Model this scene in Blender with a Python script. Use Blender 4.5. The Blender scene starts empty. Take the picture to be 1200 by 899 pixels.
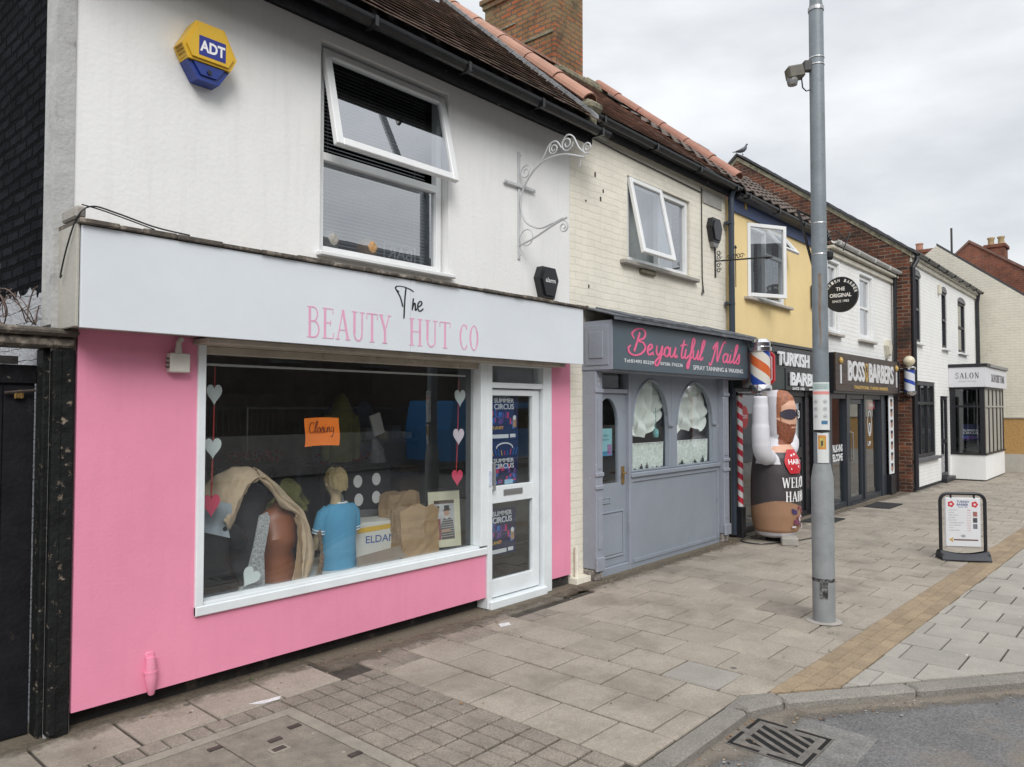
import bpy, bmesh, math, random
from mathutils import Vector, Matrix
R = math.radians
S = bpy.context.scene
COL = S.collection
random.seed(7)

# ------------------------------------------------------------------ camera
cam = bpy.data.cameras.new('camera'); camo = bpy.data.objects.new('camera', cam); COL.objects.link(camo)
cam.sensor_width = 36; cam.lens = 26.1; cam.clip_start = .05; cam.clip_end = 500
camo.location = (0, 0, 1.75)
camo.rotation_euler = (R(90 + 1.876), 0, R(41.42 - 90))
S.camera = camo
# ------------------------------------------------------------------ world, sun, exposure
SUN_EL, SUN_AZ = 40, 232            # azimuth of the direction TOWARDS the sun, from +x
W = bpy.data.worlds.new('World'); S.world = W; W.use_nodes = True
nt = W.node_tree; nt.nodes.clear()
N = nt.nodes.new; L = nt.links.new
out = N('ShaderNodeOutputWorld'); bg = N('ShaderNodeBackground'); L(bg.outputs[0], out.inputs[0])
sky = N('ShaderNodeTexSky'); sky.sky_type = 'NISHITA'; sky.sun_disc = False
sky.sun_elevation = R(SUN_EL); sky.sun_rotation = R(90 - SUN_AZ); sky.air_density = 1.2; sky.dust_density = 3
tc = N('ShaderNodeTexCoord'); sep = N('ShaderNodeSeparateXYZ'); L(tc.outputs['Generated'], sep.inputs[0])
mp = N('ShaderNodeMapping'); mp.inputs['Scale'].default_value = (1, 1, 2.6); L(tc.outputs['Generated'], mp.inputs[0])
n1 = N('ShaderNodeTexNoise'); n1.inputs['Scale'].default_value = 2.6; n1.inputs['Detail'].default_value = 7; n1.inputs['Roughness'].default_value = .52
L(mp.outputs[0], n1.inputs[0])
cr = N('ShaderNodeValToRGB'); L(n1.outputs[0], cr.inputs[0])
cr.color_ramp.elements[0].position = .34; cr.color_ramp.elements[0].color = (4.9, 5.1, 5.4, 1)
cr.color_ramp.elements[1].position = .66; cr.color_ramp.elements[1].color = (7.6, 7.7, 7.75, 1)
# an overcast sky is brighter overhead than at the horizon
zr = N('ShaderNodeMapRange'); L(sep.outputs[2], zr.inputs[0])
zr.inputs[1].default_value = .45; zr.inputs[2].default_value = 1.0; zr.inputs[3].default_value = 1.0; zr.inputs[4].default_value = 2.2
mul = N('ShaderNodeVectorMath'); mul.operation = 'SCALE'; L(cr.outputs[0], mul.inputs[0]); L(zr.outputs[0], mul.inputs['Scale'])
mx = N('ShaderNodeMix'); mx.data_type = 'RGBA'; mx.inputs[0].default_value = .88
L(sky.outputs[0], mx.inputs[6]); L(mul.outputs[0], mx.inputs[7]); L(mx.outputs[2], bg.inputs[0])
bg.inputs[1].default_value = .1
sl = bpy.data.lights.new('sun', 'SUN'); sl.energy = 1.5; sl.angle = R(28); sl.color = (1, .985, .965)
so = bpy.data.objects.new('sun', sl); COL.objects.link(so)
d = Vector((math.cos(R(SUN_AZ)) * math.cos(R(SUN_EL)), math.sin(R(SUN_AZ)) * math.cos(R(SUN_EL)), math.sin(R(SUN_EL))))
so.rotation_euler = d.to_track_quat('Z', 'Y').to_euler()
S.view_settings.view_transform = 'Standard'; S.view_settings.look = 'None'
S.view_settings.exposure = 0.5; S.view_settings.gamma = 1
S.cycles.max_bounces = 8; S.cycles.transparent_max_bounces = 12; S.cycles.use_denoising = True

# ------------------------------------------------------------------ materials
MT = {}
def srgb(h):
    c = [int(h[i:i+2], 16) / 255 for i in (0, 2, 4)]
    return tuple((x / 12.92 if x <= .04045 else ((x + .055) / 1.055) ** 2.4) for x in c)
def mat(name, col=(.5, .5, .5), rough=.7, var=.12, vs=3, bump=.0, bs=60, metal=0, dirt=None, island=0, emit=0, spots=None, spec=.5, streak=0, grain=0, gs=160):
    """painted / plain surface: colour wanders with two noises, optional dirt patches, streaks and a fine bump"""
    if name in MT: return MT[name]
    if isinstance(col, str): col = srgb(col)
    m = bpy.data.materials.new(name); MT[name] = m; m.use_nodes = True
    t = m.node_tree; n = t.nodes; l = t.links.new; p = n['Principled BSDF']
    p.inputs['Roughness'].default_value = rough; p.inputs['Metallic'].default_value = metal
    p.inputs['Specular IOR Level'].default_value = spec
    tc = n.new('ShaderNodeTexCoord'); co = tc.outputs['Object']
    a = n.new('ShaderNodeTexNoise'); a.inputs['Scale'].default_value = vs; a.inputs['Detail'].default_value = 6; a.inputs['Roughness'].default_value = .65; l(co, a.inputs[0])
    mr = n.new('ShaderNodeMapRange'); l(a.outputs[0], mr.inputs[0]); mr.inputs[1].default_value = .3; mr.inputs[2].default_value = .7
    mr.inputs[3].default_value = 1 - var; mr.inputs[4].default_value = 1 + var
    v = n.new('ShaderNodeVectorMath'); v.operation = 'SCALE'; v.inputs[0].default_value = col[:3]; l(mr.outputs[0], v.inputs['Scale'])
    cur = v.outputs[0]
    if grain:
        gn = n.new('ShaderNodeTexNoise'); gn.inputs['Scale'].default_value = gs; gn.inputs['Detail'].default_value = 3; gn.inputs['Roughness'].default_value = .8; l(co, gn.inputs[0])
        gr = n.new('ShaderNodeMapRange'); l(gn.outputs[0], gr.inputs[0]); gr.inputs[1].default_value = .32; gr.inputs[2].default_value = .68; gr.inputs[3].default_value = 1 - grain; gr.inputs[4].default_value = 1 + grain
        gw = n.new('ShaderNodeVectorMath'); gw.operation = 'SCALE'; l(cur, gw.inputs[0]); l(gr.outputs[0], gw.inputs['Scale']); cur = gw.outputs[0]
    if island:
        g = n.new('ShaderNodeNewGeometry'); ir = n.new('ShaderNodeMapRange'); l(g.outputs['Random Per Island'], ir.inputs[0])
        ir.inputs[3].default_value = 1 - island; ir.inputs[4].default_value = 1 + island
        w = n.new('ShaderNodeVectorMath'); w.operation = 'SCALE'; l(cur, w.inputs[0]); l(ir.outputs[0], w.inputs['Scale']); cur = w.outputs[0]
    def patch(cur, dcol, scale, lo, hi, stretch=(1, 1, 1), amt=1.0):
        mp = n.new('ShaderNodeMapping'); mp.inputs['Scale'].default_value = stretch; l(co, mp.inputs[0])
        q = n.new('ShaderNodeTexNoise'); q.inputs['Scale'].default_value = scale; q.inputs['Detail'].default_value = 8; q.inputs['Roughness'].default_value = .7; l(mp.outputs[0], q.inputs[0])
        r = n.new('ShaderNodeMapRange'); l(q.outputs[0], r.inputs[0]); r.inputs[1].default_value = lo; r.inputs[2].default_value = hi; r.inputs[4].default_value = amt
        x = n.new('ShaderNodeMix'); x.data_type = 'RGBA'; l(r.outputs[0], x.inputs[0]); l(cur, x.inputs[6]); x.inputs[7].default_value = (*dcol, 1)
        return x.outputs[2]
    if dirt: cur = patch(cur, *dirt)
    if streak: cur = patch(cur, tuple(c * .55 for c in col[:3]), 2.2, .5, .8, (6, 6, .45), streak)
    if spots:                                     # small round marks (chewing gum, bird lime)
        for (sc, rad, scol, seed) in spots:
            vo = n.new('ShaderNodeTexVoronoi'); vo.inputs['Scale'].default_value = sc; mp = n.new('ShaderNodeMapping'); mp.inputs['Location'].default_value = (seed, seed * 2, 0)
            l(co, mp.inputs[0]); l(mp.outputs[0], vo.inputs[0])
            r = n.new('ShaderNodeMapRange'); l(vo.outputs['Distance'], r.inputs[0]); r.inputs[1].default_value = rad; r.inputs[2].default_value = rad * .8; r.inputs[4].default_value = .75
            x = n.new('ShaderNodeMix'); x.data_type = 'RGBA'; l(r.outputs[0], x.inputs[0]); l(cur, x.inputs[6]); x.inputs[7].default_value = (*scol, 1); cur = x.outputs[2]
    l(cur, p.inputs['Base Color'])
    if emit: l(cur, p.inputs['Emission Color']); p.inputs['Emission Strength'].default_value = emit
    if bump:
        b = n.new('ShaderNodeTexNoise'); b.inputs['Scale'].default_value = bs; b.inputs['Detail'].default_value = 5; l(co, b.inputs[0])
        bp = n.new('ShaderNodeBump'); bp.inputs['Strength'].default_value = bump; bp.inputs['Distance'].default_value = .01; l(b.outputs[0], bp.inputs['Height']); l(bp.outputs[0], p.inputs['Normal'])
    return m
def brick(name, c1, c2, mortar, rough=.9, bump=.6, var=.25, msize=.011, painted=False, mask=None, dirt=None, bias=0, vs=2.5):
    """brickwork for upright walls; painted=True keeps one paint colour and lets only the relief show the bond"""
    if name in MT: return MT[name]
    m = bpy.data.materials.new(name); MT[name] = m; m.use_nodes = True
    t = m.node_tree; n = t.nodes; l = t.links.new; p = n['Principled BSDF']; p.inputs['Roughness'].default_value = rough
    p.inputs['Specular IOR Level'].default_value = .12
    g = n.new('ShaderNodeNewGeometry'); s = n.new('ShaderNodeSeparateXYZ'); l(g.outputs['Position'], s.inputs[0])
    wob = n.new('ShaderNodeTexNoise'); wob.inputs['Scale'].default_value = 5; l(g.outputs['Position'], wob.inputs[0])
    wm = n.new('ShaderNodeMath'); wm.operation = 'MULTIPLY_ADD'; l(wob.outputs[0], wm.inputs[0]); wm.inputs[1].default_value = .034; l(s.outputs[2], wm.inputs[2])
    ad = n.new('ShaderNodeMath'); ad.operation = 'ADD'; l(s.outputs[0], ad.inputs[0]); l(s.outputs[1], ad.inputs[1])
    c = n.new('ShaderNodeCombineXYZ'); l(ad.outputs[0], c.inputs[0]); l(wm.outputs[0], c.inputs[1])
    b = n.new('ShaderNodeTexBrick'); l(c.outputs[0], b.inputs[0]); b.inputs['Scale'].default_value = 1
    b.inputs['Brick Width'].default_value = .225; b.inputs['Row Height'].default_value = .075; b.inputs['Mortar Size'].default_value = msize
    b.inputs['Mortar Smooth'].default_value = .25; b.inputs['Bias'].default_value = bias
    b.inputs['Color1'].default_value = (*c1, 1); b.inputs['Color2'].default_value = (*c2, 1); b.inputs['Mortar'].default_value = (*mortar, 1)
    a = n.new('ShaderNodeTexNoise'); a.inputs['Scale'].default_value = vs; a.inputs['Detail'].default_value = 8; a.inputs['Roughness'].default_value = .7; l(g.outputs['Position'], a.inputs[0])
    mr = n.new('ShaderNodeMapRange'); l(a.outputs[0], mr.inputs[0]); mr.inputs[1].default_value = .3; mr.inputs[2].default_value = .7; mr.inputs[3].default_value = 1 - var; mr.inputs[4].default_value = 1 + var
    v = n.new('ShaderNodeVectorMath'); v.operation = 'SCALE'; l(b.outputs[0], v.inputs[0]); l(mr.outputs[0], v.inputs['Scale'])
    cur = v.outputs[0]
    if dirt:
        for (dcol, scale, lo, hi, st) in dirt:
            mp = n.new('ShaderNodeMapping'); mp.inputs['Scale'].default_value = st; l(g.outputs['Position'], mp.inputs[0])
            q = n.new('ShaderNodeTexNoise'); q.inputs['Scale'].default_value = scale; q.inputs['Detail'].default_value = 8; q.inputs['Roughness'].default_value = .75; l(mp.outputs[0], q.inputs[0])
            r = n.new('ShaderNodeMapRange'); l(q.outputs[0], r.inputs[0]); r.inputs[1].default_value = lo; r.inputs[2].default_value = hi
            x = n.new('ShaderNodeMix'); x.data_type = 'RGBA'; l(r.outputs[0], x.inputs[0]); l(cur, x.inputs[6]); x.inputs[7].default_value = (*dcol, 1); cur = x.outputs[2]
    if mask:                                      # ragged paint edge: the pale coat shows at y<y0 (corner), z<z0, and y>y1 & z<z1
        y0, z0, y1, z1, pc = mask
        def th(sock, val, inv):
            q = n.new('ShaderNodeTexNoise'); q.inputs['Scale'].default_value = 9; q.inputs['Detail'].default_value = 6; l(g.outputs['Position'], q.inputs[0])
            k = n.new('ShaderNodeMath'); k.operation = 'MULTIPLY_ADD'; l(q.outputs[0], k.inputs[0]); k.inputs[1].default_value = .22; l(sock, k.inputs[2])
            r = n.new('ShaderNodeMath'); r.operation = 'LESS_THAN' if not inv else 'GREATER_THAN'; l(k.outputs[0], r.inputs[0]); r.inputs[1].default_value = val + .11; return r.outputs[0]
        def two(op, a_, b_):
            k = n.new('ShaderNodeMath'); k.operation = op; l(a_, k.inputs[0]); l(b_, k.inputs[1]); return k.outputs[0]
        f = two('MAXIMUM', two('MAXIMUM', th(s.outputs[1], y0, 0), th(s.outputs[2], z0, 0)), two('MULTIPLY', th(s.outputs[1], y1, 1), th(s.outputs[2], z1, 0)))
        x = n.new('ShaderNodeMix'); x.data_type = 'RGBA'; l(f, x.inputs[0]); l(cur, x.inputs[6]); x.inputs[7].default_value = (*pc, 1); cur = x.outputs[2]
    l(cur, p.inputs['Base Color'])
    inv = n.new('ShaderNodeMath'); inv.operation = 'SUBTRACT'; inv.inputs[0].default_value = 1; l(b.outputs['Fac'], inv.inputs[1])
    fn = n.new('ShaderNodeTexNoise'); fn.inputs['Scale'].default_value = 45; fn.inputs['Detail'].default_value = 6; l(g.outputs['Position'], fn.inputs[0])
    hs = n.new('ShaderNodeMath'); hs.operation = 'MULTIPLY_ADD'; l(fn.outputs[0], hs.inputs[0]); hs.inputs[1].default_value = .5; l(inv.outputs[0], hs.inputs[2])
    bp = n.new('ShaderNodeBump'); bp.inputs['Strength'].default_value = bump; bp.inputs['Distance'].default_value = .012; l(hs.outputs[0], bp.inputs['Height']); l(bp.outputs[0], p.inputs['Normal'])
    if name.startswith('black'): p.inputs['Specular IOR Level'].default_value = .04; bp.inputs['Distance'].default_value = .03
    return m
def glass(name, tint=(.8, .83, .82), base=.09, rough=.0):
    if name in MT: return MT[name]
    m = bpy.data.materials.new(name); MT[name] = m; m.use_nodes = True
    t = m.node_tree; n = t.nodes; l = t.links.new; n.clear()
    o = n.new('ShaderNodeOutputMaterial'); mxs = n.new('ShaderNodeMixShader'); tr = n.new('ShaderNodeBsdfTransparent'); gl = n.new('ShaderNodeBsdfGlossy')
    tr.inputs[0].default_value = (*tint, 1); gl.inputs['Roughness'].default_value = rough; gl.inputs[0].default_value = (.95, .97, 1, 1)
    lw = n.new('ShaderNodeLayerWeight'); pw = n.new('ShaderNodeMath'); pw.operation = 'POWER'; l(lw.outputs['Facing'], pw.inputs[0]); pw.inputs[1].default_value = 4.0
    fr = n.new('ShaderNodeMath'); fr.operation = 'MULTIPLY_ADD'; l(pw.outputs[0], fr.inputs[0]); fr.inputs[1].default_value = .9; fr.inputs[2].default_value = .05
    lw.inputs[0].default_value = .5
    ad = n.new('ShaderNodeMath'); ad.operation = 'ADD'; ad.use_clamp = True; l(fr.outputs[0], ad.inputs[0]); ad.inputs[1].default_value = base
    tcn = n.new('ShaderNodeTexCoord'); ns = n.new('ShaderNodeTexNoise'); ns.inputs['Scale'].default_value = 1.3; l(tcn.outputs['Object'], ns.inputs[0])
    bp = n.new('ShaderNodeBump'); bp.inputs['Strength'].default_value = .05; bp.inputs['Distance'].default_value = .01; l(ns.outputs[0], bp.inputs['Height']); l(bp.outputs[0], gl.inputs['Normal'])
    l(ad.outputs[0], mxs.inputs[0]); l(tr.outputs[0], mxs.inputs[1]); l(gl.outputs[0], mxs.inputs[2]); l(mxs.outputs[0], o.inputs[0])
    return m
# ------------------------------------------------------------------ mesh builder
ORG = {}
def fade_sheet(name, A, B, z, m):
    """thin film of dirt, dense along A and thinning out to nothing along B"""
    k = len(A); me = bpy.data.meshes.new(name); vs = []
    for t in (0, .34, .67, 1): vs += [(A[i][0]*(1-t) + B[i][0]*t, A[i][1]*(1-t) + B[i][1]*t, z) for i in range(k)]
    fs = [(r*k + i, r*k + i + 1, (r+1)*k + i + 1, (r+1)*k + i) for r in range(3) for i in range(k-1)]
    me.from_pydata(vs, [], fs); ca = me.color_attributes.new('fade', 'FLOAT_COLOR', 'POINT')
    for r, f in enumerate((1, .67, .34, 0)):
        for i in range(k): ca.data[r*k + i].color = (f, f, f, 1)
    me.materials.append(m); o = bpy.data.objects.new(name, me); COL.objects.link(o); ORG[o.name] = Vector(); return o
def film_mat(name, c1, c2, edge=.5):
    m = bpy.data.materials.new(name); MT[name] = m; m.use_nodes = True; t = m.node_tree; n = t.nodes; l = t.links.new; p = n['Principled BSDF']; p.inputs['Roughness'].default_value = 1
    g = n.new('ShaderNodeNewGeometry'); a = n.new('ShaderNodeTexNoise'); a.inputs['Scale'].default_value = 55; a.inputs['Detail'].default_value = 6; l(g.outputs['Position'], a.inputs[0])
    x = n.new('ShaderNodeMix'); x.data_type = 'RGBA'; l(a.outputs[0], x.inputs[0]); x.inputs[6].default_value = (*c1, 1); x.inputs[7].default_value = (*c2, 1); l(x.outputs[2], p.inputs['Base Color'])
    q = n.new('ShaderNodeTexNoise'); q.inputs['Scale'].default_value = 7; q.inputs['Detail'].default_value = 9; q.inputs['Roughness'].default_value = .75; l(g.outputs['Position'], q.inputs[0])
    va = n.new('ShaderNodeVertexColor'); va.layer_name = 'fade'; ad = n.new('ShaderNodeMath'); ad.operation = 'MULTIPLY_ADD'; l(q.outputs[0], ad.inputs[0]); ad.inputs[1].default_value = 1.1; l(va.outputs[0], ad.inputs[2])
    r = n.new('ShaderNodeMapRange'); l(ad.outputs[0], r.inputs[0]); r.inputs[1].default_value = .62 + edge*.4; r.inputs[2].default_value = 1.0 + edge*.4; l(r.outputs[0], p.inputs['Alpha'])
    return m
class MB:
    def __init__(s): s.v = []; s.f = []; s.m = []; s.mats = []
    def mi(s, m):
        if m is None: return 0
        if m not in s.mats: s.mats.append(m)
        return s.mats.index(m)
    def add(s, vs, fs, m=None, T=None):
        k = len(s.v)
        for p in vs:
            p = Vector(p)
            s.v.append(T @ p if T else p)
        i = s.mi(m)
        for f in fs: s.f.append([k + j for j in f]); s.m.append(i)
        return s
    def box(s, x0, x1, y0, y1, z0, z1, m=None, T=None, c=0):
        if x0 > x1: x0, x1 = x1, x0
        if y0 > y1: y0, y1 = y1, y0
        if z0 > z1: z0, z1 = z1, z0
        if c:                                     # chamfered box
            c = min(c, (x1-x0)*.45, (y1-y0)*.45, (z1-z0)*.45)
            vs = []; idx = {}
            for ax in range(3):
                for sx in (0, 1):
                    for sy in (0, 1):
                        for sz in (0, 1):
                            q = [(x0, x1)[sx], (y0, y1)[sy], (z0, z1)[sz]]; sg = [1 if k == 0 else -1 for k in (sx, sy, sz)]
                            for a in range(3):
                                if a != ax: q[a] += c * sg[a]
                            idx[ax, sx, sy, sz] = len(vs); vs.append(q)
            fs = []
            for sd in (0, 1):
                fs.append([idx[0, sd, a, b] for a, b in ((0, 0), (0, 1), (1, 1), (1, 0))])
                fs.append([idx[1, a, sd, b] for a, b in ((0, 0), (1, 0), (1, 1), (0, 1))])
                fs.append([idx[2, a, b, sd] for a, b in ((0, 0), (0, 1), (1, 1), (1, 0))])
            for a in (0, 1):
                for b in (0, 1):
                    fs.append([idx[0, a, b, 0], idx[0, a, b, 1], idx[1, a, b, 1], idx[1, a, b, 0]])
                    fs.append([idx[0, a, 0, b], idx[0, a, 1, b], idx[2, a, 1, b], idx[2, a, 0, b]])
                    fs.append([idx[1, 0, a, b], idx[1, 1, a, b], idx[2, 1, a, b], idx[2, 0, a, b]])
                    for d_ in (0, 1): fs.append([idx[0, a, b, d_], idx[1, a, b, d_], idx[2, a, b, d_]])
            return s.add(vs, fs, m, T)
        vs = [(x0, y0, z0), (x1, y0, z0), (x1, y1, z0), (x0, y1, z0), (x0, y0, z1), (x1, y0, z1), (x1, y1, z1), (x0, y1, z1)]
        return s.add(vs, [(0, 3, 2, 1), (4, 5, 6, 7), (0, 1, 5, 4), (1, 2, 6, 5), (2, 3, 7, 6), (3, 0, 4, 7)], m, T)
    def quad(s, a, b, c, d, m=None, T=None): return s.add([a, b, c, d], [(0, 1, 2, 3)], m, T)
    def prism(s, pts, o, u, v, n, d0, d1, m=None):
        """polygon pts (2-d) on the plane o+u*a+v*b, pushed from d0 to d1 along n"""
        o, u, v, n = map(Vector, (o, u, v, n)); k = len(pts)
        vs = [o + u * a + v * b + n * d0 for a, b in pts] + [o + u * a + v * b + n * d1 for a, b in pts]
        fs = [list(range(k))[::-1], list(range(k, 2 * k))] + [(i, (i + 1) % k, k + (i + 1) % k, k + i) for i in range(k)]
        return s.add(vs, fs, m)
    def tube(s, pts, r, m=None, seg=8, cap=True, closed=False):
        pts = [Vector(p) for p in pts]; n = len(pts); rr = r if isinstance(r, (list, tuple)) else [r] * n
        vs = []; fs = []; prev = None
        for i, p in enumerate(pts):
            if closed: t = pts[(i + 1) % n] - pts[i - 1]
            else: t = pts[min(i + 1, n - 1)] - pts[max(i - 1, 0)]
            t = t.normalized() if t.length > 1e-9 else Vector((0, 0, 1))
            if prev is None:
                a = Vector((0, 0, 1)) if abs(t.z) < .9 else Vector((1, 0, 0)); x = t.cross(a).normalized()
            else: x = (prev - t * prev.dot(t)); x = x.normalized() if x.length > 1e-6 else t.orthogonal().normalized()
            prev = x; y = t.cross(x)
            for j in range(seg):
                a = 2 * math.pi * j / seg; vs.append(p + (x * math.cos(a) + y * math.sin(a)) * rr[i])
        m_ = n if closed else n - 1
        for i in range(m_):
            for j in range(seg):
                a = i * seg + j; b = i * seg + (j + 1) % seg; c = ((i + 1) % n) * seg + (j + 1) % seg; d = ((i + 1) % n) * seg + j
                fs.append((a, b, c, d))
        if cap and not closed: fs.append(list(range(seg))[::-1]); fs.append(list(range((n - 1) * seg, n * seg)))
        return s.add(vs, fs, m)
    def lathe(s, prof, c, m=None, seg=24, T=None, ax='z'):
        vs = []; fs = []
        for r, z in prof:
            for j in range(seg):
                a = 2 * math.pi * j / seg
                q = (r * math.cos(a), r * math.sin(a), z) if ax == 'z' else ((r * math.cos(a), z, r * math.sin(a)) if ax == 'y' else (z, r * math.cos(a), r * math.sin(a)))
                vs.append((c[0] + q[0], c[1] + q[1], c[2] + q[2]))
        k = len(prof)
        for i in range(k - 1):
            for j in range(seg): fs.append((i * seg + j, i * seg + (j + 1) % seg, (i + 1) * seg + (j + 1) % seg, (i + 1) * seg + j))
        fs.append(list(range(seg))[::-1]); fs.append(list(range((k - 1) * seg, k * seg)))
        return s.add(vs, fs, m, T)
    def loft(s, rings, m=None, seg=20, T=None):
        """rings: (cx,cy,cz,rx,ry) horizontal ellipses"""
        vs = []; fs = []
        for (cx, cy, cz, rx, ry) in rings:
            for j in range(seg):
                a = 2 * math.pi * j / seg; vs.append((cx + rx * math.cos(a), cy + ry * math.sin(a), cz))
        k = len(rings)
        for i in range(k - 1):
            for j in range(seg): fs.append((i * seg + j, i * seg + (j + 1) % seg, (i + 1) * seg + (j + 1) % seg, (i + 1) * seg + j))
        fs.append(list(range(seg))[::-1]); fs.append(list(range((k - 1) * seg, k * seg)))
        return s.add(vs, fs, m, T)
    def grid(s, fn, nu, nv, m=None):
        vs = [fn(i / nu, j / nv) for j in range(nv + 1) for i in range(nu + 1)]
        fs = [(j * (nu + 1) + i, j * (nu + 1) + i + 1, (j + 1) * (nu + 1) + i + 1, (j + 1) * (nu + 1) + i) for j in range(nv) for i in range(nu)]
        return s.add(vs, fs, m)
    def frame(s, x0, x1, z0, z1, w, y0, y1, m=None, T=None, c=.004):
        s.box(x0, x0 + w, y0, y1, z0, z1, m, T, c); s.box(x1 - w, x1, y0, y1, z0, z1, m, T, c)
        s.box(x0 + w, x1 - w, y0, y1, z0, z0 + w, m, T, c); s.box(x0 + w, x1 - w, y0, y1, z1 - w, z1, m, T, c); return s
    def build(s, name, m=None, parent=None, smooth=False, org=None, **tags):
        me = bpy.data.meshes.new(name)
        if org is None:
            if parent: org = ORG[parent.name]
            elif s.v:
                xs = [p.x for p in s.v]; ys = [p.y for p in s.v]; zs = [p.z for p in s.v]
                org = Vector(((min(xs) + max(xs)) / 2, (min(ys) + max(ys)) / 2, min(zs)))
            else: org = Vector()
        org = Vector(org)
        me.from_pydata([p - org for p in s.v], [], s.f)
        bm = bmesh.new(); bm.from_mesh(me); bmesh.ops.recalc_face_normals(bm, faces=bm.faces) ; bm.to_mesh(me); bm.free()
        mats = list(s.mats)
        if m and not mats: mats = [m]
        for q in mats: me.materials.append(q)
        if len(mats) > 1: me.polygons.foreach_set('material_index', s.m)
        if smooth: me.polygons.foreach_set('use_smooth', [True] * len(me.polygons))
        o = bpy.data.objects.new(name, me); COL.objects.link(o)
        if smooth and smooth != 'full':
            try: me.set_sharp_from_angle(angle=R(40))
            except Exception: pass
        ORG[o.name] = org
        if parent: o.parent = parent
        else: o.location = org
        for k, v in tags.items(): o[k] = v
        return o
def thing(name, loc, label, cat, group=None, rz=0):
    o = bpy.data.objects.new(name, None); COL.objects.link(o); o.location = loc; o.rotation_euler.z = rz; o.empty_display_size = .1
    ORG[o.name] = Vector(loc) if not rz else Vector()
    o['label'] = label; o['category'] = cat
    if group: o['group'] = group
    return o
def local(name, loc, label, cat, group=None, rot=(0, 0, 0)):
    """thing whose parts are modelled in its own local frame"""
    o = thing(name, loc, label, cat, group); o.rotation_euler = rot; ORG[o.name] = Vector(); return o
def copy_tree(o, parent=None):
    c = o.copy(); COL.objects.link(c); c.parent = parent
    for ch in list(o.children): copy_tree(ch, c)
    return c
def struct(o): o['kind'] = 'structure'; return o
def smooth_line(pts, n=6, closed=False):
    P = [Vector(p) for p in pts]; k = len(P); o = []
    rng = range(k) if closed else range(k - 1)
    for i in rng:
        if closed: a, b, c, d = P[i - 1], P[i], P[(i + 1) % k], P[(i + 2) % k]
        else: a, b, c, d = P[max(i - 1, 0)], P[i], P[i + 1], P[min(i + 2, k - 1)]
        for j in range(n):
            t = j / n
            o.append(.5 * ((2 * b) + (c - a) * t + (2 * a - 5 * b + 4 * c - d) * t * t + (3 * b - a - 3 * c + d) * t ** 3))
    if not closed: o.append(P[-1])
    return o
# ------------------------------------------------------------------ lettering
def put_text(mb, s, o, u, v, w, h, mt, bold=0, depth=.004, spacing=1.0, fit=True):
    """built-in font, fitted into a w x h box whose lower left corner is o; front faces along u x v"""
    cu = bpy.data.curves.new('t', 'FONT'); cu.body = s; cu.offset = bold; cu.space_character = spacing; cu.resolution_u = 3; cu.extrude = 0
    ob = bpy.data.objects.new('t', cu); me = bpy.data.meshes.new_from_object(ob)
    P = [p.co.copy() for p in me.vertices]; F = [list(p.vertices) for p in me.polygons]
    bpy.data.objects.remove(ob); bpy.data.curves.remove(cu); bpy.data.meshes.remove(me)
    if not P: return
    x0 = min(p.x for p in P); x1 = max(p.x for p in P); y0 = min(p.y for p in P); y1 = max(p.y for p in P)
    sx = w / (x1 - x0); sy = h / (y1 - y0)
    o, u, v = Vector(o), Vector(u), Vector(v); n = u.cross(v)
    fr = [o + u * (p.x - x0) * sx + v * (p.y - y0) * sy + n * depth for p in P]
    mb.add(fr, F, mt)
    if depth > .0015:                              # side walls of the letters
        ed = {}
        for f in F:
            for i in range(len(f)): e = (f[i], f[(i + 1) % len(f)]); ed[e] = 1
        for (a, b) in list(ed):
            if (b, a) not in ed: mb.add([fr[a], fr[b], fr[b] - n * depth, fr[a] - n * depth], [(0, 1, 2, 3)], mt)
def ribbon(mb, pts, w, o, u, v, mt, depth=.003, taper=None):
    o, u, v = Vector(o), Vector(u), Vector(v); n = u.cross(v); k = len(pts); A = []; B = []
    for i in range(k):
        a = Vector(pts[max(i - 1, 0)][:2]); b = Vector(pts[min(i + 1, k - 1)][:2]); t = b - a
        t = t.normalized() if t.length > 1e-9 else Vector((1, 0)); q = Vector((-t.y, t.x)) * (w if not taper else w * taper(i / (k - 1), t)) / 2
        p = Vector(pts[i][:2]); A.append(p + q); B.append(p - q)
    vs = [o + u * p.x + v * p.y + n * (depth + i * 3e-5) for i, p in enumerate(A)] + [o + u * p.x + v * p.y + n * (depth + i * 3e-5) for i, p in enumerate(B)]
    vs += [p - n * depth * .9 for p in vs]
    fs = [(i, k + i, k + i + 1, i + 1) for i in range(k - 1)]
    fs += [(2 * k + i, i, i + 1, 2 * k + i + 1) for i in range(k - 1)] + [(k + i, 3 * k + i, 3 * k + i + 1, k + i + 1) for i in range(k - 1)]
    mb.add(vs, fs, mt)
def arc(cx, cy, rx, ry, a0, a1, n=10): return [(cx + rx * math.cos(R(a0 + (a1 - a0) * i / n)), cy + ry * math.sin(R(a0 + (a1 - a0) * i / n))) for i in range(n + 1)]
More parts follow.
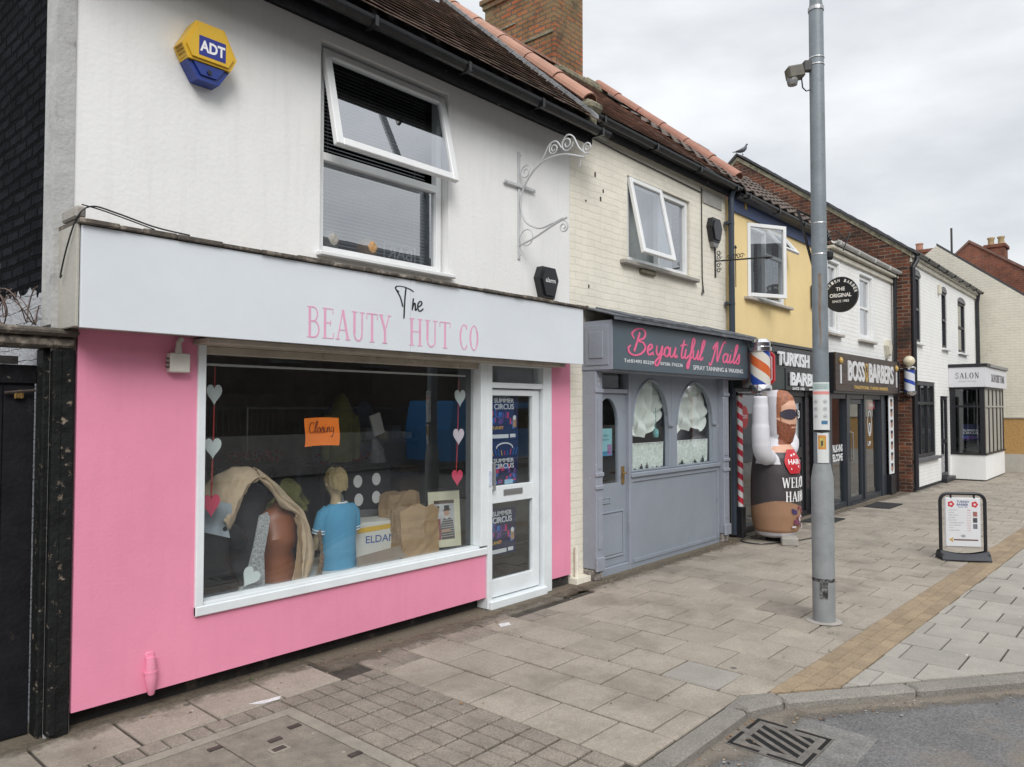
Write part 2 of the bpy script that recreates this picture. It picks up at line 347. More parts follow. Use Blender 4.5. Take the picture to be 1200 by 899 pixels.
def serif(ch):
    """strokes (points, width) of a tall narrow serif alphabet, height 1; returns width, strokes"""
    K, t = .105, .035
    def st(x, w=K): return [([(x, 0), (x, 1)], w), ([(x - .11, .018), (x + .11, .018)], t), ([(x - .11, .982), (x + .11, .982)], t)]
    if ch == 'B': return .56, st(.13) + [([(.13, .982)] + arc(.27, .76, .17, .222, 90, -90) + [(.13, .53)], .05), ([(.13, .53)] + arc(.3, .274, .2, .256, 90, -90) + [(.13, .018)], .06)]
    if ch == 'E': return .52, st(.13) + [([(.13, .982), (.46, .982), (.46, .82)], t), ([(.13, .018), (.48, .018), (.49, .2)], t), ([(.13, .52), (.36, .52)], t), ([(.36, .6), (.36, .44)], t)]
    if ch == 'A': return .62, [([(.08, 0), (.3, 1)], .045), ([(.3, 1), (.53, 0)], K), ([(.15, .33), (.46, .33)], t), ([(0, .018), (.17, .018)], t), ([(.42, .018), (.64, .018)], t)]
    if ch == 'U': return .6, [([(.13, 1), (.13, .28)] + arc(.3, .24, .17, .222, 180, 360) + [(.47, 1)], .06), ([(.13, 1), (.13, .25)], K), ([(.02, .982), (.24, .982)], t), ([(.38, .982), (.58, .982)], t)]
    if ch == 'T': return .54, [([(.27, 0), (.27, 1)], K), ([(.16, .018), (.38, .018)], t), ([(.03, .8), (.03, .982), (.51, .982), (.51, .8)], t)]
    if ch == 'Y': return .56, [([(.28, 0), (.28, .46)], K), ([(.08, 1), (.28, .44)], K), ([(.28, .44), (.48, 1)], .045), ([(.17, .018), (.39, .018)], t), ([(0, .982), (.18, .982)], t), ([(.4, .982), (.57, .982)], t)]
    if ch == 'H': return .62, st(.13) + st(.48) + [([(.13, .52), (.48, .52)], t)]
    if ch == 'C': return .54, [(arc(.3, .5, .22, .48, 45, 315, 18), .06), (arc(.3, .5, .22, .46, 140, 220, 8), K), ([(.46, .98), (.46, .78)], t), ([(.46, .24), (.46, .08)], t)]
    if ch == 'O': return .6, [(arc(.3, .5, .22, .48, 0, 360, 24), .06), (arc(.3, .5, .22, .46, 140, 220, 8), K), (arc(.3, .5, .22, .46, -40, 40, 8), K)]
    if ch == 'S': return .5, [(smooth_line([(.42, .8, 0), (.36, .95, 0), (.22, .98, 0), (.1, .88, 0), (.1, .7, 0), (.24, .55, 0), (.38, .42, 0), (.42, .22, 0), (.32, .05, 0), (.16, .03, 0), (.06, .2, 0)]), .06), ([(.42, .98), (.42, .78)], t), ([(.06, .02), (.06, .24)], t)]
    if ch == 'L': return .5, st(.13) + [([(.13, .018), (.46, .018), (.47, .22)], t)]
    if ch == 'N': return .64, [([(.12, 0), (.12, 1)], .04), ([(.12, 1), (.5, 0)], K), ([(.5, 0), (.5, 1)], .04), ([(.02, .018), (.22, .018)], t), ([(.02, .982), (.18, .982)], t), ([(.4, .982), (.6, .982)], t)]
    if ch == 'W': return .86, [([(.08, 1), (.25, 0)], K), ([(.25, 0), (.42, .95)], .045), ([(.42, .95), (.6, 0)], K), ([(.6, 0), (.76, 1)], .045), ([(0, .982), (.18, .982)], t), ([(.66, .982), (.86, .982)], t)]
    if ch == 'M': return .78, [([(.12, 0), (.12, 1)], .045), ([(.12, 1), (.38, .05)], K), ([(.38, .05), (.63, 1)], .045), ([(.63, 0), (.63, 1)], K), ([(.02, .018), (.22, .018)], t), ([(.53, .018), (.74, .018)], t)]
    if ch == 'I': return .28, st(.13)
    if ch == 'R': return .6, st(.13) + [([(.13, .982)] + arc(.27, .74, .18, .24, 90, -90) + [(.13, .5)], .05), ([(.28, .5), (.52, .02)], K * .8)]
    if ch == '-': return .4, [([(.06, .36), (.32, .36)], .08)]
    return .3, []
def put_serif(mb, s, o, u, v, w, h, mt, gap=.06, depth=.003, wt=1):
    gl = [serif(c) for c in s]; tot = sum(g[0] + gap for g in gl) - gap; sx = w / tot; x = 0; e = 0
    for gw, sts in gl:
        for pts, tk in sts:
            e += 1
            ribbon(mb, [((x + p[0]) * sx, p[1] * h) for p in pts], tk * wt * (sx + h) / 2, o, u, v, mt, depth + e * .00006)
        x += gw + gap
SCR = {
 'B': (.74, [[(.34, .92), (.25, .5), (.14, .08)], [(.1, .62), (-.02, .82), (.14, 1.02), (.42, 1.08), (.6, .94), (.55, .7), (.26, .54), (.52, .5), (.66, .28), (.5, .03), (.2, -.08), (-.06, 0), (-.14, .2), (-.04, .32)]]),
 'e': (.3, [[(0, .16), (.14, .22), (.26, .36), (.19, .46), (.07, .34), (.05, .12), (.15, 0), (.34, .14)]]),
 'y': (.4, [[(.02, .44), (.02, .16), (.11, .02), (.22, .14), (.3, .44), (.26, 0), (.17, -.36), (.04, -.44), (.0, -.28), (.18, -.06), (.4, .12)]]),
 'o': (.32, [[(.18, .44), (.05, .32), (.04, .1), (.15, 0), (.27, .12), (.27, .34), (.18, .44), (.25, .34), (.36, .38)]]),
 'u': (.38, [[(.02, .44), (.01, .12), (.1, 0), (.22, .14), (.3, .44), (.26, .12), (.32, 0), (.4, .12)]]),
 't': (.26, [[(.2, .86), (.1, .3), (.1, .05), (.18, 0), (.3, .14)], [(-.02, .56), (.32, .66)]]),
 'i': (.24, [[(.08, .44), (.03, .12), (.1, 0), (.24, .14)], [(.1, .62), (.12, .65)]]),
 'f': (.26, [[(-.02, .08), (.14, .3), (.3, .8), (.26, .98), (.18, .9), (.12, .3), (.05, -.36), (-.04, -.44), (-.04, -.24), (.12, .02), (.28, .12)]]),
 'l': (.24, [[(-.02, .1), (.14, .4), (.28, .86), (.24, .98), (.16, .86), (.06, .14), (.12, 0), (.24, .14)]]),
 'N': (.8, [[(-.06, -.08), (-.02, -.2), (.08, -.12), (.2, .3), (.36, 1.0), (.4, .5), (.44, .0), (.6, .5), (.74, .92), (.86, 1.06), (.94, .98)], [(.1, .6), (.2, .8), (.36, 1.0)]]),
 'a': (.46, [[(.32, .36), (.19, .46), (.03, .28), (.05, .05), (.16, .0), (.28, .14), (.34, .34)], [(.36, .46), (.31, .12), (.37, 0), (.48, .12)]]),
 's': (.28, [[(0, .12), (.12, .32), (.2, .5), (.22, .24), (.2, .04), (.08, 0), (.0, .1)]]),
 '.': (.18, [[(.0, .03), (.05, .035), (.08, .04)], [(.03, .0), (.04, .07)]]), ' ': (.3, []),
 'T': (.5, [[(-.12, .74), (-.3, .86), (-.22, .98), (.1, 1.0), (.42, .93), (.62, .84)], [(.22, .98), (.16, .4), (.12, -.42)], [(-.3, .86), (-.06, .5), (.06, .1)]]),
 'h': (.28, [[(.1, .55), (.04, .0)], [(.04, .05), (.14, .32), (.2, .28), (.2, .02), (.28, .1)]]),
 'C': (.4, [[(.36, .7), (.3, .86), (.12, .8), (.0, .4), (.06, .06), (.2, 0), (.36, .12)]]),
 'n': (.32, [[(.02, .44), (.03, .0)], [(.03, .08), (.14, .42), (.22, .4), (.2, .05), (.3, .1)]]),
 'g': (.34, [[(.26, .36), (.14, .44), (.03, .26), (.08, .04), (.2, .1), (.28, .42), (.24, -.1), (.12, -.42), (0, -.3)]]),
}
def put_script(mb, s, o, u, v, h, mt, w=.07, depth=.003, sx=1.0, slant=.0):
    x = 0; e = 0
    for c in s:
        adv, sts = SCR[c]
        for st in sts:
            e += 1; pl = smooth_line([(a, b, 0) for a, b in st], 6)
            ribbon(mb, [((x + p.x + slant * p.y) * h * sx, p.y * h) for p in pl], w * h, o, u, v, mt, depth + e * .0001,
                   taper=lambda q, t: (.6 + .75 * abs(t.y)) * (1 if .06 < q < .94 else .75))
        x += adv
    return x * h * sx
X_, Y_, Z_ = Vector((1, 0, 0)), Vector((0, 1, 0)), Vector((0, 0, 1)); NX, NY = -X_, -Y_
# ------------------------------------------------------------------ palette
WHITE = mat('white_render', (.80, .80, .785), .85, .04, 1.5, .26, 34, spots=[(.9, .010, (.25, .22, .19), 3), (1.7, .008, (.3, .27, .24), 9)], dirt=((.42, .40, .36), 1.6, .64, .88), streak=.2)
FASC = mat('fascia_board', (.66, .70, .74), .5, .05, 1.2, .10, 12, spots=[(2.3, .010, (.3, .28, .25), 4)], dirt=((.46, .48, .49), 3, .64, .85))
PINK = mat('pink_paint', (.76, .27, .40), .62, .05, 1.6, .16, 60, spots=[(1.1, .012, (.45, .14, .22), 2)], dirt=((.66, .24, .36), 2.2, .62, .95), streak=.12)
UPVC = mat('white_upvc', (.74, .75, .75), .35, .04, 4, 0, dirt=((.5, .48, .43), 7, .66, .9))
WOODW = mat('white_gloss_wood', (.70, .74, .76), .4, .06, 5, .08, 40, dirt=((.45, .44, .4), 9, .66, .85))
BEIGE = mat('weathered_beige_wood', (.42, .38, .32), .8, .2, 6, .3, 50, dirt=((.2, .16, .12), 9, .55, .75))
DARKWOOD = mat('rotten_dark_wood', (.10, .085, .07), .9, .4, 14, .6, 60, dirt=((.33, .29, .24), 14, .52, .66))
CREAM = brick('cream_painted_brick', (.77, .735, .635), (.755, .72, .615), (.715, .68, .58), .85, .42, .09, .008, dirt=[((.42, .36, .27), 1.8, .63, .85, (1, 1, .5)), ((.34, .27, .19), 6, .74, .80, (1, 1, 1))])
YELLOW = mat('yellow_render', (.80, .62, .31), .85, .05, 1.5, .3, 40, dirt=((.5, .37, .17), 2, .66, .9), streak=.12)
WBRICK = brick('white_painted_brick', (.80, .80, .78), (.79, .79, .77), (.73, .73, .71), .8, .4, .05, .01, dirt=[((.45, .43, .4), 2.5, .68, .85, (1, 1, .4))])
BLACKB = brick('black_painted_brick', (.010, .011, .014), (.014, .015, .019), (.004, .004, .005), .95, 1.0, .5, .016, mask=(4.66, 2.42, 5.55, 2.74, (.40, .41, .43)), dirt=[((.028, .03, .036), 3, .58, .78, (1, 1, 1))])
REDB = brick('old_red_brick', (.21, .070, .036), (.062, .034, .028), (.22, .17, .13), .95, .7, .45, .010, dirt=[((.045, .034, .03), 1.3, .42, .68, (1, 1, 1)), ((.30, .12, .05), 4, .66, .72, (1, 1, 1))])
REDB2 = brick('worn_orange_brick', (.36, .12, .055), (.24, .15, .075), (.13, .11, .085), .95, .9, .35, .012, dirt=[((.21, .165, .095), 1.0, .47, .60, (1, 1, 1.3)), ((.055, .05, .04), 3.2, .52, .72, (1, 1, 1))])
FARB = brick('far_red_brick', (.22, .075, .045), (.15, .06, .04), (.16, .11, .09), .95, .5, .3)
FCREAM = brick('far_cream_brick', (.66, .625, .53), (.64, .605, .51), (.60, .57, .48), .9, .35, .07, .012, dirt=[((.40, .35, .27), .7, .56, .8, (1, 1, .6)), ((.25, .2, .15), 7, .7, .76, (1, 1, 1))])
DBRICK = brick('dark_street_brick', (.12, .085, .07), (.09, .07, .06), (.12, .11, .10), .95, .5, .3)
GREY = mat('grey_shop_paint', (.25, .28, .325), .5, .06, 2.5, .12, 35, dirt=((.17, .17, .19), 4, .62, .85))
GREYC = mat('chipped_grey_paint', (.265, .285, .335), .55, .08, 4, .2, 40, dirt=((.5, .46, .42), 15, .63, .67))
SIGNG = mat('slate_sign_panel', (.075, .102, .125), .4, .05, 2)
LEAD = mat('lead_flashing', (.10, .11, .125), .55, .35, 9, .5, 25, dirt=((.5, .5, .48), 9, .62, .66))
BLACK = mat('black_paint', (.013, .014, .017), .35, .3, 4, .05, 40)
BLACKW = mat('black_rough_timber', (.009, .009, .011), .75, .5, 9, .5, 55, spec=.2, dirt=((.20, .17, .14), 11, .63, .69))
GUT = mat('black_gutter', (.010, .011, .012), .35, .5, 4, .1, 30, dirt=((.04, .04, .035), 6, .58, .75))
PLINTH = mat('tarred_plinth', (.022, .021, .020), .9, .5, 6, .6, 40, dirt=((.12, .105, .08), 6, .56, .7))
TILE = mat('old_plain_tile', (.185, .125, .098), .9, .35, 2.5, .5, 50, dirt=((.075, .065, .045), 2.2, .45, .7), island=.35)
TILE2 = mat('orange_plain_tile', (.26, .15, .11), .9, .35, 2.5, .5, 50, dirt=((.09, .065, .048), 2.0, .42, .7), island=.4)
TILE3 = mat('brown_roll_tile', (.11, .082, .068), .9, .3, 2.5, .4, 50, dirt=((.05, .042, .036), 2.5, .5, .7), island=.25)
SLATE = mat('dark_slate', (.05, .05, .055), .7, .3, 3, .3, 40, island=.3)
TERRA = mat('terracotta_ridge', (.38, .205, .145), .8, .14, 4, .2, 50, island=.12, dirt=((.26, .16, .11), 6, .58, .8))
MORTAR = mat('mossy_mortar', (.22, .20, .14), .95, .4, 9, .8, 40, dirt=((.08, .08, .05), 12, .5, .65))
CONC = mat('concrete', (.33, .31, .28), .9, .15, 5, .5, 50, dirt=((.17, .155, .135), 5, .55, .8))
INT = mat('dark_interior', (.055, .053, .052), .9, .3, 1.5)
INTL = mat('pale_interior', (.30, .30, .28), .9, .1, 1.5)
SHOPG = glass('shop_glass', (.90, .93, .92), .065)
UPG = glass('upper_glass', (.62, .66, .68), .33)
ANTH = mat('anthracite_frame', (.030, .036, .046), .35, .1, 3)

def wallmesh(name, m, x0, x1, z0, z1, y, holes, parent, depth=.12, back=None):
    """upright wall facing the street with real openings and reveals"""
    xs = sorted({x0, x1, *[h[0] for h in holes], *[h[1] for h in holes]}); zs = sorted({z0, z1, *[h[2] for h in holes], *[h[3] for h in holes]})
    xs = [x for x in xs if x0 <= x <= x1]; zs = [z for z in zs if z0 <= z <= z1]
    inh = lambda a, b: any(h[0] - 1e-6 < a < h[1] + 1e-6 and h[2] - 1e-6 < b < h[3] + 1e-6 for h in holes)
    mb = MB(); nx, nz = len(xs) - 1, len(zs) - 1
    sol = [[not inh((xs[i] + xs[i+1]) / 2, (zs[j] + zs[j+1]) / 2) for j in range(nz)] for i in range(nx)]
    yb = y + depth
    for i in range(nx):
        for j in range(nz):
            if not sol[i][j]: continue
            a, b, c, d = xs[i], xs[i+1], zs[j], zs[j+1]
            mb.quad((a, y, c), (b, y, c), (b, y, d), (a, y, d)); mb.quad((a, yb, c), (a, yb, d), (b, yb, d), (b, yb, c))
            if i == 0 or not sol[i-1][j]: mb.quad((a, y, c), (a, y, d), (a, yb, d), (a, yb, c))
            if i == nx - 1 or not sol[i+1][j]: mb.quad((b, y, c), (b, yb, c), (b, yb, d), (b, y, d))
            if j == 0 or not sol[i][j-1]: mb.quad((a, y, c), (a, yb, c), (b, yb, c), (b, y, c))
            if j == nz - 1 or not sol[i][j+1]: mb.quad((a, y, d), (b, y, d), (b, yb, d), (a, yb, d))
    bm = mb
    o = bm.build(name, m, parent)
    b = bmesh.new(); b.from_mesh(o.data); bmesh.ops.remove_doubles(b, verts=b.verts, dist=1e-5); bmesh.ops.recalc_face_normals(b, faces=b.faces); b.to_mesh(o.data); b.free()
    return o
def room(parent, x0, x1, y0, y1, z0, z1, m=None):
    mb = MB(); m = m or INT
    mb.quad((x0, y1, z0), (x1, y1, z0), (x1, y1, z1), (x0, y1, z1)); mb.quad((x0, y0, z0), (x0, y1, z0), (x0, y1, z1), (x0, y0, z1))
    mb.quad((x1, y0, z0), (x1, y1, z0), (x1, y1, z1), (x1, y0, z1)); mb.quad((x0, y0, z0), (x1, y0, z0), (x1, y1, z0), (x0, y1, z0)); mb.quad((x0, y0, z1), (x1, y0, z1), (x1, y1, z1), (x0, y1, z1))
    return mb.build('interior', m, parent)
def body(parent, x0, x1, y0, y1, z0, z1, m, left=True, right=True):
    """side and back walls behind the front"""
    mb = MB(); t = .1
    if left: mb.box(x0, x0 + t, y0, y1, z0, z1)
    if right: mb.box(x1 - t, x1, y0, y1, z0, z1)
    mb.box(x0 + t, x1 - t, y1 - t, y1, z0, z1)
    return mb.build('side_wall', m, parent)
def plain_tiles(name, m, parent, x0, x1, y0, z0, slope, y1, exp=.105, wd=.165, th=.022, wave=0, seg=1):
    """courses of individual tiles lying up a roof plane that starts at (y0,z0) and climbs by slope"""
    top_, low_ = (.032, .010) if wave else (.020, .0125)
    mb = MB(); L_ = math.hypot(1, slope); ny = int((y1 - y0) * L_ / exp); s = Vector((0, 1 / L_, slope / L_)); nn = Vector((0, -slope / L_, 1 / L_))
    for r in range(ny):
        off = (r % 2) * wd / 2 if not wave else 0; x = x0 - off
        while x < x1:
            a = max(x + .002, x0); b = min(x + wd - .002, x1)
            if b - a > .02:
                dz = random.uniform(-.002, .003); ds = random.uniform(-.004, .004)
                base = Vector((0, y0, z0)) + s * (r * exp + ds); tp = base + s * (exp * 1.12)
                k = 6 if wave else 1; row = []
                for i in range(k + 1):
                    xx = a + (b - a) * i / k; wz = wave * (math.cos(i / k * 2 * math.pi)) if wave else 0
                    row.append((xx, wz))
                vs = [base + Vector((xx, 0, 0)) + nn * (top_ + dz + wz) for xx, wz in row] + [tp + Vector((xx, 0, 0)) + nn * (wz + dz) for xx, wz in row] + [base + Vector((xx, 0, 0)) + nn * (dz + wz + low_) for xx, wz in row]
                q = k + 1
                fs = [(i, i + 1, q + i + 1, q + i) for i in range(k)] + [(2 * q + i, q + i, q + i + 1, 2 * q + i + 1) for i in range(k)] + [(2 * q + i, 2 * q + i + 1, i + 1, i) for i in range(k)]
                if not wave: fs += [(0, q, 2 * q), (k, 2 * q + k, q + k)]
                mb.add(vs, fs)
            x += wd
    return mb.build(name, m, parent)
def half_tube(mb, p0, p1, r, n, m=None, up=Vector((0, 0, 1)), gap=.012, flare=1.08):
    """run of overlapping half-round ridge tiles"""
    p0, p1 = Vector(p0), Vector(p1); d = (p1 - p0); Ln = d.length; d.normalize(); x = d.cross(up).normalized(); w = x.cross(d)
    for i in range(n):
        a = p0 + d * (Ln * i / n); b = p0 + d * (Ln * (i + 1) / n - gap); vs = []; seg = 8; j0 = random.uniform(-.006, .006)
        for q, rr in ((a, r * flare), (b, r)):
            for j in range(seg + 1):
                t = math.pi * j / seg; vs.append(q + x * math.cos(t) * rr + w * (math.sin(t) * rr * .8 + j0))
        for q, rr in ((a, r * flare - .018), (b, r - .018)):
            for j in range(seg + 1):
                t = math.pi * j / seg; vs.append(q + x * math.cos(t) * rr + w * (math.sin(t) * rr * .8 + j0))
        k = seg + 1
        fs = [(j, j + 1, k + j + 1, k + j) for j in range(seg)] + [(2 * k + j, j, j + 1, 2 * k + j + 1)[::-1] for j in range(seg)] + [(k + j, k + j + 1, 3 * k + j + 1, 3 * k + j) for j in range(seg)]
        mb.add(vs, fs, m)
def gutter(name, parent, x0, x1, y, z, r=.055, m=None, fascia=True):
    mb = MB(); seg = 8; vs = []; fs = []
    for x in (x0, x1):
        for rr in (r, r - .006):
            for j in range(seg + 1):
                t = math.pi + math.pi * j / seg; vs.append((x, y + rr * math.cos(t), z + rr * math.sin(t)))
    k = seg + 1
    for o_ in (0, k): fs += [(o_ + j, o_ + j + 1, 2 * k + o_ + j + 1, 2 * k + o_ + j) for j in range(seg)]
    fs += [(0, k, 3 * k, 2 * k), (k - 1, 2 * k - 1, 4 * k - 1, 3 * k - 1)] + [(j, j + 1, k + j + 1, k + j) for j in range(seg)] + [(2 * k + j, 2 * k + j + 1, 3 * k + j + 1, 3 * k + j) for j in range(seg)]
    mb.add(vs, fs)
    n = int((x1 - x0) / .9) + 1
    for i in range(n):
        x = x0 + .15 + i * (x1 - x0 - .3) / max(1, n - 1); mb.box(x - .015, x + .015, y - r - .004, y + r, z - r - .006, z + .006)
    return mb.build(name, m or GUT, parent)
def down_pipe(mb, pts, r=.034, m=None): mb.tube(pts, r, m, 12)
def win_part(parent, x0, x1, z0, z1, y, m, fw=.055, d=.06, vbars=(), hbars=(), bw=.045, name='window', g=None):
    mb = MB(); mb.frame(x0, x1, z0, z1, fw, y, y + d)
    for x in vbars: mb.box(x - bw/2, x + bw/2, y + .004, y + d - .004, z0 + fw, z1 - fw, c=.004)
    for z in hbars: mb.box(x0 + fw, x1 - fw, y + .002, y + d - .002, z - bw/2, z + bw/2, c=.004)
    o = mb.build(name, m, parent)
    p = MB(); p.quad((x0 + fw*.8, y + d*.6, z0 + fw*.8), (x1 - fw*.8, y + d*.6, z0 + fw*.8), (x1 - fw*.8, y + d*.6, z1 - fw*.8), (x0 + fw*.8, y + d*.6, z1 - fw*.8)); p.build('pane', g or UPG, o)
    return o
def sash_part(parent, x0, x1, zt, h, y, ang, m, fw=.055, d=.05, side=None, g=None, bar=None):
    """casement swung open: top hung (ang) or hung on its left/right side"""
    T = Matrix.Translation((x0, y, zt)) @ Matrix.Rotation(R(-ang), 4, 'X') if side is None else (Matrix.Translation((x0 if side == 'l' else x1, y, zt)) @ Matrix.Rotation(R(ang), 4, 'Z'))
    w = x1 - x0; a = 0 if side != 'r' else -w
    mb = MB(); mb.frame(a, a + w, -h, 0, fw, -d, 0, T=T, c=.005)
    if bar: mb.box(a + w*bar - .02, a + w*bar + .02, -d + .01, -.01, -h + fw, -fw, T=T)
    o = mb.build('sash', m, parent)
    p = MB(); p.quad(*[T @ Vector(q) for q in ((a + fw*.8, -d/2, -h + fw*.8), (a + w - fw*.8, -d/2, -h + fw*.8), (a + w - fw*.8, -d/2, -fw*.8), (a + fw*.8, -d/2, -fw*.8))]); p.build('pane', g or UPG, o)
    return o
def blinds(parent, x0, x1, z0, z1, y, m, st=.028, w=.022, tilt=38):
    mb = MB(); z = z1
    while z > z0:
        mb.box(x0, x1, -w/2, w/2, -.0008, .0008, T=Matrix.Translation((0, y, z)) @ Matrix.Rotation(R(tilt), 4, 'X')); z -= st
    for x in (x0 + .12, x1 - .12): mb.box(x - .001, x + .001, y - .013, y - .012, z0, z1)
    return mb.build('venetian_blind', m, parent)

# ================================================================== GROUND
def clip(poly, a, b, c):
    """keep a*x+b*y+c >= 0"""
    o = []
    for i in range(len(poly)):
        p, q = poly[i - 1], poly[i]; fp = a*p[0] + b*p[1] + c; fq = a*q[0] + b*q[1] + c
        if (fp >= 0) != (fq >= 0): t = fp / (fp - fq); o.append((p[0] + (q[0]-p[0])*t, p[1] + (q[1]-p[1])*t))
        if fq >= 0: o.append(q)
    return o
ASPH = mat('asphalt', (.135, .133, .133), .95, .22, 1.6, 1.0, 90, grain=.5, gs=75, dirt=((.20, .165, .125), 1.4, .55, .8), spots=[(38, .11, (.30, .29, .27), 3), (9, .05, (.4, .39, .36), 8)])
SLAB = mat('buff_paving', (.305, .268, .222), .9, .12, 2.6, .5, 90, island=.06, grain=.2, gs=80, dirt=((.15, .128, .10), 1.6, .48, .78), spots=[(2.1, .05, (.05, .048, .045), 1), (3.3, .033, (.48, .46, .42), 5), (60, .16, (.21, .185, .16), 2)])
SLABD = mat('dark_setts', (.225, .195, .162), .95, .2, 6, .8, 70, island=.08, grain=.3, gs=90, spots=[(70, .2, (.10, .09, .08), 2), (5, .05, (.4, .38, .35), 5)])
SLABG = mat('grey_paving', (.29, .272, .24), .9, .12, 3.5, .5, 90, island=.10, grain=.12, gs=90, dirt=((.23, .22, .20), 1.5, .55, .85), spots=[(2.5, .04, (.10, .10, .10), 4), (3.6, .035, (.58, .57, .54), 7)])
SETY = mat('yellow_setts', (.265, .20, .130), .95, .16, 6, .8, 70, island=.13, grain=.22, gs=90, dirt=((.24, .19, .135), 2.2, .52, .85), spots=[(55, .2, (.27, .2, .13), 2)])
BASE = mat('dirt_joint', (.055, .047, .037), 1, .4, 8, .6, 60, dirt=((.06, .055, .045), 14, .5, .7))
KERB = mat('kerb_stone', (.21, .195, .172), .9, .18, 6, .8, 70, grain=.3, gs=80, island=.12, dirt=((.12, .11, .10), 3, .5, .8))
DIRT = mat('gutter_dirt', (.16, .135, .10), 1, .4, 12, .9, 80, dirt=((.08, .07, .055), 16, .5, .62))
RZ = -.055
r_ = MB(); r_.box(-120, 220, -160, 1.9, RZ - .5, RZ); struct(r_.build('road', ASPH))
# the pavement bed: polygon with the cut-back kerb
KL = [(-8, 1.86), (4.2, 1.86), (4.42, 1.76), (8.75, -1.5), (120, -1.5)]
pv = MB(); pv.prism([(-8, 14), (120, 14), (120, -1.4), (8.77, -1.4), (4.44, 1.82), (4.2, 1.92), (-8, 1.92)], (0, 0, 0), X_, Y_, Z_, -.45, -.013)
struct(pv.build('pavement_bed', BASE))
def slab(mb, poly, m, g=.0066, ch=.005, dz=.0020):
    if len(poly) < 3: return
    ar = abs(sum(poly[i-1][0]*poly[i][1] - poly[i][0]*poly[i-1][1] for i in range(len(poly)))) / 2
    if ar < .002: return
    cx = sum(p[0] for p in poly) / len(poly); cy = sum(p[1] for p in poly) / len(poly)
    tx, ty, tz = random.uniform(-dz, dz) * 1.6, random.uniform(-dz, dz) * 1.6, random.uniform(-dz, dz)
    def ins(p, k):
        dx, dy = p[0]-cx, p[1]-cy; ln = math.hypot(dx, dy) or 1; f = max(0, 1 - k * 1.4 / ln); return cx + dx*f, cy + dy*f
    n = len(poly); top = [ins(p, g + ch) for p in poly]; mid = [ins(p, g) for p in poly]
    zf = lambda p: tz + (p[0]-cx)*tx/.3 + (p[1]-cy)*ty/.3
    vs = [(p[0], p[1], zf(p)) for p in top] + [(p[0], p[1], zf(p) - .005) for p in mid] + [(p[0], p[1], -.03) for p in mid]
    fs = [list(range(n))] + [(i, (i+1) % n, n + (i+1) % n, n + i) for i in range(n)] + [(n + i, n + (i+1) % n, 2*n + (i+1) % n, 2*n + i) for i in range(n)]
    mb.add(vs, fs, m)
# yellow strip edges: (4.43,1.90)->(13.27,1.62) back edge, (4.71,1.64)->(10.73,1.32) front edge
def line(p, q):                                  # a,b,c with >=0 on the left of p->q
    a, b = -(q[1]-p[1]), q[0]-p[0]; l_ = math.hypot(a, b); a /= l_; b /= l_; return a, b, -(a*p[0] + b*p[1])
YB = line((4.43, 1.885), (13.27, 1.62)); YF = line((4.71, 1.60), (10.73, 1.29)); K2 = line((4.535, 1.855), (8.885, -1.42))
sb = MB()
px_, py_ = .388, .405; ix = -12; x = 3.17 - 16*px_
FRONT = lambda x: 4.22 if x < 4.7 else (4.12 if x < 5.9 else (4.22 if x < 9.4 else (4.25 if x < 13 else (4.15 if x < 17.2 else 3.9))))
row = 0
while x < 30:
    off = (row % 2) * py_ / 2; fy = FRONT(x + .2); y = 3.955 + off - 12 * py_
    while y < 5:
        poly = [(x, y), (x + px_, y), (x + px_, y + py_), (x, y + py_)]
        poly = clip(poly, 0, -1, fy)
        if x > 3.9: poly = clip(poly, *YB)
        if x < 2.94: poly = []
        for poly in (clip(clip(poly, -1, 0, 4.36), 0, 1, -1.985), clip(clip(poly, 1, 0, -4.36), *K2)):
            if not poly: continue
            pw = min(p[1] for p in poly); ph = max(p[1] for p in poly)
            near = ph > fy - .02 and (ph - pw) < py_ * .8
            m = SLABD if (near and random.random() < .8) else SLAB
            if abs(x - 4.33) < .1 and 1.8 < y < 2.3 or abs(x - 5.9) < .15 and 1.75 < y < 2.0: m = SLABG
            if abs(x - 6.3) < .35 and 2.05 < y < 2.5: m = SLABD
            if m is SLABD and not (abs(x-6.3) < .35):
                h = (poly[0][1] + poly[2][1]) / 2
                for kk in range(2): slab(sb, clip(clip(poly, 1, 0, -(x + kk*px_/2)), -1, 0, x + (kk+1)*px_/2), m)
            else: slab(sb, poly, m)
        y += py_
    x += px_; row += 1
# big flags along the pink wall, dark setts and the filled cover at the lower left
for k in range(9):
    xx = -.4 + k * .415
    if xx + .4 < 3.0: slab(sb, [(xx, 4.03), (xx + .41, 4.03), (xx + .41, 4.46), (xx, 4.46)], SLAB)
for k in range(31):
    xx = -.4 + k * .1177 - .080
    if xx < 3.1:
        slab(sb, [(xx, 3.89), (xx + .1177, 3.89), (xx + .1177, 4.025), (xx, 4.025)], SLABD)
        if xx > 2.42:
            for j in range(9): slab(sb, [(xx, 3.68 - j*.205), (xx + .1177, 3.68 - j*.205), (xx + .1177, 3.885 - j*.205), (xx, 3.885 - j*.205)], SLABD)
for k in range(4):
    for j in range(5):
        xx = -.2 + k*.4
        slab(sb, [(xx, 1.99 + j*.37), (xx + .4, 1.99 + j*.37), (xx + .4, 2.36 + j*.37), (xx, 2.36 + j*.37)], SLAB) if xx < 1.2 else None
struct(sb.build('paving_slabs', None))
cv = MB()
cm = mat('cover_concrete', (.215, .19, .155), .95, .28, 9, 1.0, 90, spots=[(60, .22, (.12, .105, .09), 2), (6, .05, (.42, .4, .36), 5)])
cf = mat('cover_frame_concrete', (.26, .235, .195), .95, .2, 8, .7, 70)
cr_ = mat('rusty_iron', (.055, .04, .035), .8, .5, 14, .5, 60)
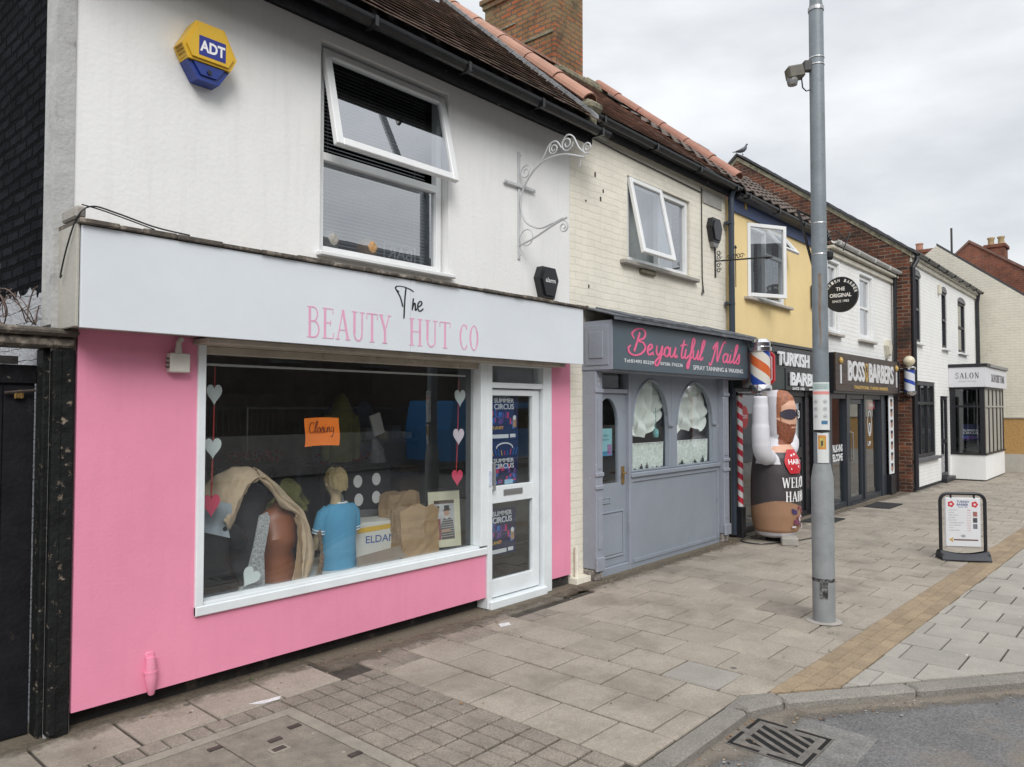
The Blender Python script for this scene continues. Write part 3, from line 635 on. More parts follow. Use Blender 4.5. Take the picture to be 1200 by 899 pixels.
for (a, b) in ((1.45, 2.37),):
    cv.box(a - .07, b + .08, 3.80, 3.875, -.02, .001, cf); cv.box(b, b + .08, 2.2, 3.798, -.02, .001, cf)
    cv.box(a, 1.93, 2.6, 3.795, -.02, -.002, cm); cv.box(1.94, b - .005, 2.6, 3.795, -.02, -.003, cm)
    for (q, w_) in ((2.28, 3.62), (2.12, 3.55), (1.86, 3.69), (1.86, 3.3), (2.3, 3.1)): cv.box(q, q + .07, w_, w_ + .035, -.004, .0035, cr_)
    cv.box(2.06, 2.16, 3.42, 3.49, -.004, .003, cf); cv.box(2.075, 2.145, 3.435, 3.475, -.004, .0045, cr_)
cvo = cv.build('drain_cover', None); cvo['label'] = 'concrete filled inspection cover let into the pavement in front of the pink wall'; cvo['category'] = 'inspection cover'
# yellow setts strip
ys = MB(); dx = Vector((13.27 - 4.43, 1.62 - 1.885)).normalized(); dn = Vector((-dx.y, dx.x)); o0 = Vector((4.43, 1.885)); wd = .098
for r in range(3):
    t = -.5 + (r % 2) * .1
    while t < 22:
        q = [o0 + dx*t + dn*(-wd*(r+1)), o0 + dx*(t+.2) + dn*(-wd*(r+1)), o0 + dx*(t+.2) - dn*(wd*r), o0 + dx*t - dn*(wd*r)]
        poly = clip([tuple(p) for p in q], *K2)
        slab(ys, poly, SETY, .0015, .003, .0015); t += .2
struct(ys.build('yellow_brick_strip', None))
# grey slabs of the filled-in bay
gs = MB(); gx, gy = .368, .366; r = 0; x = 5.07*1.0606 - 4*gx; YFs = line(tuple(o0 - dn*(wd*3 + .003)), tuple(o0 - dn*(wd*3 + .003) + dx*10)); YFs = tuple(-k for k in YFs)
while x < 27:
    y = 1.20*1.0606 + (r % 2)*gy/2 + 3*gy
    while y > -1.4:
        poly = [(x, y), (x + gx, y - .004), (x + gx, y + gy - .004), (x, y + gy)]
        poly = clip(clip(clip(poly, *YFs), *K2), 0, 1, 1.36)
        slab(gs, poly, SLABG, .006, .005, .002); y -= gy
    x += gx; r += 1
struct(gs.build('grey_paving_slabs', None))
# kerbs
kb = MB()
def kerb_run(p, q, n):
    p, q = Vector(p), Vector(q); d = (q - p) / n
    for i in range(n):
        a = p + d*i; b = p + d*(i+1) - d.normalized()*.006; u = (b-a); l_ = u.length; u.normalize(); v = Vector((-u.y, u.x)); w = .125
        T = Matrix(((u.x, v.x, 0, a.x), (u.y, v.y, 0, a.y), (0, 0, 1, 0), (0, 0, 0, 1)))
        kb.box(0, l_, 0, w, -.3, random.uniform(-.002, .003), T=T, c=.014)
kerb_run((-7.9, 1.855), (4.16, 1.855), 14)
kerb_run((4.17, 1.855), (4.44, 1.75), 1); kerb_run((4.45, 1.745), (8.8, -1.53), 6); kerb_run((8.82, -1.53), (80, -1.53), 79)
kb.prism([(4.12, 1.975), (4.37, 1.99), (4.54, 1.86), (4.45, 1.76), (4.18, 1.90)], (0, 0, 0), X_, Y_, Z_, -.05, -.0035)
struct(kb.build('kerb', KERB))
# dirt washed against the wall and in the gutter
FILM = film_mat('washed_dirt', (.075, .062, .045), (.20, .165, .12)); FILM2 = film_mat('leaf_dirt', (.09, .078, .062), (.25, .215, .175), .5)
xs = [-.5 + .1*i for i in range(36)]
struct(fade_sheet('wall_foot_dirt', [(x, 4.70) for x in xs], [(x, 4.20) for x in xs], .0055, FILM))
xs = [2.95 + .1*i for i in range(28)]
struct(fade_sheet('wall_foot_dirt', [(x, 4.60) for x in xs], [(x, 4.0) for x in xs], .0057, FILM))
xs = [5.5 + .1*i for i in range(120)]
struct(fade_sheet('wall_foot_dirt', [(x, 4.55 - max(0, x-10)*.03) for x in xs], [(x, 4.0 - max(0, x-10)*.03) for x in xs], .0059, FILM))
u = (Vector((8.8, -1.53)) - Vector((4.45, 1.745))).normalized(); v = Vector((-u.y, u.x)); A = [Vector((4.40, 1.78)) + u*.1*i for i in range(50)]
struct(fade_sheet('gutter_dirt', [tuple(p + v*.03) for p in A], [tuple(p - v*.22) for p in A], RZ + .003, FILM2))
A = [Vector((1.0 + .1*i, 1.87)) for i in range(36)]
struct(fade_sheet('gutter_dirt', [tuple(p) for p in A], [tuple(p - Vector((0, .2 + (.15 if p.x > 3.7 else 0)))) for p in A], RZ + .0032, FILM2))
rb = MB()
rb.box(5.5, 9.5, 4.215, 4.46, -.02, -.001); rb.box(2.95, 5.95, 4.215, 4.7, -.02, -.001); rb.box(9.5, 17.1, 4.1, 4.5, -.02, -.001); rb.box(17.1, 24.5, 3.85, 4.1, -.02, -.001); rb.box(-.5, 2.95, 4.46, 4.8, -.02, -.001)
struct(rb.build('concrete_margin', mat('margin_concrete', (.19, .17, .14), .95, .3, 6, .8, 60, grain=.3, gs=90, dirt=((.07, .06, .045), 5, .48, .7))))
# ================================================================== PINK SHOP (white above, pink below)
pk = thing('pink_shop', (3.7, 4.5, 0), 'white rendered two storey shop with pink ground floor, large display window and wide blank fascia', 'shop')
wallmesh('upper_wall', WHITE, 1.36, 5.98, 2.6, 4.62, 4.5, [(3.03, 4.29, 2.86, 4.40)], pk)
wallmesh('pink_wall', PINK, 1.465, 5.92, .11, 2.2, 4.45, [(2.135, 4.705, .49, 2.2), (4.7, 5.6, .11, 2.2)], pk, .1)
b = MB(); b.box(1.363, 1.46, 4.51, 9.0, 0, 4.6); b.box(1.46, 5.9, 8.9, 9.0, 0, 4.6); b.box(5.88, 5.97, 4.62, 8.9, 0, 4.6); b.build('side_wall', BLACKB, pk)
b = MB(); b.prism([(4.5, 4.6), (9.0, 4.6), (6.65, 6.7)], (1.37, 0, 0), Y_, Z_, X_, 0, .08); b.build('gable', BLACKB, pk)
b = MB(); b.box(1.45, 4.71, 4.56, 4.6, -.02, .2); b.box(5.59, 5.93, 4.49, 4.55, -.02, .2); b.box(1.46, 4.7, 4.5, 4.62, .2, .3); b.build('plinth', PLINTH, pk)
# painted-over corner quoins
b = MB(); b.box(1.345, 1.36, 4.5, 4.66, 2.2, 4.62); b.box(1.345, 1.465, 4.48, 4.497, 0, 2.7); b.box(1.345, 1.44, 4.488, 4.498, 2.7, 4.5); b.build('corner_strip', mat('corner_white', (.42, .42, .41), .9, .15, 6, .6, 40, dirt=((.14, .13, .12), 7, .6, .75)), pk)
# fascia
b = MB()
for (a, c_) in ((1.39, 3.62), (3.623, 5.79)): b.box(a, c_, 4.195, 4.22, 2.165, 2.70, c=.002)
fs_ = b.build('fascia', FASC, pk)
b = MB(); b.box(1.392, 5.788, 4.221, 4.44, 2.18, 2.66); b.build('fascia_box', BEIGE, pk)
b = MB(); b.box(1.372, 1.388, 4.215, 4.49, 2.17, 2.72, c=.004); b.build('fascia_end_board', mat('end_board', (.40, .385, .34), .8, .1, 4, .3, 30, dirt=((.12, .1, .08), 6, .66, .7)), pk)
# decayed timber capping along the top of the fascia
b = MB()
x = 1.37
while x < 5.85:
    w = random.uniform(.12, .3); e = min(x + w, 5.85); b.box(x, e - .004, 4.17 + random.uniform(-.008, .008), 4.5, 2.705, 2.725 + random.uniform(0, .012), c=.004); x = e
b.build('fascia_capping', DARKWOOD, pk)
b = MB(); b.box(1.36, 1.41, 4.2, 4.42, 2.735, 2.80, c=.01); b.build('stone_corner_block', CONC, pk)
# lettering on the fascia
PINKL = mat('faded_pink_letters', (.72, .36, .50), .6, .06, 8); INK = mat('black_ink', (.012, .012, .014), .5, 0)
b = MB(); put_serif(b, 'BEAUTY', (2.73, 4.195, 2.212), X_, Z_, .70, .205, PINKL, depth=.0015, wt=.85); put_serif(b, 'HUT', (3.60, 4.195, 2.212), X_, Z_, .43, .205, PINKL, depth=.0015, wt=.85); put_serif(b, 'CO', (4.12, 4.195, 2.212), X_, Z_, .225, .205, PINKL, depth=.0015, wt=.85)
l1 = b.build('lettering', None, fs_); l1['label'] = 'tall pink serif letters'
b = MB(); put_script(b, 'The', (3.53, 4.195, 2.475), X_, Z_, .165, INK, .06, .0016, 1.15); l2 = b.build('lettering', None, fs_); l2['label'] = 'thin black handwritten word'
# display window
b = MB()
b.box(2.13, 2.18, 4.43, 4.56, .485, 2.165, c=.004); b.box(4.62, 4.705, 4.43, 4.56, .56, 2.165, c=.004)
b.box(2.13, 4.70, 4.425, 4.56, .485, .545, c=.006); b.box(2.18, 4.62, 4.445, 4.55, .545, .562, c=.003)
dw = b.build('display_window', WOODW, pk)
b = MB(); b.box(2.10, 5.6, 4.26, 4.5, 2.135, 2.168, c=.004); b.box(2.18, 4.62, 4.46, 4.53, 2.085, 2.135, c=.004); b.build('window_head', BEIGE, pk)
b = MB(); b.quad((2.18, 4.525, .56), (4.62, 4.525, .56), (4.62, 4.525, 2.09), (2.18, 4.525, 2.09)); b.build('pane', SHOPG, dw)
SILL = mat('white_display_shelf', (.66, .68, .69), .6, .06, 4)
b = MB(); b.box(2.1, 4.72, 4.56, 5.35, .47, .50); b.build('display_shelf', SILL, pk)
b = MB(); b.box(2.15, 4.60, 4.60, 4.615, 2.02, 2.035); b.build('curtain_rail', UPVC, pk)
# shop door
b = MB()
b.box(4.706, 4.765, 4.43, 4.56, .01, 2.165, c=.004); b.box(5.475, 5.60, 4.43, 4.56, .01, 2.165, c=.004); b.box(4.765, 5.475, 4.44, 4.56, 1.925, 1.975, c=.004); b.box(4.765, 5.475, 4.44, 4.56, 2.125, 2.165, c=.004)
b.box(4.72, 5.50, 4.40, 4.56, .0, .075, c=.008)
b.build('door_frame', WOODW, pk)
b = MB(); b.quad((4.765, 4.5, 1.975), (5.475, 4.5, 1.975), (5.475, 4.5, 2.125), (4.765, 4.5, 2.125)); b.build('transom_pane', SHOPG, pk)
b = MB(); d0 = 4.47; d1 = 4.515
b.box(4.775, 4.80, d0, d1, .085, 1.915, c=.003); b.box(5.36, 5.455, d0, d1, .085, 1.915, c=.004)
b.box(4.80, 5.36, d0, d1, .085, .235, c=.003); b.box(4.80, 5.36, d0, d1, .905, 1.055, c=.003); b.box(4.80, 5.36, d0, d1, 1.86, 1.915, c=.003)
dr = b.build('door', WOODW, pk)
b = MB(); b.quad((4.80, 4.50, .235), (5.36, 4.50, .235), (5.36, 4.50, .905), (4.80, 4.50, .905)); b.build('pane', SHOPG, dr); b = MB(); b.quad((4.80, 4.50, 1.055), (5.36, 4.50, 1.055), (5.36, 4.50, 1.86), (4.80, 4.50, 1.86)); b.build('pane', SHOPG, dr)
STEEL = mat('satin_metal', (.45, .45, .45), .35, .1, 8, metal=.9)
b = MB(); b.box(4.95, 5.21, 4.462, 4.47, .965, 1.02, c=.003); b.box(4.965, 5.195, 4.458, 4.462, .985, 1.005); b.build('letter_box', STEEL, dr)
b = MB(); b.tube([(4.79, 4.47, 1.02), (4.79, 4.43, 1.03), (4.79, 4.43, 1.26), (4.79, 4.47, 1.27)], .012); b.build('door_handle', STEEL, dr)
# posters taped inside the door
def poster(x0, z0, w, h, y, parent, second=False, faint=False, lab=None, nm='poster'):
    b = MB(); bk = mat('poster_navy', (.012, .018, .07), .5, .5, 12); mg = mat('poster_violet', (.11, .05, .22), .5, .7, 22); cy = mat('poster_blue', (.03, .13, .42), .5, .8, 26); wt = mat('poster_white', (.62, .64, .68), .5, 0); gd = mat('poster_gold', (.5, .34, .06), .5, .2, 9); rd = mat('poster_magenta', (.45, .03, .12), .5, .3, 9)
    b.box(x0, x0 + w, y, y + .002, z0, z0 + h, bk)
    def P(u, v, ww, hh, m, k=1): b.box(x0 + u*w, x0 + (u+ww)*w, y - .0006*k, y, z0 + v*h, z0 + (v+hh)*h, m)
    random.seed(3 if second else 5)
    if not second:
        for i in range(26):
            u, v = random.uniform(.03, .85), random.uniform(.24, .58); P(u, v, random.uniform(.04, .14), random.uniform(.04, .14), random.choice([mg, cy, cy, mg, rd]), 1 + i*.08)
        b.lathe([(.0, 0), (.045, .0), (.045, .001)], (0, 0, 0), wt, 12, Matrix.Translation((x0 + .86*w, y - .004, z0 + .5*h)) @ Matrix.Rotation(R(90), 4, 'X') @ Matrix.Scale(.5, 4))
        b.box(x0 + .8*w, x0 + .93*w, y - .004, y, z0 + .28*h, z0 + .47*h, mat('poster_jacket', (.35, .22, .14), .6, .3, 20)); P(.0, .55, .1, .1, rd, 4)
        P(.02, .04, .62, .085, wt, 4); P(.7, .05, .2, .08, wt, 4)
        put_text(b, 'SUMMER', (x0 + .12*w, y, z0 + .84*h), X_, Z_, .72*w, .1*h, wt, .01, .0042); put_text(b, 'CIRCUS', (x0 + .12*w, y, z0 + .69*h), X_, Z_, .72*w, .125*h, wt, .01, .0042)
        put_text(b, 'PLANET', (x0 + .04*w, y, z0 + .24*h), X_, Z_, .42*w, .07*h, gd, .0, .0046)
    else:
        pts = arc(x0 + .5*w, z0 + .82*h, .3*w, .12*h, 0, 180, 12); ribbon(b, [(p[0], p[1] - 0) for p in pts], .012, (0, y, 0), X_, Z_, wt, .003)
        for i in range(9): ribbon(b, [(x0 + (.1 + .1*i)*w, z0 + .66*h), (x0 + (.02 + .12*i)*w, z0 + (.76 + .02*abs(4-i))*h)], .008, (0, y, 0), X_, Z_, random.choice([gd, rd, cy]), .0022 + i*.0001)
        for i in range(22):
            u, v = random.uniform(.03, .85), random.uniform(.02, .36); P(u, v, random.uniform(.05, .16), random.uniform(.04, .12), random.choice([mg, cy, cy, rd]), 1 + i*.08)
        put_text(b, 'SUMMER', (x0 + .1*w, y, z0 + .5*h), X_, Z_, .74*w, .09*h, wt, .01, .0042); put_text(b, 'CIRCUS', (x0 + .1*w, y, z0 + .36*h), X_, Z_, .74*w, .115*h, wt, .01, .0042)
        P(.5, 0, .3, .1, mat('poster_lightblue', (.3, .5, .66), .5, .1, 9), 5)
    random.seed(11)
    o = b.build(nm, None); o['label'] = lab; o['category'] = 'poster'; o['group'] = 'circus posters in the pink shop door'; return o
poster(4.83, 1.46, .37, .40, 4.515, None, lab='upper circus poster inside the glass of the white shop door')
poster(4.83, 1.06, .37, .395, 4.515, None, True, lab='circus poster with arched emblem directly below the topmost poster in the white door')
poster(4.86, .42, .36, .42, 4.56, None, lab='dim circus poster behind the bottom pane of the white door')
b = MB(); b.box(4.72, 4.745, 4.42, 4.43, 1.07, 1.2); b.box(4.775, 4.80, 4.462, 4.47, .8, .9, mat('label_blue', (.5, .55, .65), .5, .3, 30)); b.build('door_sticker', mat('label_white', (.6, .62, .64), .5, .1), dr)
# upstairs window with the top light pushed open
b = MB(); b.frame(3.05, 4.27, 2.87, 4.385, .055, 4.565, 4.63); b.box(3.105, 4.215, 4.567, 4.628, 3.555, 3.615, c=.004)
uw = b.build('window', UPVC, pk)
b = MB(); b.quad((3.10, 4.60, 2.92), (4.22, 4.60, 2.92), (4.22, 4.60, 3.56), (3.10, 4.60, 3.56)); b.build('pane', UPG, uw)
sash_part(pk, 3.06, 4.26, 4.345, .76, 4.56, 13.5, UPVC, .06, .05)
b = MB(); b.box(3.0, 4.33, 4.44, 4.565, 2.83, 2.862, c=.006); b.build('window_sill', UPVC, pk)
BL = mat('blind_slat', (.30, .31, .32), .5, .05); blinds(uw, 3.1, 4.2, 2.93, 4.33, 4.70, BL)
b = MB(); b.frame(3.72, 4.05, 2.93, 3.07, .008, 4.635, 4.645); put_text(b, 'BAR', (4.02, 4.645, 2.955), -X_, Z_, .25, .09, None, .0, .004); sg = b.build('window_sign', mat('neon_tube_off', (.5, .52, .55), .4)); sg['label'] = 'small bar sign seen from behind at the bottom of the upstairs window'; sg['category'] = 'sign'
for i, (x, c_, lb) in enumerate([(3.22, (.32, .30, .27), 'round patterned jar at the left end of the upstairs window ledge'), (3.58, (.42, .24, .10), 'round orange jar near the middle of the upstairs window ledge')]):
    b = MB(); b.lathe([(.03, 0), (.07, .03), (.085, .08), (.07, .125), (.03, .15)], (x, 4.67, 2.92), None, 20); o = b.build('jar', mat('jar%d' % i, c_, .4, .5, 40), smooth=True); o['label'] = lb; o['category'] = 'jar'; o['group'] = 'jars on the upstairs window ledge'
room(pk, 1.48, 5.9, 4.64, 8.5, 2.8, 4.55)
room(pk, 1.48, 5.86, 4.57, 8.6, .02, 2.78, mat('shop_interior', (.30, .295, .28), .9, .3, 1.2))
# eaves, roof
plain_tiles('roof', TILE, pk, 1.2, 6.03, 4.13, 4.56, .90, 6.62, .15, .162)
b = MB(); b.prism([(4.12, 4.50), (6.64, 6.77), (9.1, 4.55), (9.0, 4.50), (6.64, 6.70), (4.2, 4.47)], (1.22, 0, 0), Y_, Z_, X_, 0, 4.8); b.build('roof_deck', BLACK, pk)
b = MB(); b.box(1.2, 5.99, 4.22, 4.26, 4.36, 4.52, c=.004); b.box(1.3, 5.98, 4.26, 4.5, 4.49, 4.51); b.build('eaves_board', BLACKW, pk)
gutter('gutter', pk, 1.2, 6.14, 4.15, 4.49, .062)
b = MB(); half_tube(b, (6.1, 4.33, 4.86), (6.1, 6.7, 6.86), .105, 6); b.build('verge_tiles', TERRA, pk)
b = MB()
P_ = [(4.16, 4.60), (4.24, 4.68), (4.4, 4.83), (5.2, 5.545), (6.6, 6.81)]
for i in range(len(P_) - 1): b.prism([P_[i], P_[i+1], (P_[i+1][0], P_[i+1][1] + .045), (P_[i][0], P_[i][1] + .045)], (5.965, 0, 0), Y_, Z_, X_, 0, .05)
for i in range(22): t = i/22; b.box(5.962, 6.018, 4.3 + 2.3*t, 4.3 + 2.3*t + .07, 4.775 + 2.07*t, 4.79 + 2.07*t)
b.build('lead_soaker', mat('pale_lead', (.22, .23, .24), .6, .3, 9, .4, 25), pk)
b = MB(); b.box(6.01, 6.17, 4.28, 4.45, 4.60, 4.86, c=.02); b.box(5.98, 6.2, 4.22, 4.42, 4.73, 4.83, c=.03); b.build('verge_mortar', MORTAR, pk)
b = MB(); half_tube(b, (1.2, 6.64, 6.80), (6.02, 6.64, 6.80), .12, 11); b.build('ridge_tiles', TERRA, pk)

# ================================================================== CREAM HOUSE (nail bar below)
cm_ = thing('cream_shop', (7.8, 4.5, 0), 'cream painted brick house with an open upstairs window and a grey nail bar front below', 'shop')
wallmesh('upper_wall', CREAM, 5.982, 9.55, 0, 4.78, 4.5, [(7.06, 8.52, 3.40, 4.37), (6.22, 9.35, -.01, 2.35)], cm_)
body(cm_, 5.985, 9.55, 4.62, 9, 0, 4.7, REDB)
b = MB(); b.box(6.9, 8.65, 4.43, 4.56, 3.345, 3.395, c=.01); b.build('window_sill', CONC, cm_)
b = MB(); b.frame(7.08, 8.50, 3.405, 4.36, .055, 4.53, 4.60); b.box(7.78, 7.83, 4.532, 4.598, 3.46, 4.305, c=.004); w_ = b.build('window', UPVC, cm_)
b = MB(); b.quad((7.8, 4.57, 3.44), (8.46, 4.57, 3.44), (8.46, 4.57, 4.32), (7.8, 4.57, 4.32)); b.build('pane', UPG, w_)
sash_part(cm_, 7.09, 7.81, 4.35, .90, 4.53, 12, UPVC, .055, .045)
b = MB(); b.grid(lambda u, v: (7.1 + 1.35*u, 4.72 + .02*math.sin(u*70), 3.42 + .9*v), 120, 2); b.build('net_curtain', mat('net_curtain', (.42, .44, .43), .9, .1), w_, smooth=True)
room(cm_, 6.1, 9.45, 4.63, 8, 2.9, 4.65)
plain_tiles('roof', TILE2, cm_, 6.15, 9.45, 4.32, 4.79, .845, 6.6, .15, .165)
b = MB(); b.prism([(4.30, 4.73), (6.62, 6.70), (9.1, 4.75), (9.0, 4.7), (6.62, 6.63), (4.4, 4.7)], (6.16, 0, 0), Y_, Z_, X_, 0, 3.36); b.build('roof_deck', BLACK, cm_)
b = MB(); b.box(6.12, 9.5, 4.40, 4.44, 4.63, 4.79, c=.004); b.build('eaves_board', BLACKW, cm_)
gutter('gutter', cm_, 6.16, 9.62, 4.335, 4.755, .058)
b = MB(); half_tube(b, (9.52, 4.30, 4.87), (9.52, 6.62, 6.83), .10, 6); b.build('verge_tiles', mat('verge_red', (.33, .165, .12), .8, .14, 4, .2, 50, island=.12), cm_)
b = MB(); half_tube(b, (6.2, 6.62, 6.72), (9.5, 6.62, 6.72), .10, 8); b.build('ridge_tiles', mat('ridge_brown', (.22, .11, .075), .9, .3, 4, .3, 50, island=.15), cm_)
b = MB(); b.box(8.86, 9.4, 4.485, 4.50, 4.43, 4.60, c=.004); b.build('painted_panel', mat('grey_panel', (.33, .32, .29), .8, .15, 5), cm_)
b = MB(); b.tube([(8.82, 4.49, 4.62), (8.82, 4.488, 3.45), (8.84, 4.488, 3.3), (8.80, 4.488, 3.22), (8.86, 4.488, 3.24), (8.83, 4.488, 3.36)], .008, None, 6); b.tube([(6.3, 4.49, 4.60), (6.9, 4.49, 4.58), (8.8, 4.488, 4.55)], .007, None, 6)
for (x, z) in ((6.42, 4.2), (6.52, 3.96), (6.25, 3.9), (6.3, 3.0), (6.57, 4.06)): q = MB(); q.box(x, x + random.uniform(.012, .022), 4.494, 4.4995, z, z + random.uniform(.015, .05)); q.build('wall_fixing', mat('dark_cable', (.05, .045, .04), .7), cm_)
b.build('wall_cable', mat('dark_cable', (.05, .045, .04), .7), cm_)
b = MB(); down_pipe(b, [(6.03, 4.46, .02), (6.03, 4.46, .36)], .022); b.box(5.95, 6.2, 4.40, 4.5, 0, .06); b.build('pipe_stub', CREAM, cm_)
b = MB(); b.box(7.30, 7.62, 4.46, 4.52, 3.29, 3.345, c=.01); b.build('broken_patch', MORTAR, cm_)

# chimney on the ridge
ch = thing('chimney', (8.77, 7.2, 6.4), 'tall weathered orange and buff brick chimney stack on the tiled roof ridge', 'chimney')
b = MB(); b.box(8.42, 9.12, 6.6, 8.0, 5.2, 8.12); b.build('stack', REDB2, ch)
b = MB(); b.box(8.385, 9.155, 6.565, 8.035, 8.05, 8.13, c=.01); b.box(8.35, 9.19, 6.53, 8.07, 8.13, 8.21, c=.01); b.build('corbel', REDB2, ch)
b = MB(); b.box(8.395, 8.42, 6.62, 7.6, 7.25, 7.29, c=.006); b.box(8.40, 8.42, 7.35, 7.7, 7.62, 7.65); b.build('drip_course', MORTAR, ch)
b = MB()
for i in range(12): b.box(8.33, 9.17, 6.52, 6.62, 6.60 + random.uniform(0, .05), 6.74, c=.02) if i == 0 else b.box(8.34, 8.43, 6.55 + i*.12, 6.68 + i*.12, 6.55, 6.78 - i*.09, c=.02)
b.box(8.4, 9.62, 6.46, 6.60, 6.62, 6.73, c=.03); b.box(9.12, 9.6, 6.5, 6.72, 6.66, 6.80, c=.03)
b.build('flaunching', MORTAR, ch)
for x_ in (6.95, 7.55):
    b = MB(); b.lathe([(.13, 0), (.12, .3), (.14, .33), (.14, .38), (.1, .38)], (8.77, x_, 8.21), None, 20); b.build('chimney_pot', TERRA, ch, smooth=True)
b = MB(); b.tube([(8.41, 6.60, 8.0), (8.36, 6.55, 7.92), (8.38, 6.56, 7.84), (8.46, 6.53, 7.9)], .012, None, 6); b.build('iron_hook', mat('grey_iron', (.2, .2, .2), .6), ch)

# ------------------------------------------------------------------ nail bar shopfront
nb = thing('nail_bar_front', (7.8, 4.3, 0), 'grey painted timber shopfront with two arched windows, arched door and dark sign board', 'shopfront')
Yf = 4.40
b = MB()
# pilasters
for (a, c_) in ((6.19, 6.31), (9.07, 9.22)):
    b = MB()
    b.box(a, c_, 4.33, Yf + .1, .12, 2.12, c=.006); b.box(a - .01, c_ + .01, 4.31, 4.34, .10, .24, c=.006)
    for z in (.92, 1.05, 1.9): b.box(a - .008, c_ + .008, 4.315, 4.345, z, z + .045, c=.008)
    b.box(a + .03, c_ - .03, 4.322, 4.332, .32, .84, c=.003); b.box(a + .03, c_ - .03, 4.322, 4.332, 1.13, 1.84, c=.003)
    b.build('pilaster', GREYC, nb)
for a in (6.19, 9.07): b = MB(); b.box(a, a + .13, 4.34, 4.5, .0, .115, c=.015); b.build('pilaster_base', mat('chipped_stone', (.3, .27, .25), .9, .4, 12, .8, 50, dirt=((.1, .09, .08), 9, .5, .6)), nb)
b = MB(); b.box(6.31, 6.90, Yf, Yf + .1, .0, .085, c=.006); b.box(6.91, 9.07, Yf + .005, Yf + .1, .0, .99); b.box(6.93, 9.05, Yf - .01, Yf + .005, .94, .99, c=.003); b.box(6.93, 9.05, Yf - .035, Yf + .1, .99, 1.04, c=.008)
b.box(7.0, 8.98, Yf - .006, Yf + .005, .06, .1, c=.002); b.box(6.93, 6.975, Yf - .008, Yf + .005, .06, .94, c=.002); b.box(9.0, 9.05, Yf - .008, Yf + .005, .06, .94, c=.002)
b.build('stall_riser', GREY, nb)
def arch_panel(mb, x0, x1, z0, z1, wx0, wx1, wz0, y0, y1, spring, n=14, m=None):
    """panel with a round-headed opening"""
    cx = (wx0 + wx1) / 2; rx = (wx1 - wx0) / 2; top = z1 - .05; rz = top - spring
    A = [(wx0, wz0)] + [(cx - rx * math.cos(math.pi * i / n), spring + rz * math.sin(math.pi * i / n)) for i in range(n + 1)] + [(wx1, wz0)]
    mb.box(x0, wx0, y0, y1, z0, z1, m); mb.box(wx1, x1, y0, y1, z0, z1, m)
    if wz0 > z0: mb.box(wx0, wx1, y0, y1, z0, wz0, m)
    for i in range(1, len(A) - 2):
        p, q = A[i], A[i + 1]
        vs = [(p[0], y0, p[1]), (q[0], y0, q[1]), (q[0], y0, z1), (p[0], y0, z1), (p[0], y1, p[1]), (q[0], y1, q[1]), (q[0], y1, z1), (p[0], y1, z1)]
        mb.add(vs, [(0, 1, 2, 3), (4, 7, 6, 5), (0, 4, 5, 1)], m)
    return A
for (x0, x1, wx0, wx1) in ((6.935, 7.86, 7.00, 7.80), (7.865, 9.065, 7.99, 8.93)):
    b = MB(); A = arch_panel(b, x0, x1, 1.045, 2.12, wx0, wx1, 1.06, Yf + .012, Yf + .07, 1.55)
    b.tube([(p[0], Yf + .012, p[1]) for p in A[1:-1]], .016, None, 6); b.box(wx1 - .02, wx1 + .07, Yf - .015, Yf + .012, 1.53, 1.57, c=.005)
    o = b.build('arched_window', GREY, nb)
    p = MB(); p.quad((wx0 - .01, Yf + .06, 1.05), (wx1 + .01, Yf + .06, 1.05), (wx1 + .01, Yf + .06, 2.11), (wx0 - .01, Yf + .06, 2.11)); p.build('pane', SHOPG, o)
    CUR = mat('white_net', (.84, .88, .85), .9, .06, 14, .4, 60)
    K = [(0, 1.36), (.12, 1.365), (.22, 1.44), (.32, 1.45), (.42, 1.42), (.5, 1.41), (.58, 1.42), (.68, 1.45), (.76, 1.50), (.86, 1.56), (1, 1.66)] if wx0 < 7.5 else [(0, 1.37), (.16, 1.38), (.25, 1.47), (.34, 1.50), (.42, 1.48), (.5, 1.46), (.58, 1.47), (.68, 1.50), (.76, 1.47), (.84, 1.44), (.9, 1.45), (1, 1.56)]
    def drape(u, v, wx0=wx0, wx1=wx1, K=K):
        for k in range(len(K) - 1):
            if K[k][0] <= u <= K[k+1][0]: t = (u - K[k][0]) / (K[k+1][0] - K[k][0]); lo = K[k][1]*(1-t) + K[k+1][1]*t
        z = lo + (2.10 - lo)*(1 - v); x = wx0 - .02 + (wx1 - wx0 + .04)*u
        return (x + .012*math.sin(v*7 + u*4), Yf + .14 + .034*math.sin(u*34 + v*7*(.5 - u)) + .016*math.sin(u*19 - v*11) + .022*math.sin(v*20 + 9*abs(u - .5))*v, z + .003*math.sin(u*60)*v)
    p = MB(); p.grid(drape, 140, 40); c1 = p.build('swag_curtain', CUR, o, smooth=True)
    p = MB(); p.grid(lambda u, v: (wx0 + (wx1-wx0)*u, Yf + .11 + .020*math.sin(u*62 + v) + .006*math.sin(u*23), 1.345 - (.275 + .03*abs(math.sin(u*26)))*v), 140, 6); p.build('cafe_curtain', mat('sheer_lace', (.68, .73, .70), .9, .22, 30, .3, 60), o, smooth=True)
    p = MB(); p.tube([(wx0 - .02, Yf + .10, 1.345), (wx1 + .02, Yf + .10, 1.345)], .006, None, 6); p.build('curtain_wire', UPVC, o)
ob = MB()
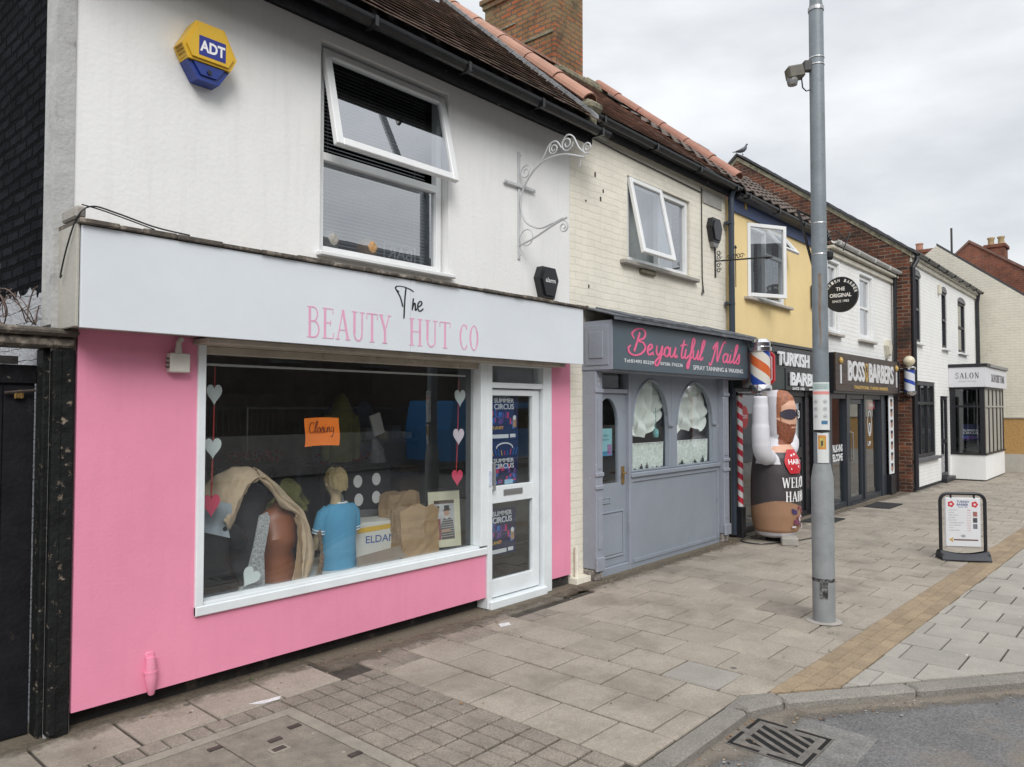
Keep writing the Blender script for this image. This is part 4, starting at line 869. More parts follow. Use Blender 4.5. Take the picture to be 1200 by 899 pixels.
for (x, z, h, c_, lb) in ((7.28, 1.045, .07, (.03, .03, .035), 'small dark bottle, left of the pair on the left arched window ledge'), (7.40, 1.045, .08, (.06, .06, .06), 'small dark bottle, right of the pair on the left arched window ledge'), (8.22, 1.045, .07, (.04, .04, .045), 'small dark bottle, leftmost on the right arched window ledge'), (8.55, 1.045, .06, (.05, .05, .05), 'small dark bottle in the middle of the right arched window ledge'), (8.76, 1.045, .1, (.04, .045, .05), 'tallest small dark bottle on the right arched window ledge')):
    ob = MB(); ob.lathe([(.014, 0), (.016, .01), (.016, h*.6), (.006, h*.75), (.006, h)], (x, Yf + .072, z), None, 12); o = ob.build('bottle', mat('bottle%.2f' % x, c_, .3), smooth=True); o['label'] = lb; o['category'] = 'bottle'; o['group'] = 'bottles on the nail bar ledges'
# a hanging pot in the left window
ob = MB(); ob.lathe([(.015, 0), (.03, .01), (.036, .05), (.032, .09), (.015, .11)], (7.62, Yf + .085, 1.40), None, 16); ob.tube([(7.62, Yf + .085, 1.5), (7.62, Yf + .085, 1.75)], .004); o = ob.build('striped_jar', mat('teal_jar', (.12, .32, .32), .5, .5, 30), smooth=True); o['label'] = 'teal hanging pot below the swagged curtain in the left arched window'; o['category'] = 'pot'
# door
b = MB(); b.box(6.31, 6.335, Yf, Yf + .1, .085, 2.12, c=.003); b.box(6.90, 6.934, Yf - .01, Yf + .1, .0, 2.12, c=.003); b.box(6.335, 6.90, Yf, Yf + .1, 1.905, 1.95, c=.003); b.build('door_frame', GREYC, nb)
b = MB(); A = arch_panel(b, 6.337, 6.898, .89, 1.903, 6.345, 6.75, .95, Yf + .03, Yf + .07, 1.55)
b.box(6.337, 6.898, Yf + .03, Yf + .07, .09, .89)
b.frame(6.40, 6.84, .17, .66, .02, Yf + .018, Yf + .03); b.box(6.43, 6.81, Yf + .022, Yf + .03, .2, .63, c=.004)
nd = b.build('door', GREY, nb)
b = MB(); b.frame(6.41, 6.58, .745, .81, .012, Yf + .018, Yf + .03); b.box(6.425, 6.565, Yf + .023, Yf + .03, .758, .797, c=.003); b.build('letter_box', GREY, nd)
b = MB(); b.quad((6.34, Yf + .05, .94), (6.76, Yf + .05, .94), (6.76, Yf + .05, 1.89), (6.34, Yf + .05, 1.89)); b.build('pane', SHOPG, nd)
BRASS = mat('aged_brass', (.35, .22, .08), .4, .3, 20, metal=.8)
b = MB(); b.box(6.80, 6.85, Yf + .018, Yf + .03, .93, 1.12, c=.003); b.tube([(6.825, Yf + .02, 1.05), (6.825, Yf - .02, 1.05), (6.74, Yf - .025, 1.05)], .009); b.build('door_handle', BRASS, nd)
b = MB(); b.quad((6.34, Yf + .06, 1.955), (6.90, Yf + .06, 1.955), (6.90, Yf + .06, 2.12), (6.34, Yf + .06, 2.12)); b.build('transom_pane', SHOPG, nb)
b = MB(); nb1 = mat('notice_blue', (.25, .52, .58), .5, .15, 8); b.box(6.38, 6.69, Yf + .072, Yf + .075, 1.24, 1.53, nb1); b.box(6.38, 6.69, Yf + .0705, Yf + .072, 1.24, 1.29, mat('notice_blue2', (.05, .25, .45), .5, .3, 20)); b.box(6.6, 6.68, Yf + .07, Yf + .072, 1.25, 1.36, mat('notice_lilac', (.3, .16, .35), .5, .5, 30))
put_text(b, 'APPOINTMENTS', (6.42, Yf + .0705, 1.445), X_, Z_, .2, .02, mat('notice_ink', (.06, .16, .2), .5), 0, .001); put_text(b, 'WALK-INS WELCOME', (6.42, Yf + .0705, 1.405), X_, Z_, .21, .016, mat('notice_ink', (.06, .16, .2), .5), 0, .001)
o = b.build('notice', None); o['label'] = 'pale blue notice behind the glass of the grey arched door'; o['category'] = 'notice'
# sign board
b = MB(); b.box(6.20, 9.44, 4.13, 4.16, 2.135, 2.63, c=.003); sb_ = b.build('sign_board', SIGNG, nb)
b = MB(); b.box(6.185, 6.198, 4.13, 4.5, 2.135, 2.63); b.box(6.176, 6.186, 4.17, 4.46, 2.18, 2.585, c=.003); b.box(6.166, 6.178, 4.23, 4.40, 2.25, 2.52, c=.004); b.box(6.2, 9.43, 4.16, 4.5, 2.12, 2.15); b.box(9.43, 9.45, 4.16, 4.5, 2.13, 2.63)
b.build('sign_return_panel', GREYC, nb)
b = MB(); b.quad((6.14, 4.06, 2.66), (9.5, 4.06, 2.66), (9.5, 4.5, 2.80), (6.14, 4.5, 2.80)); b.box(6.14, 9.5, 4.06, 4.075, 2.625, 2.66)
x = 6.14
while x < 9.5:
    e = min(9.5, x + random.uniform(.08, .25)); b.box(x, e, 4.055, 4.49, 2.655, 2.672 + random.uniform(0, .02), c=.006, T=Matrix.Translation((0, 0, 0)) @ Matrix.Translation((0, 4.06, 2.66)) @ Matrix.Rotation(R(16), 4, 'X') @ Matrix.Translation((0, -4.06, -2.66))); x = e
b.build('lead_roof', LEAD, nb)
HP = mat('hot_pink_letters', (.78, .13, .27), .5, .04, 8); WL = mat('white_letters', (.72, .74, .76), .5, .03)
b = MB(); put_script(b, 'Be.you.tiful', (6.53, 4.13, 2.315), X_, Z_, .245, HP, .105, .0025, 1.66, .1); put_script(b, 'Nails', (8.30, 4.13, 2.315), X_, Z_, .245, HP, .105, .0025, 1.66, .12); o = b.build('lettering', None, sb_); o['label'] = 'pink script lettering'
b = MB(); put_text(b, 'SPRAY TANNING & WAXING', (7.87, 4.13, 2.195), X_, Z_, 1.35, .052, WL, .0, .002); put_text(b, 'Tel:01493 852295    07586 776236', (6.40, 4.13, 2.215), X_, Z_, 1.22, .036, WL, 0, .002); o = b.build('lettering', None, sb_); o['label'] = 'small white capitals and phone numbers'
room(nb, 6.25, 9.3, Yf + .12, 8, .02, 2.3, mat('nail_interior', (.2, .19, .175), .9, .3, 1))

# ================================================================== YELLOW HOUSE (barber)
yh = thing('yellow_shop', (11.2, 4.45, 0), 'yellow rendered house with blue eaves board above a dark green and black barber shop front', 'shop')
Yy = 4.45
wallmesh('upper_wall', YELLOW, 9.552, 12.98, 2.6, 4.62, Yy, [(10.12, 11.55, 3.33, 4.42)], yh)
body(yh, 9.56, 12.98, Yy + .12, 9, 0, 4.6, REDB)
b = MB(); b.box(9.60, 13.0, Yy - .03, Yy - .002, 4.46, 4.66, c=.004); b.build('eaves_board', mat('blue_board', (.022, .045, .13), .5, .15, 5), yh)
b = MB(); b.box(10.0, 11.68, Yy - .07, Yy + .06, 3.285, 3.33, c=.008); b.build('window_sill', mat('sill_stone', (.40, .37, .33), .9, .2, 5), yh)
b = MB(); b.frame(10.13, 11.54, 3.335, 4.41, .055, Yy + .03, Yy + .09); b.box(10.82, 10.87, Yy + .032, Yy + .088, 3.39, 4.355, c=.003); b.box(10.87, 11.485, Yy + .032, Yy + .088, 4.03, 4.08, c=.003); w_ = b.build('window', UPVC, yh)
b = MB(); b.quad((10.87, Yy + .06, 3.38), (11.49, Yy + .06, 3.38), (11.49, Yy + .06, 4.04), (10.87, Yy + .06, 4.04)); b.build('pane', UPG, w_)
sash_part(yh, 10.14, 10.84, 4.40, 1.06, Yy + .03, -27, UPVC, .055, .045, side='l')
sash_part(yh, 10.85, 11.53, 4.40, .36, Yy + .02, 38, UPVC, .045, .04)
b = MB(); b.grid(lambda u, v: (10.2 + .55*u, Yy + .2 + .03*math.sin(u*50), 3.36 + 1.0*v), 90, 2); b.grid(lambda u, v: (11.0 + .5*u, Yy + .22 + .02*math.sin(u*50), 3.36 + 1.0*v), 60, 2); b.build('net_curtain', mat('net_curtain', (.42, .44, .43)), w_, smooth=True)
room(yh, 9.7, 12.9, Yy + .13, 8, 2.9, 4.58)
plain_tiles('roof', TILE3, yh, 9.63, 13.25, 4.30, 4.74, .845, 6.6, .24, .30, .02, wave=.020)
b = MB(); b.prism([(4.28, 4.66), (6.62, 6.67), (9.1, 4.75), (9.0, 4.7), (6.62, 6.60), (4.4, 4.63)], (9.62, 0, 0), Y_, Z_, X_, 0, 3.62); b.build('roof_deck', BLACK, yh)
gutter('gutter', yh, 9.64, 13.05, 4.30, 4.70, .055)
b = MB(); half_tube(b, (9.66, 6.62, 6.69), (13.2, 6.62, 6.69), .10, 8); b.build('ridge_tiles', TILE3, yh)
b = MB(); b.box(9.98, 10.05, Yy - .034, Yy - .03, 4.56, 4.65); b.build('eaves_bracket', mat('gold_paint', (.42, .26, .04), .5), yh)
DP = mat('slate_blue_pipe', (.03, .042, .06), .35, .1, 5)
b = MB(); down_pipe(b, [(9.50, 4.36, 4.74), (9.50, 4.40, 4.60), (9.50, 4.40, .05)], .04)
for z in (4.25, 3.15, 1.9): b.box(9.44, 9.56, 4.38, 4.48, z, z + .035)
o = b.build('drainpipe', DP); o['label'] = 'dark blue grey drainpipe running down between the cream and yellow houses'; o['category'] = 'drainpipe'
# dark green/black fascia
DG = mat('dark_green_panel', (.018, .030, .028), .4, .1, 3); BP = mat('black_panel', (.010, .010, .012), .35, .1, 3)
b = MB(); b.box(9.47, 12.74, 4.25, 4.45, 2.02, 2.655, DG, c=.003); b.box(9.46, 12.78, 4.22, 4.45, 2.657, 2.70, BP, c=.004); f_ = b.build('fascia', None, yh)
b = MB(); b.box(10.46, 12.72, 4.243, 4.25, 2.34, 2.645, BP); b.box(10.95, 12.73, 4.241, 4.2425, 2.02, 2.338, BP); b.build('fascia_panel', None, f_)
b = MB(); put_text(b, 'TURKISH', (10.60, 4.225, 2.37), X_, Z_, 1.24, .205, WL, .022, .022); put_text(b, 'BARBER', (11.08, 4.225, 2.085), X_, Z_, 1.30, .20, WL, .022, .022); put_text(b, 'SINCE 1983', (11.2, 4.24, 2.022), X_, Z_, .5, .045, WL, .03, .003); b.box(11.9, 12.5, 4.236, 4.24, 2.03, 2.05, WL); o = b.build('lettering', None, f_); o['label'] = 'raised white block letters'
# shop front below
FR = mat('black_shop_frame', (.012, .013, .016), .35, .1, 4)
ys_ = 4.42
b = MB(); b.box(9.56, 9.68, ys_ - .02, ys_ + .1, 0, 2.02, c=.003); b.box(9.68, 12.74, ys_, ys_ + .1, .0, .10, c=.003); b.box(11.30, 11.48, ys_ - .01, ys_ + .1, .1, 2.02, c=.004); b.box(12.2, 12.36, ys_ - .01, ys_ + .1, .1, 2.02, c=.004); b.box(12.6, 12.74, ys_ - .03, ys_ + .1, .1, 2.02, c=.004); b.box(9.68, 12.6, ys_, ys_ + .1, 1.93, 2.02, c=.003)
sf = b.build('shop_frame', FR, yh)
b = MB(); b.quad((9.68, ys_ + .05, .1), (11.3, ys_ + .05, .1), (11.3, ys_ + .05, 1.93), (9.68, ys_ + .05, 1.93)); b.build('pane', SHOPG, sf); b = MB(); b.quad((12.36, ys_ + .05, .1), (12.6, ys_ + .05, .1), (12.6, ys_ + .05, 1.93), (12.36, ys_ + .05, 1.93)); b.build('pane', SHOPG, sf)
b = MB(); b.frame(11.485, 12.195, .105, 1.925, .10, ys_ + .02, ys_ + .06); b.box(11.585, 12.095, ys_ + .02, ys_ + .06, .95, 1.12, c=.003); yd = b.build('door', FR, yh)
b = MB(); b.quad((11.58, ys_ + .04, .2), (12.1, ys_ + .04, .2), (12.1, ys_ + .04, 1.83), (11.58, ys_ + .04, 1.83)); b.build('pane', SHOPG, yd)
b = MB(); put_text(b, '83', (11.85, ys_ + .034, 1.58), X_, Z_, .22, .13, WL, .02, .001); put_text(b, 'OPEN', (11.62, ys_ + .034, .78), X_, Z_, .44, .14, WL, .03, .001); b.box(11.75, 12.08, ys_ + .03, ys_ + .034, 1.0, 1.07, mat('red_label', (.5, .03, .03), .5)); b.build('door_lettering', None, yd)
b = MB(); b.box(11.6, 12.08, ys_ + .075, ys_ + .08, 1.15, 1.8, WL); b.box(11.6, 12.08, ys_ + .075, ys_ + .08, .25, .92, mat('pale_film', (.36, .42, .40), .6)); b.build('door_film', mat('pale_film', (.36, .42, .40)), yd)
room(yh, 9.7, 12.65, ys_ + .12, 8, .02, 2.3)

# ================================================================== WHITE HOUSE (second barber)
wh = thing('white_shop', (15, 4.3, 0), 'white painted brick house with white gutter above a dark brown barber shop sign', 'shop')
Yw = 4.30
wins = [(12.98, 13.55), (14.72, 15.50)]
wallmesh('upper_wall', WBRICK, 12.985, 17.09, 2.6, 4.5, Yw, [(a, c_, 3.08, 4.26) for a, c_ in wins], wh)
body(wh, 12.99, 17.09, Yw + .12, 9, 0, 4.5, REDB, right=False)
for a, c_ in wins:
    o = win_part(wh, a + .01, c_ - .01, 3.09, 4.25, Yw + .03, UPVC, .06, .06, hbars=(3.66,))
    q = MB(); q.frame(a - .06, c_ + .06, 3.03, 4.32, .055, Yw - .02, Yw + .02, c=.006); q.build('architrave', UPVC, o)
    q = MB(); q.box(a - .1, c_ + .1, Yw - .08, Yw + .02, 2.985, 3.028, c=.006); q.build('window_sill', mat('sill_stone', (.4, .37, .33)), o)
    q = MB(); q.grid(lambda u, v: (a + .06 + (c_-a-.12)*u, Yw + .2 + .015*math.sin(u*40), 3.15 + 1.05*v), 50, 2); q.build('net_curtain', mat('net_curtain', (.42, .44, .43)), o, smooth=True)
room(wh, 13.05, 17.0, Yw + .13, 8, 2.9, 4.45)
b = MB(); b.box(12.99, 17.08, Yw - .05, Yw - .002, 4.36, 4.44, c=.006); b.box(13.0, 17.2, Yw - .12, Yw + .02, 4.47, 4.52, c=.006); b.build('cornice', mat('cornice_cream', (.58, .55, .47), .8, .15, 5), wh)
gutter('gutter', wh, 13.0, 17.35, 4.17, 4.60, .06, mat('grey_white_gutter', (.50, .50, .48), .5, .15, 5))
b = MB(); b.prism([(4.2, 4.56), (7.6, 5.35), (9, 4.6), (4.3, 4.5)], (13.27, 0, 0), Y_, Z_, X_, 0, 3.8); b.build('roof', SLATE, wh)
b = MB(); down_pipe(b, [(16.9, 4.19, 4.58), (16.9, 4.22, 4.42), (16.9, 4.24, 2.7)], .038); b.build('drainpipe', BLACK, wh)
BR = mat('dark_planked_sign', (.042, .026, .018), .45, .5, 3.5, .2, 30, island=.2)
b = MB(); 
for k in range(6): b.box(12.80, 16.62, 4.12, 4.15, 2.035 + k*.108, 2.035 + (k+1)*.108 - .002, c=.002)
bs = b.build('sign_board', BR, wh)
b = MB(); b.box(12.80, 16.62, 4.151, 4.29, 2.0, 2.68); b.box(16.622, 16.66, 4.10, 4.3, 2.02, 2.70); b.build('sign_box', FR, wh)
GOLD = mat('gold_letters', (.50, .33, .09), .45, .15, 9); SIL = mat('silver_letters', (.62, .62, .63), .4, .05)
b = MB(); put_text(b, 'BOSS', (13.42, 4.12, 2.215), X_, Z_, .93, .36, SIL, .03, .014); put_text(b, 'BARBERS', (14.62, 4.12, 2.215), X_, Z_, 1.62, .36, SIL, .03, .014)
put_text(b, 'TRADITIONAL TURKISH BARBERS', (13.75, 4.12, 2.085), X_, Z_, 2.1, .06, GOLD, .02, .004)
ribbon(b, arc(14.49, 2.39, .075, .16, 0, 360, 20), .03, (0, 4.12, 0), X_, Z_, GOLD, .004); ribbon(b, arc(14.49, 2.33, .03, .06, 0, 360, 14), .02, (0, 4.12, 0), X_, Z_, GOLD, .004); ribbon(b, [(14.42, 2.55), (14.46, 2.50), (14.49, 2.56), (14.52, 2.50), (14.56, 2.55)], .02, (0, 4.12, 0), X_, Z_, GOLD, .005)
for x in (13.02, 16.45):
    b.box(x, x + .05, 4.108, 4.12, 2.16, 2.48, SIL); b.lathe([(.005, 0), (.035, .02), (.045, .06), (.03, .1), (.005, .12)], (x + .025, 4.115, 2.49), GOLD, 12)
o = b.build('lettering', None, bs); o['label'] = 'silver block letters with gold strapline and crest'
y3 = 4.28
b = MB(); xs = (12.98, 13.90, 14.86, 16.02)
for (a, c_) in ((12.9, 13.02), (13.80, 13.98), (14.80, 14.90), (15.92, 16.22)): b.box(a, c_, y3 - .02, y3 + .1, 0, 2.02, c=.004)
b.box(13.02, 13.80, y3, y3 + .1, 0, .10, c=.003); b.box(14.90, 15.92, y3, y3 + .1, 0, .10, c=.003); b.box(12.9, 16.2, y3 - .01, y3 + .1, 1.91, 2.0, c=.003); b.box(13.98, 14.8, y3 - .03, y3 + .1, 0, .05)
sf = b.build('shop_frame', ANTH, wh)
for (a, c_) in ((13.02, 13.80), (14.90, 15.92)): b = MB(); b.quad((a, y3 + .05, .1), (c_, y3 + .05, .1), (c_, y3 + .05, 1.91), (a, y3 + .05, 1.91)); b.build('pane', SHOPG, sf)
b = MB(); b.frame(13.985, 14.795, .055, 1.905, .085, y3 + .01, y3 + .06); bd = b.build('door', ANTH, wh)
b = MB(); b.quad((14.05, y3 + .04, .12), (14.73, y3 + .04, .12), (14.73, y3 + .04, 1.84), (14.05, y3 + .04, 1.84)); b.build('pane', SHOPG, bd)
b = MB(); b.tube([(14.02, y3, .8), (14.02, y3 - .05, .82), (14.02, y3 - .05, 1.3), (14.02, y3, 1.32)], .012); b.build('door_handle', STEEL, bd)
b = MB(); put_text(b, 'WALK-INS', (13.08, y3 + .045, .98), X_, Z_, .66, .13, WL, .04, .001); put_text(b, 'WELCOME', (13.08, y3 + .045, .82), X_, Z_, .66, .13, WL, .04, .001)
ribbon(b, arc(15.35, 1.45, .12, .24, 0, 360, 20), .02, (0, y3 + .045, 0), X_, Z_, WL, .001); ribbon(b, arc(15.35, 1.35, .05, .1, 0, 360, 14), .03, (0, y3 + .045, 0), X_, Z_, WL, .001); put_text(b, 'UP', (15.22, y3 + .045, 1.02), X_, Z_, .2, .09, WL, .02, .001); b.build('window_lettering', None, sf)
b = MB(); b.box(16.23, 16.55, 4.20, 4.215, .42, 2.0, WL)
for k, z in enumerate((.5, .72, .94, 1.16, 1.38, 1.6, 1.8)):
    b.lathe([(.0, 0), (.075, .0), (.075, .003)], (0, 0, 0), mat('face_tone', (.36, .22, .16), .6, .2, 20), 16, Matrix.Translation((16.39, 4.197, z + .04)) @ Matrix.Rotation(R(90), 4, 'X')); b.box(16.32, 16.46, 4.194, 4.2, z + .07, z + .13, mat('hair_tone', (.03, .025, .025), .6))
o = b.build('hairstyle_banner', None, wh)
b = MB(); b.box(16.22, 16.56, 4.17, 4.3, 0, .40, c=.01); b.box(16.66, 16.98, 4.22, 4.3, 0, 2.6); b.build('corner_post', FR, wh)
room(wh, 12.95, 16.6, y3 + .12, 8, .02, 2.3, mat('barber_interior', (.16, .155, .15), .9, .2, 1))
b = MB(); b.box(15.15, 15.75, y3 + .9, y3 + .93, .7, 1.8, mat('red_cape', (.4, .03, .03), .6)); b.box(13.1, 15.9, 7.2, 7.25, 1.0, 1.9, mat('mirror', (.5, .52, .54), .15, 0, metal=.9)); b.build('mirror_wall', None, wh)
b = MB(); b.box(15.35, 15.75, y3 + .06, y3 + .063, 1.72, 1.88, mat('red_neon_board', (.5, .02, .05), .4, .3, 12)); put_text(b, 'OPEN', (15.38, y3 + .06, 1.76), X_, Z_, .33, .08, WL, .02, .002); o = b.build('open_sign', None); o['label'] = 'small red open board hanging in the glass of the brown signed barber shop'; o['category'] = 'sign'

# ================================================================== SALON BUILDING with brick gable
sl_ = thing('salon_building', (20.8, 4.0, 0), 'tall end terrace with red brick gable, white front and black sash windows above a salon', 'building')
Ys = 4.0; GX = 17.1
wn = [(17.45, 18.05, 3.15, 4.62), (20.05, 20.62, 3.18, 4.56), (21.9, 22.85, 3.18, 4.52)]
wallmesh('front_wall', WBRICK, GX + .01, 24.4, 0, 5.0, Ys, wn + [(17.35, 19.25, .66, 2.33), (19.75, 20.65, 0, 2.03), (20.75, 23.5, .6, 2.3)], sl_)
b = MB(); b.prism([(Ys, 0), (9.6, 0), (9.6, 6.2), (7.72, 7.86), (Ys - .02, 5.02)], (GX - .06, 0, 0), Y_, Z_, X_, 0, .16); b.build('gable_wall', REDB, sl_); b = MB(); b.box(24.3, 24.4, Ys + .13, 9, 0, 5); b.build('side_wall', REDB, sl_)
b = MB()
for i in range(20):
    t = i / 20; y0 = 7.72 + (3.93 - 7.72)*t; z0 = 7.86 + (5.0 - 7.86)*t; y1 = 7.72 + (3.93 - 7.72)*(t + .05); z1 = 7.86 + (5.0 - 7.86)*(t + .05)
    b.prism([(y0, z0 - .10), (y0, z0 + .0), (y1, z1 + .0), (y1, z1 - .10)][::-1], (GX - .075, 0, 0), Y_, Z_, X_, 0, .02)
    if i < 8: 
        yy0 = 7.72 + .3*i*.8; 
b.prism([(7.72, 7.76), (7.72, 7.86), (9.6, 6.2), (9.6, 6.1)], (GX - .075, 0, 0), Y_, Z_, X_, 0, .02)
b.build('verge_mortar', MORTAR, sl_)
b = MB(); n_ = 16
for i in range(n_):
    t0, t1 = i / n_, (i + 1) / n_; dz = random.uniform(0, .015)
    y0, z0 = 3.86 + (7.72-3.86)*t0, 4.97 + (7.9-4.97)*t0; y1, z1 = 3.86 + (7.72-3.86)*t1, 4.97 + (7.9-4.97)*t1
    b.prism([(y0, z0), (y1, z1), (y1, z1 + .035), (y0, z0 + .06 + dz)], (GX - .11, 0, 0), Y_, Z_, X_, 0, 7.4)
b.prism([(7.72, 7.86), (9.7, 6.12), (9.7, 6.18), (7.72, 7.94)], (GX - .11, 0, 0), Y_, Z_, X_, 0, 7.4)
b.build('roof', SLATE, sl_)
b = MB(); b.box(GX, 24.4, Ys - .05, Ys - .002, 4.80, 4.90, c=.01); b.box(GX, 24.4, Ys - .1, Ys + .02, 4.902, 4.96, c=.01); b.build('cornice', mat('cornice_cream', (.58, .55, .47)), sl_)
gutter('gutter', sl_, GX - .02, 24.45, Ys - .14, 5.0, .055)
BW = mat('black_sash_frame', (.016, .017, .022), .4, .1, 4)
for (a, c_, z0, z1) in wn:
    o = win_part(sl_, a + .01, c_ - .01, z0 + .01, z1 - .01, Ys + .02, BW, .07, .06, hbars=((z0 + z1) / 2,), bw=.06)
    q = MB(); q.box(a - .06, c_ + .06, Ys - .07, Ys + .02, z0 - .05, z0 - .002, c=.006); q.build('window_sill', UPVC, o)
    q = MB(); q.prism([(a - .02, z1 - .02)] + [((a+c_)/2 - (c_-a+.04)/2*math.cos(math.pi*i/10), z1 - .02 + .14*math.sin(math.pi*i/10)) for i in range(1, 10)] + [(c_ + .02, z1 - .02)], (0, Ys, 0), X_, Z_, NY, .0, .012); q.build('window_arch', mat('arch_grey', (.16, .16, .165), .8, .3, 8), o)
room(sl_, 17.3, 24.2, Ys + .13, 8, 2.95, 4.75)
room(sl_, 17.3, 20.72, Ys + .13, 8, .02, 2.75, mat('salon_interior', (.09, .09, .09), .9, .2, 1))
o = win_part(sl_, 17.36, 19.24, .67, 2.32, Ys + .015, BW, .08, .07, vbars=(18.0, 18.62), hbars=(1.85,), bw=.06, g=SHOPG)
q = MB(); q.box(17.2, 19.4, Ys - .09, Ys + .02, .60, .66, c=.008); q.build('window_sill', mat('dark_sill', (.10, .10, .11), .6), o)
q = MB(); q.grid(lambda u, v: (18.1 + .6*u, Ys + .25 + .02*math.sin(u*40), .72 + 1.5*v), 60, 2); q.build('net_curtain', mat('net_curtain', (.42, .44, .43)), o, smooth=True)
b = MB(); b.frame(19.76, 20.64, .12, 2.02, .08, Ys + .03, Ys + .09); b.box(19.84, 20.56, Ys + .03, Ys + .09, .9, 1.0); sd = b.build('door', BW, sl_)
b = MB(); b.quad((19.8, Ys + .06, .2), (20.6, Ys + .06, .2), (20.6, Ys + .06, 2.0), (19.8, Ys + .06, 2.0)); b.build('pane', SHOPG, sd)
b = MB(); b.box(19.72, 20.68, Ys - .12, Ys + .1, 0, .115, c=.01); b.build('doorstep', BW, sl_)
# bay
BXL, BXR, BYF = 20.75, 23.5, 3.27
b = MB(); b.box(BXL, BXR, BYF, Ys - .001, .03, .62); b.build('bay_base', WHITE, sl_)
b = MB(); b.box(BXL + .01, BXR - .01, BYF + .01, Ys, -.02, .05); b.box(17.1, 19.7, Ys - .012, Ys - .001, 0, .06); b.build('bay_plinth', PLINTH, sl_)
b = MB(); b.box(BXL - .03, BXR + .03, BYF - .03, Ys - .001, .622, .66, c=.006)
for y in (BYF, BYF + .62): b.box(BXL, BXL + .09, y, y + .10, .66, 2.25)
b.box(BXL, BXL + .07, BYF + .10, BYF + .62, 1.76, 1.81); b.box(BXL - .004, BXR, BYF, Ys - .001, 2.2, 2.32)
for x in (BXL + .03, 21.35, 21.9, 22.45, 23.0, BXR - .09): b.box(x, x + .08, BYF + .001, BYF + .09, .66, 2.2)
ba = b.build('bay_frame', BW, sl_)
b = MB(); b.box(BXL + .12, BXR - .03, BYF + .02, BYF + .04, .66, 2.2, mat('bay_blind', (.36, .35, .31), .7)); b.box(BXL + .1, BXR, BYF - .004, BYF + .05, 1.76, 1.80, mat('bay_blind', (.36, .35, .31))); b.build('bay_blind', None, sl_)
b = MB(); b.quad((BXL + .04, BYF + .09, .66), (BXL + .04, BYF + .63, .66), (BXL + .04, BYF + .63, 2.2), (BXL + .04, BYF + .09, 2.2)); b.build('pane', SHOPG, ba)
b = MB(); SW = mat('salon_sign_white', (.64, .64, .67), .5, .03); b.box(BXL - .10, BXR + .15, BYF - .06, Ys - .001, 2.25, 2.73, SW, c=.004); b.box(BXL - .12, BXR + .17, BYF - .09, Ys - .001, 2.732, 2.81, BW, c=.004); b.box(BXL + .3, BXR + .18, BYF - .1, BYF - .085, 2.735, 2.805, mat('grey_trim', (.25, .25, .25), .6)); ss = b.build('salon_sign', None, sl_)
INKS = mat('dark_letter', (.04, .04, .055), .5, 0)
b = MB(); put_serif(b, 'SALON', (BXL - .10, 3.85, 2.46), NY, Z_, .50, .135, INKS, gap=.12, depth=.0015, wt=1.25); put_text(b, 'ROBERT THOMAS', (BXL - .10, 3.78, 2.37), NY, Z_, .36, .03, mat('grey_letter', (.3, .3, .32), .5), 0, .0015)
put_text(b, 'SALON ROBERT THOMAS', (21.35, BYF - .06, 2.38), X_, Z_, 1.9, .2, INKS, .02, .002); b.build('lettering', None, ss)
b = MB(); b.box(BXL + .25, BXL + .253, 3.42, 3.80, .95, 1.35, mat('poster_navy', (.012, .018, .07))); put_text(b, 'SUMMER', (BXL + .25, 3.77, 1.18), NY, Z_, .32, .045, mat('poster_white', (.62, .64, .68)), .02, .003); put_text(b, 'CIRCUS', (BXL + .25, 3.77, 1.11), NY, Z_, .32, .06, mat('poster_white', (.62, .64, .68)), .02, .003)
for i in range(14): b.box(BXL + .248 - i*.0001, BXL + .25, 3.44 + random.random()*.3, 3.50 + random.random()*.3, .97 + random.random()*.1, 1.06, random.choice([mat('poster_violet'), mat('poster_blue')]))
o = b.build('poster', None); o['label'] = 'blue circus poster in the salon bay window'; o['category'] = 'poster'
b = MB(); b.quad((23.4, BYF + .1, .66), (23.4, 7, .66), (23.4, 7, 2.2), (23.4, BYF + .1, 2.2)); b.quad((BXL + .1, 7, .66), (23.4, 7, .66), (23.4, 7, 2.2), (BXL + .1, 7, 2.2)); b.quad((BXL + .1, BYF + .1, .665), (23.4, BYF + .1, .665), (23.4, 7, .665), (BXL + .1, 7, .665)); b.build('interior', INT, sl_); b = MB(); b.box(BXL + .5, BXL + .9, 3.45, 3.75, .67, 1.1, mat('bay_shelf', (.3, .3, .29))); b.tube([(BXL + .7, 3.6, 1.1), (BXL + .7, 3.6, 1.9)], .02, mat('bay_shelf')); b.build('display_stand', None, sl_)
for pts in ([(17.25, Ys - .1, 4.98), (17.25, Ys - .12, 4.86), (17.18, Ys - .06, 4.7), (17.18, Ys - .06, .05)], [(24.2, Ys - .1, 4.98), (24.2, Ys - .06, 4.7), (24.2, Ys - .06, 2.8)]):
    b = MB(); b.tube(smooth_line(pts[:-1], 5) + [pts[-1]], .05, None, 10); b.build('drainpipe', BW, sl_)
b = MB(); b.box(19.68, 19.8, Ys - .07, Ys, 4.42, 4.66, c=.02); b.build('bell_box', mat('cream_plastic', (.58, .55, .46), .5), sl_)

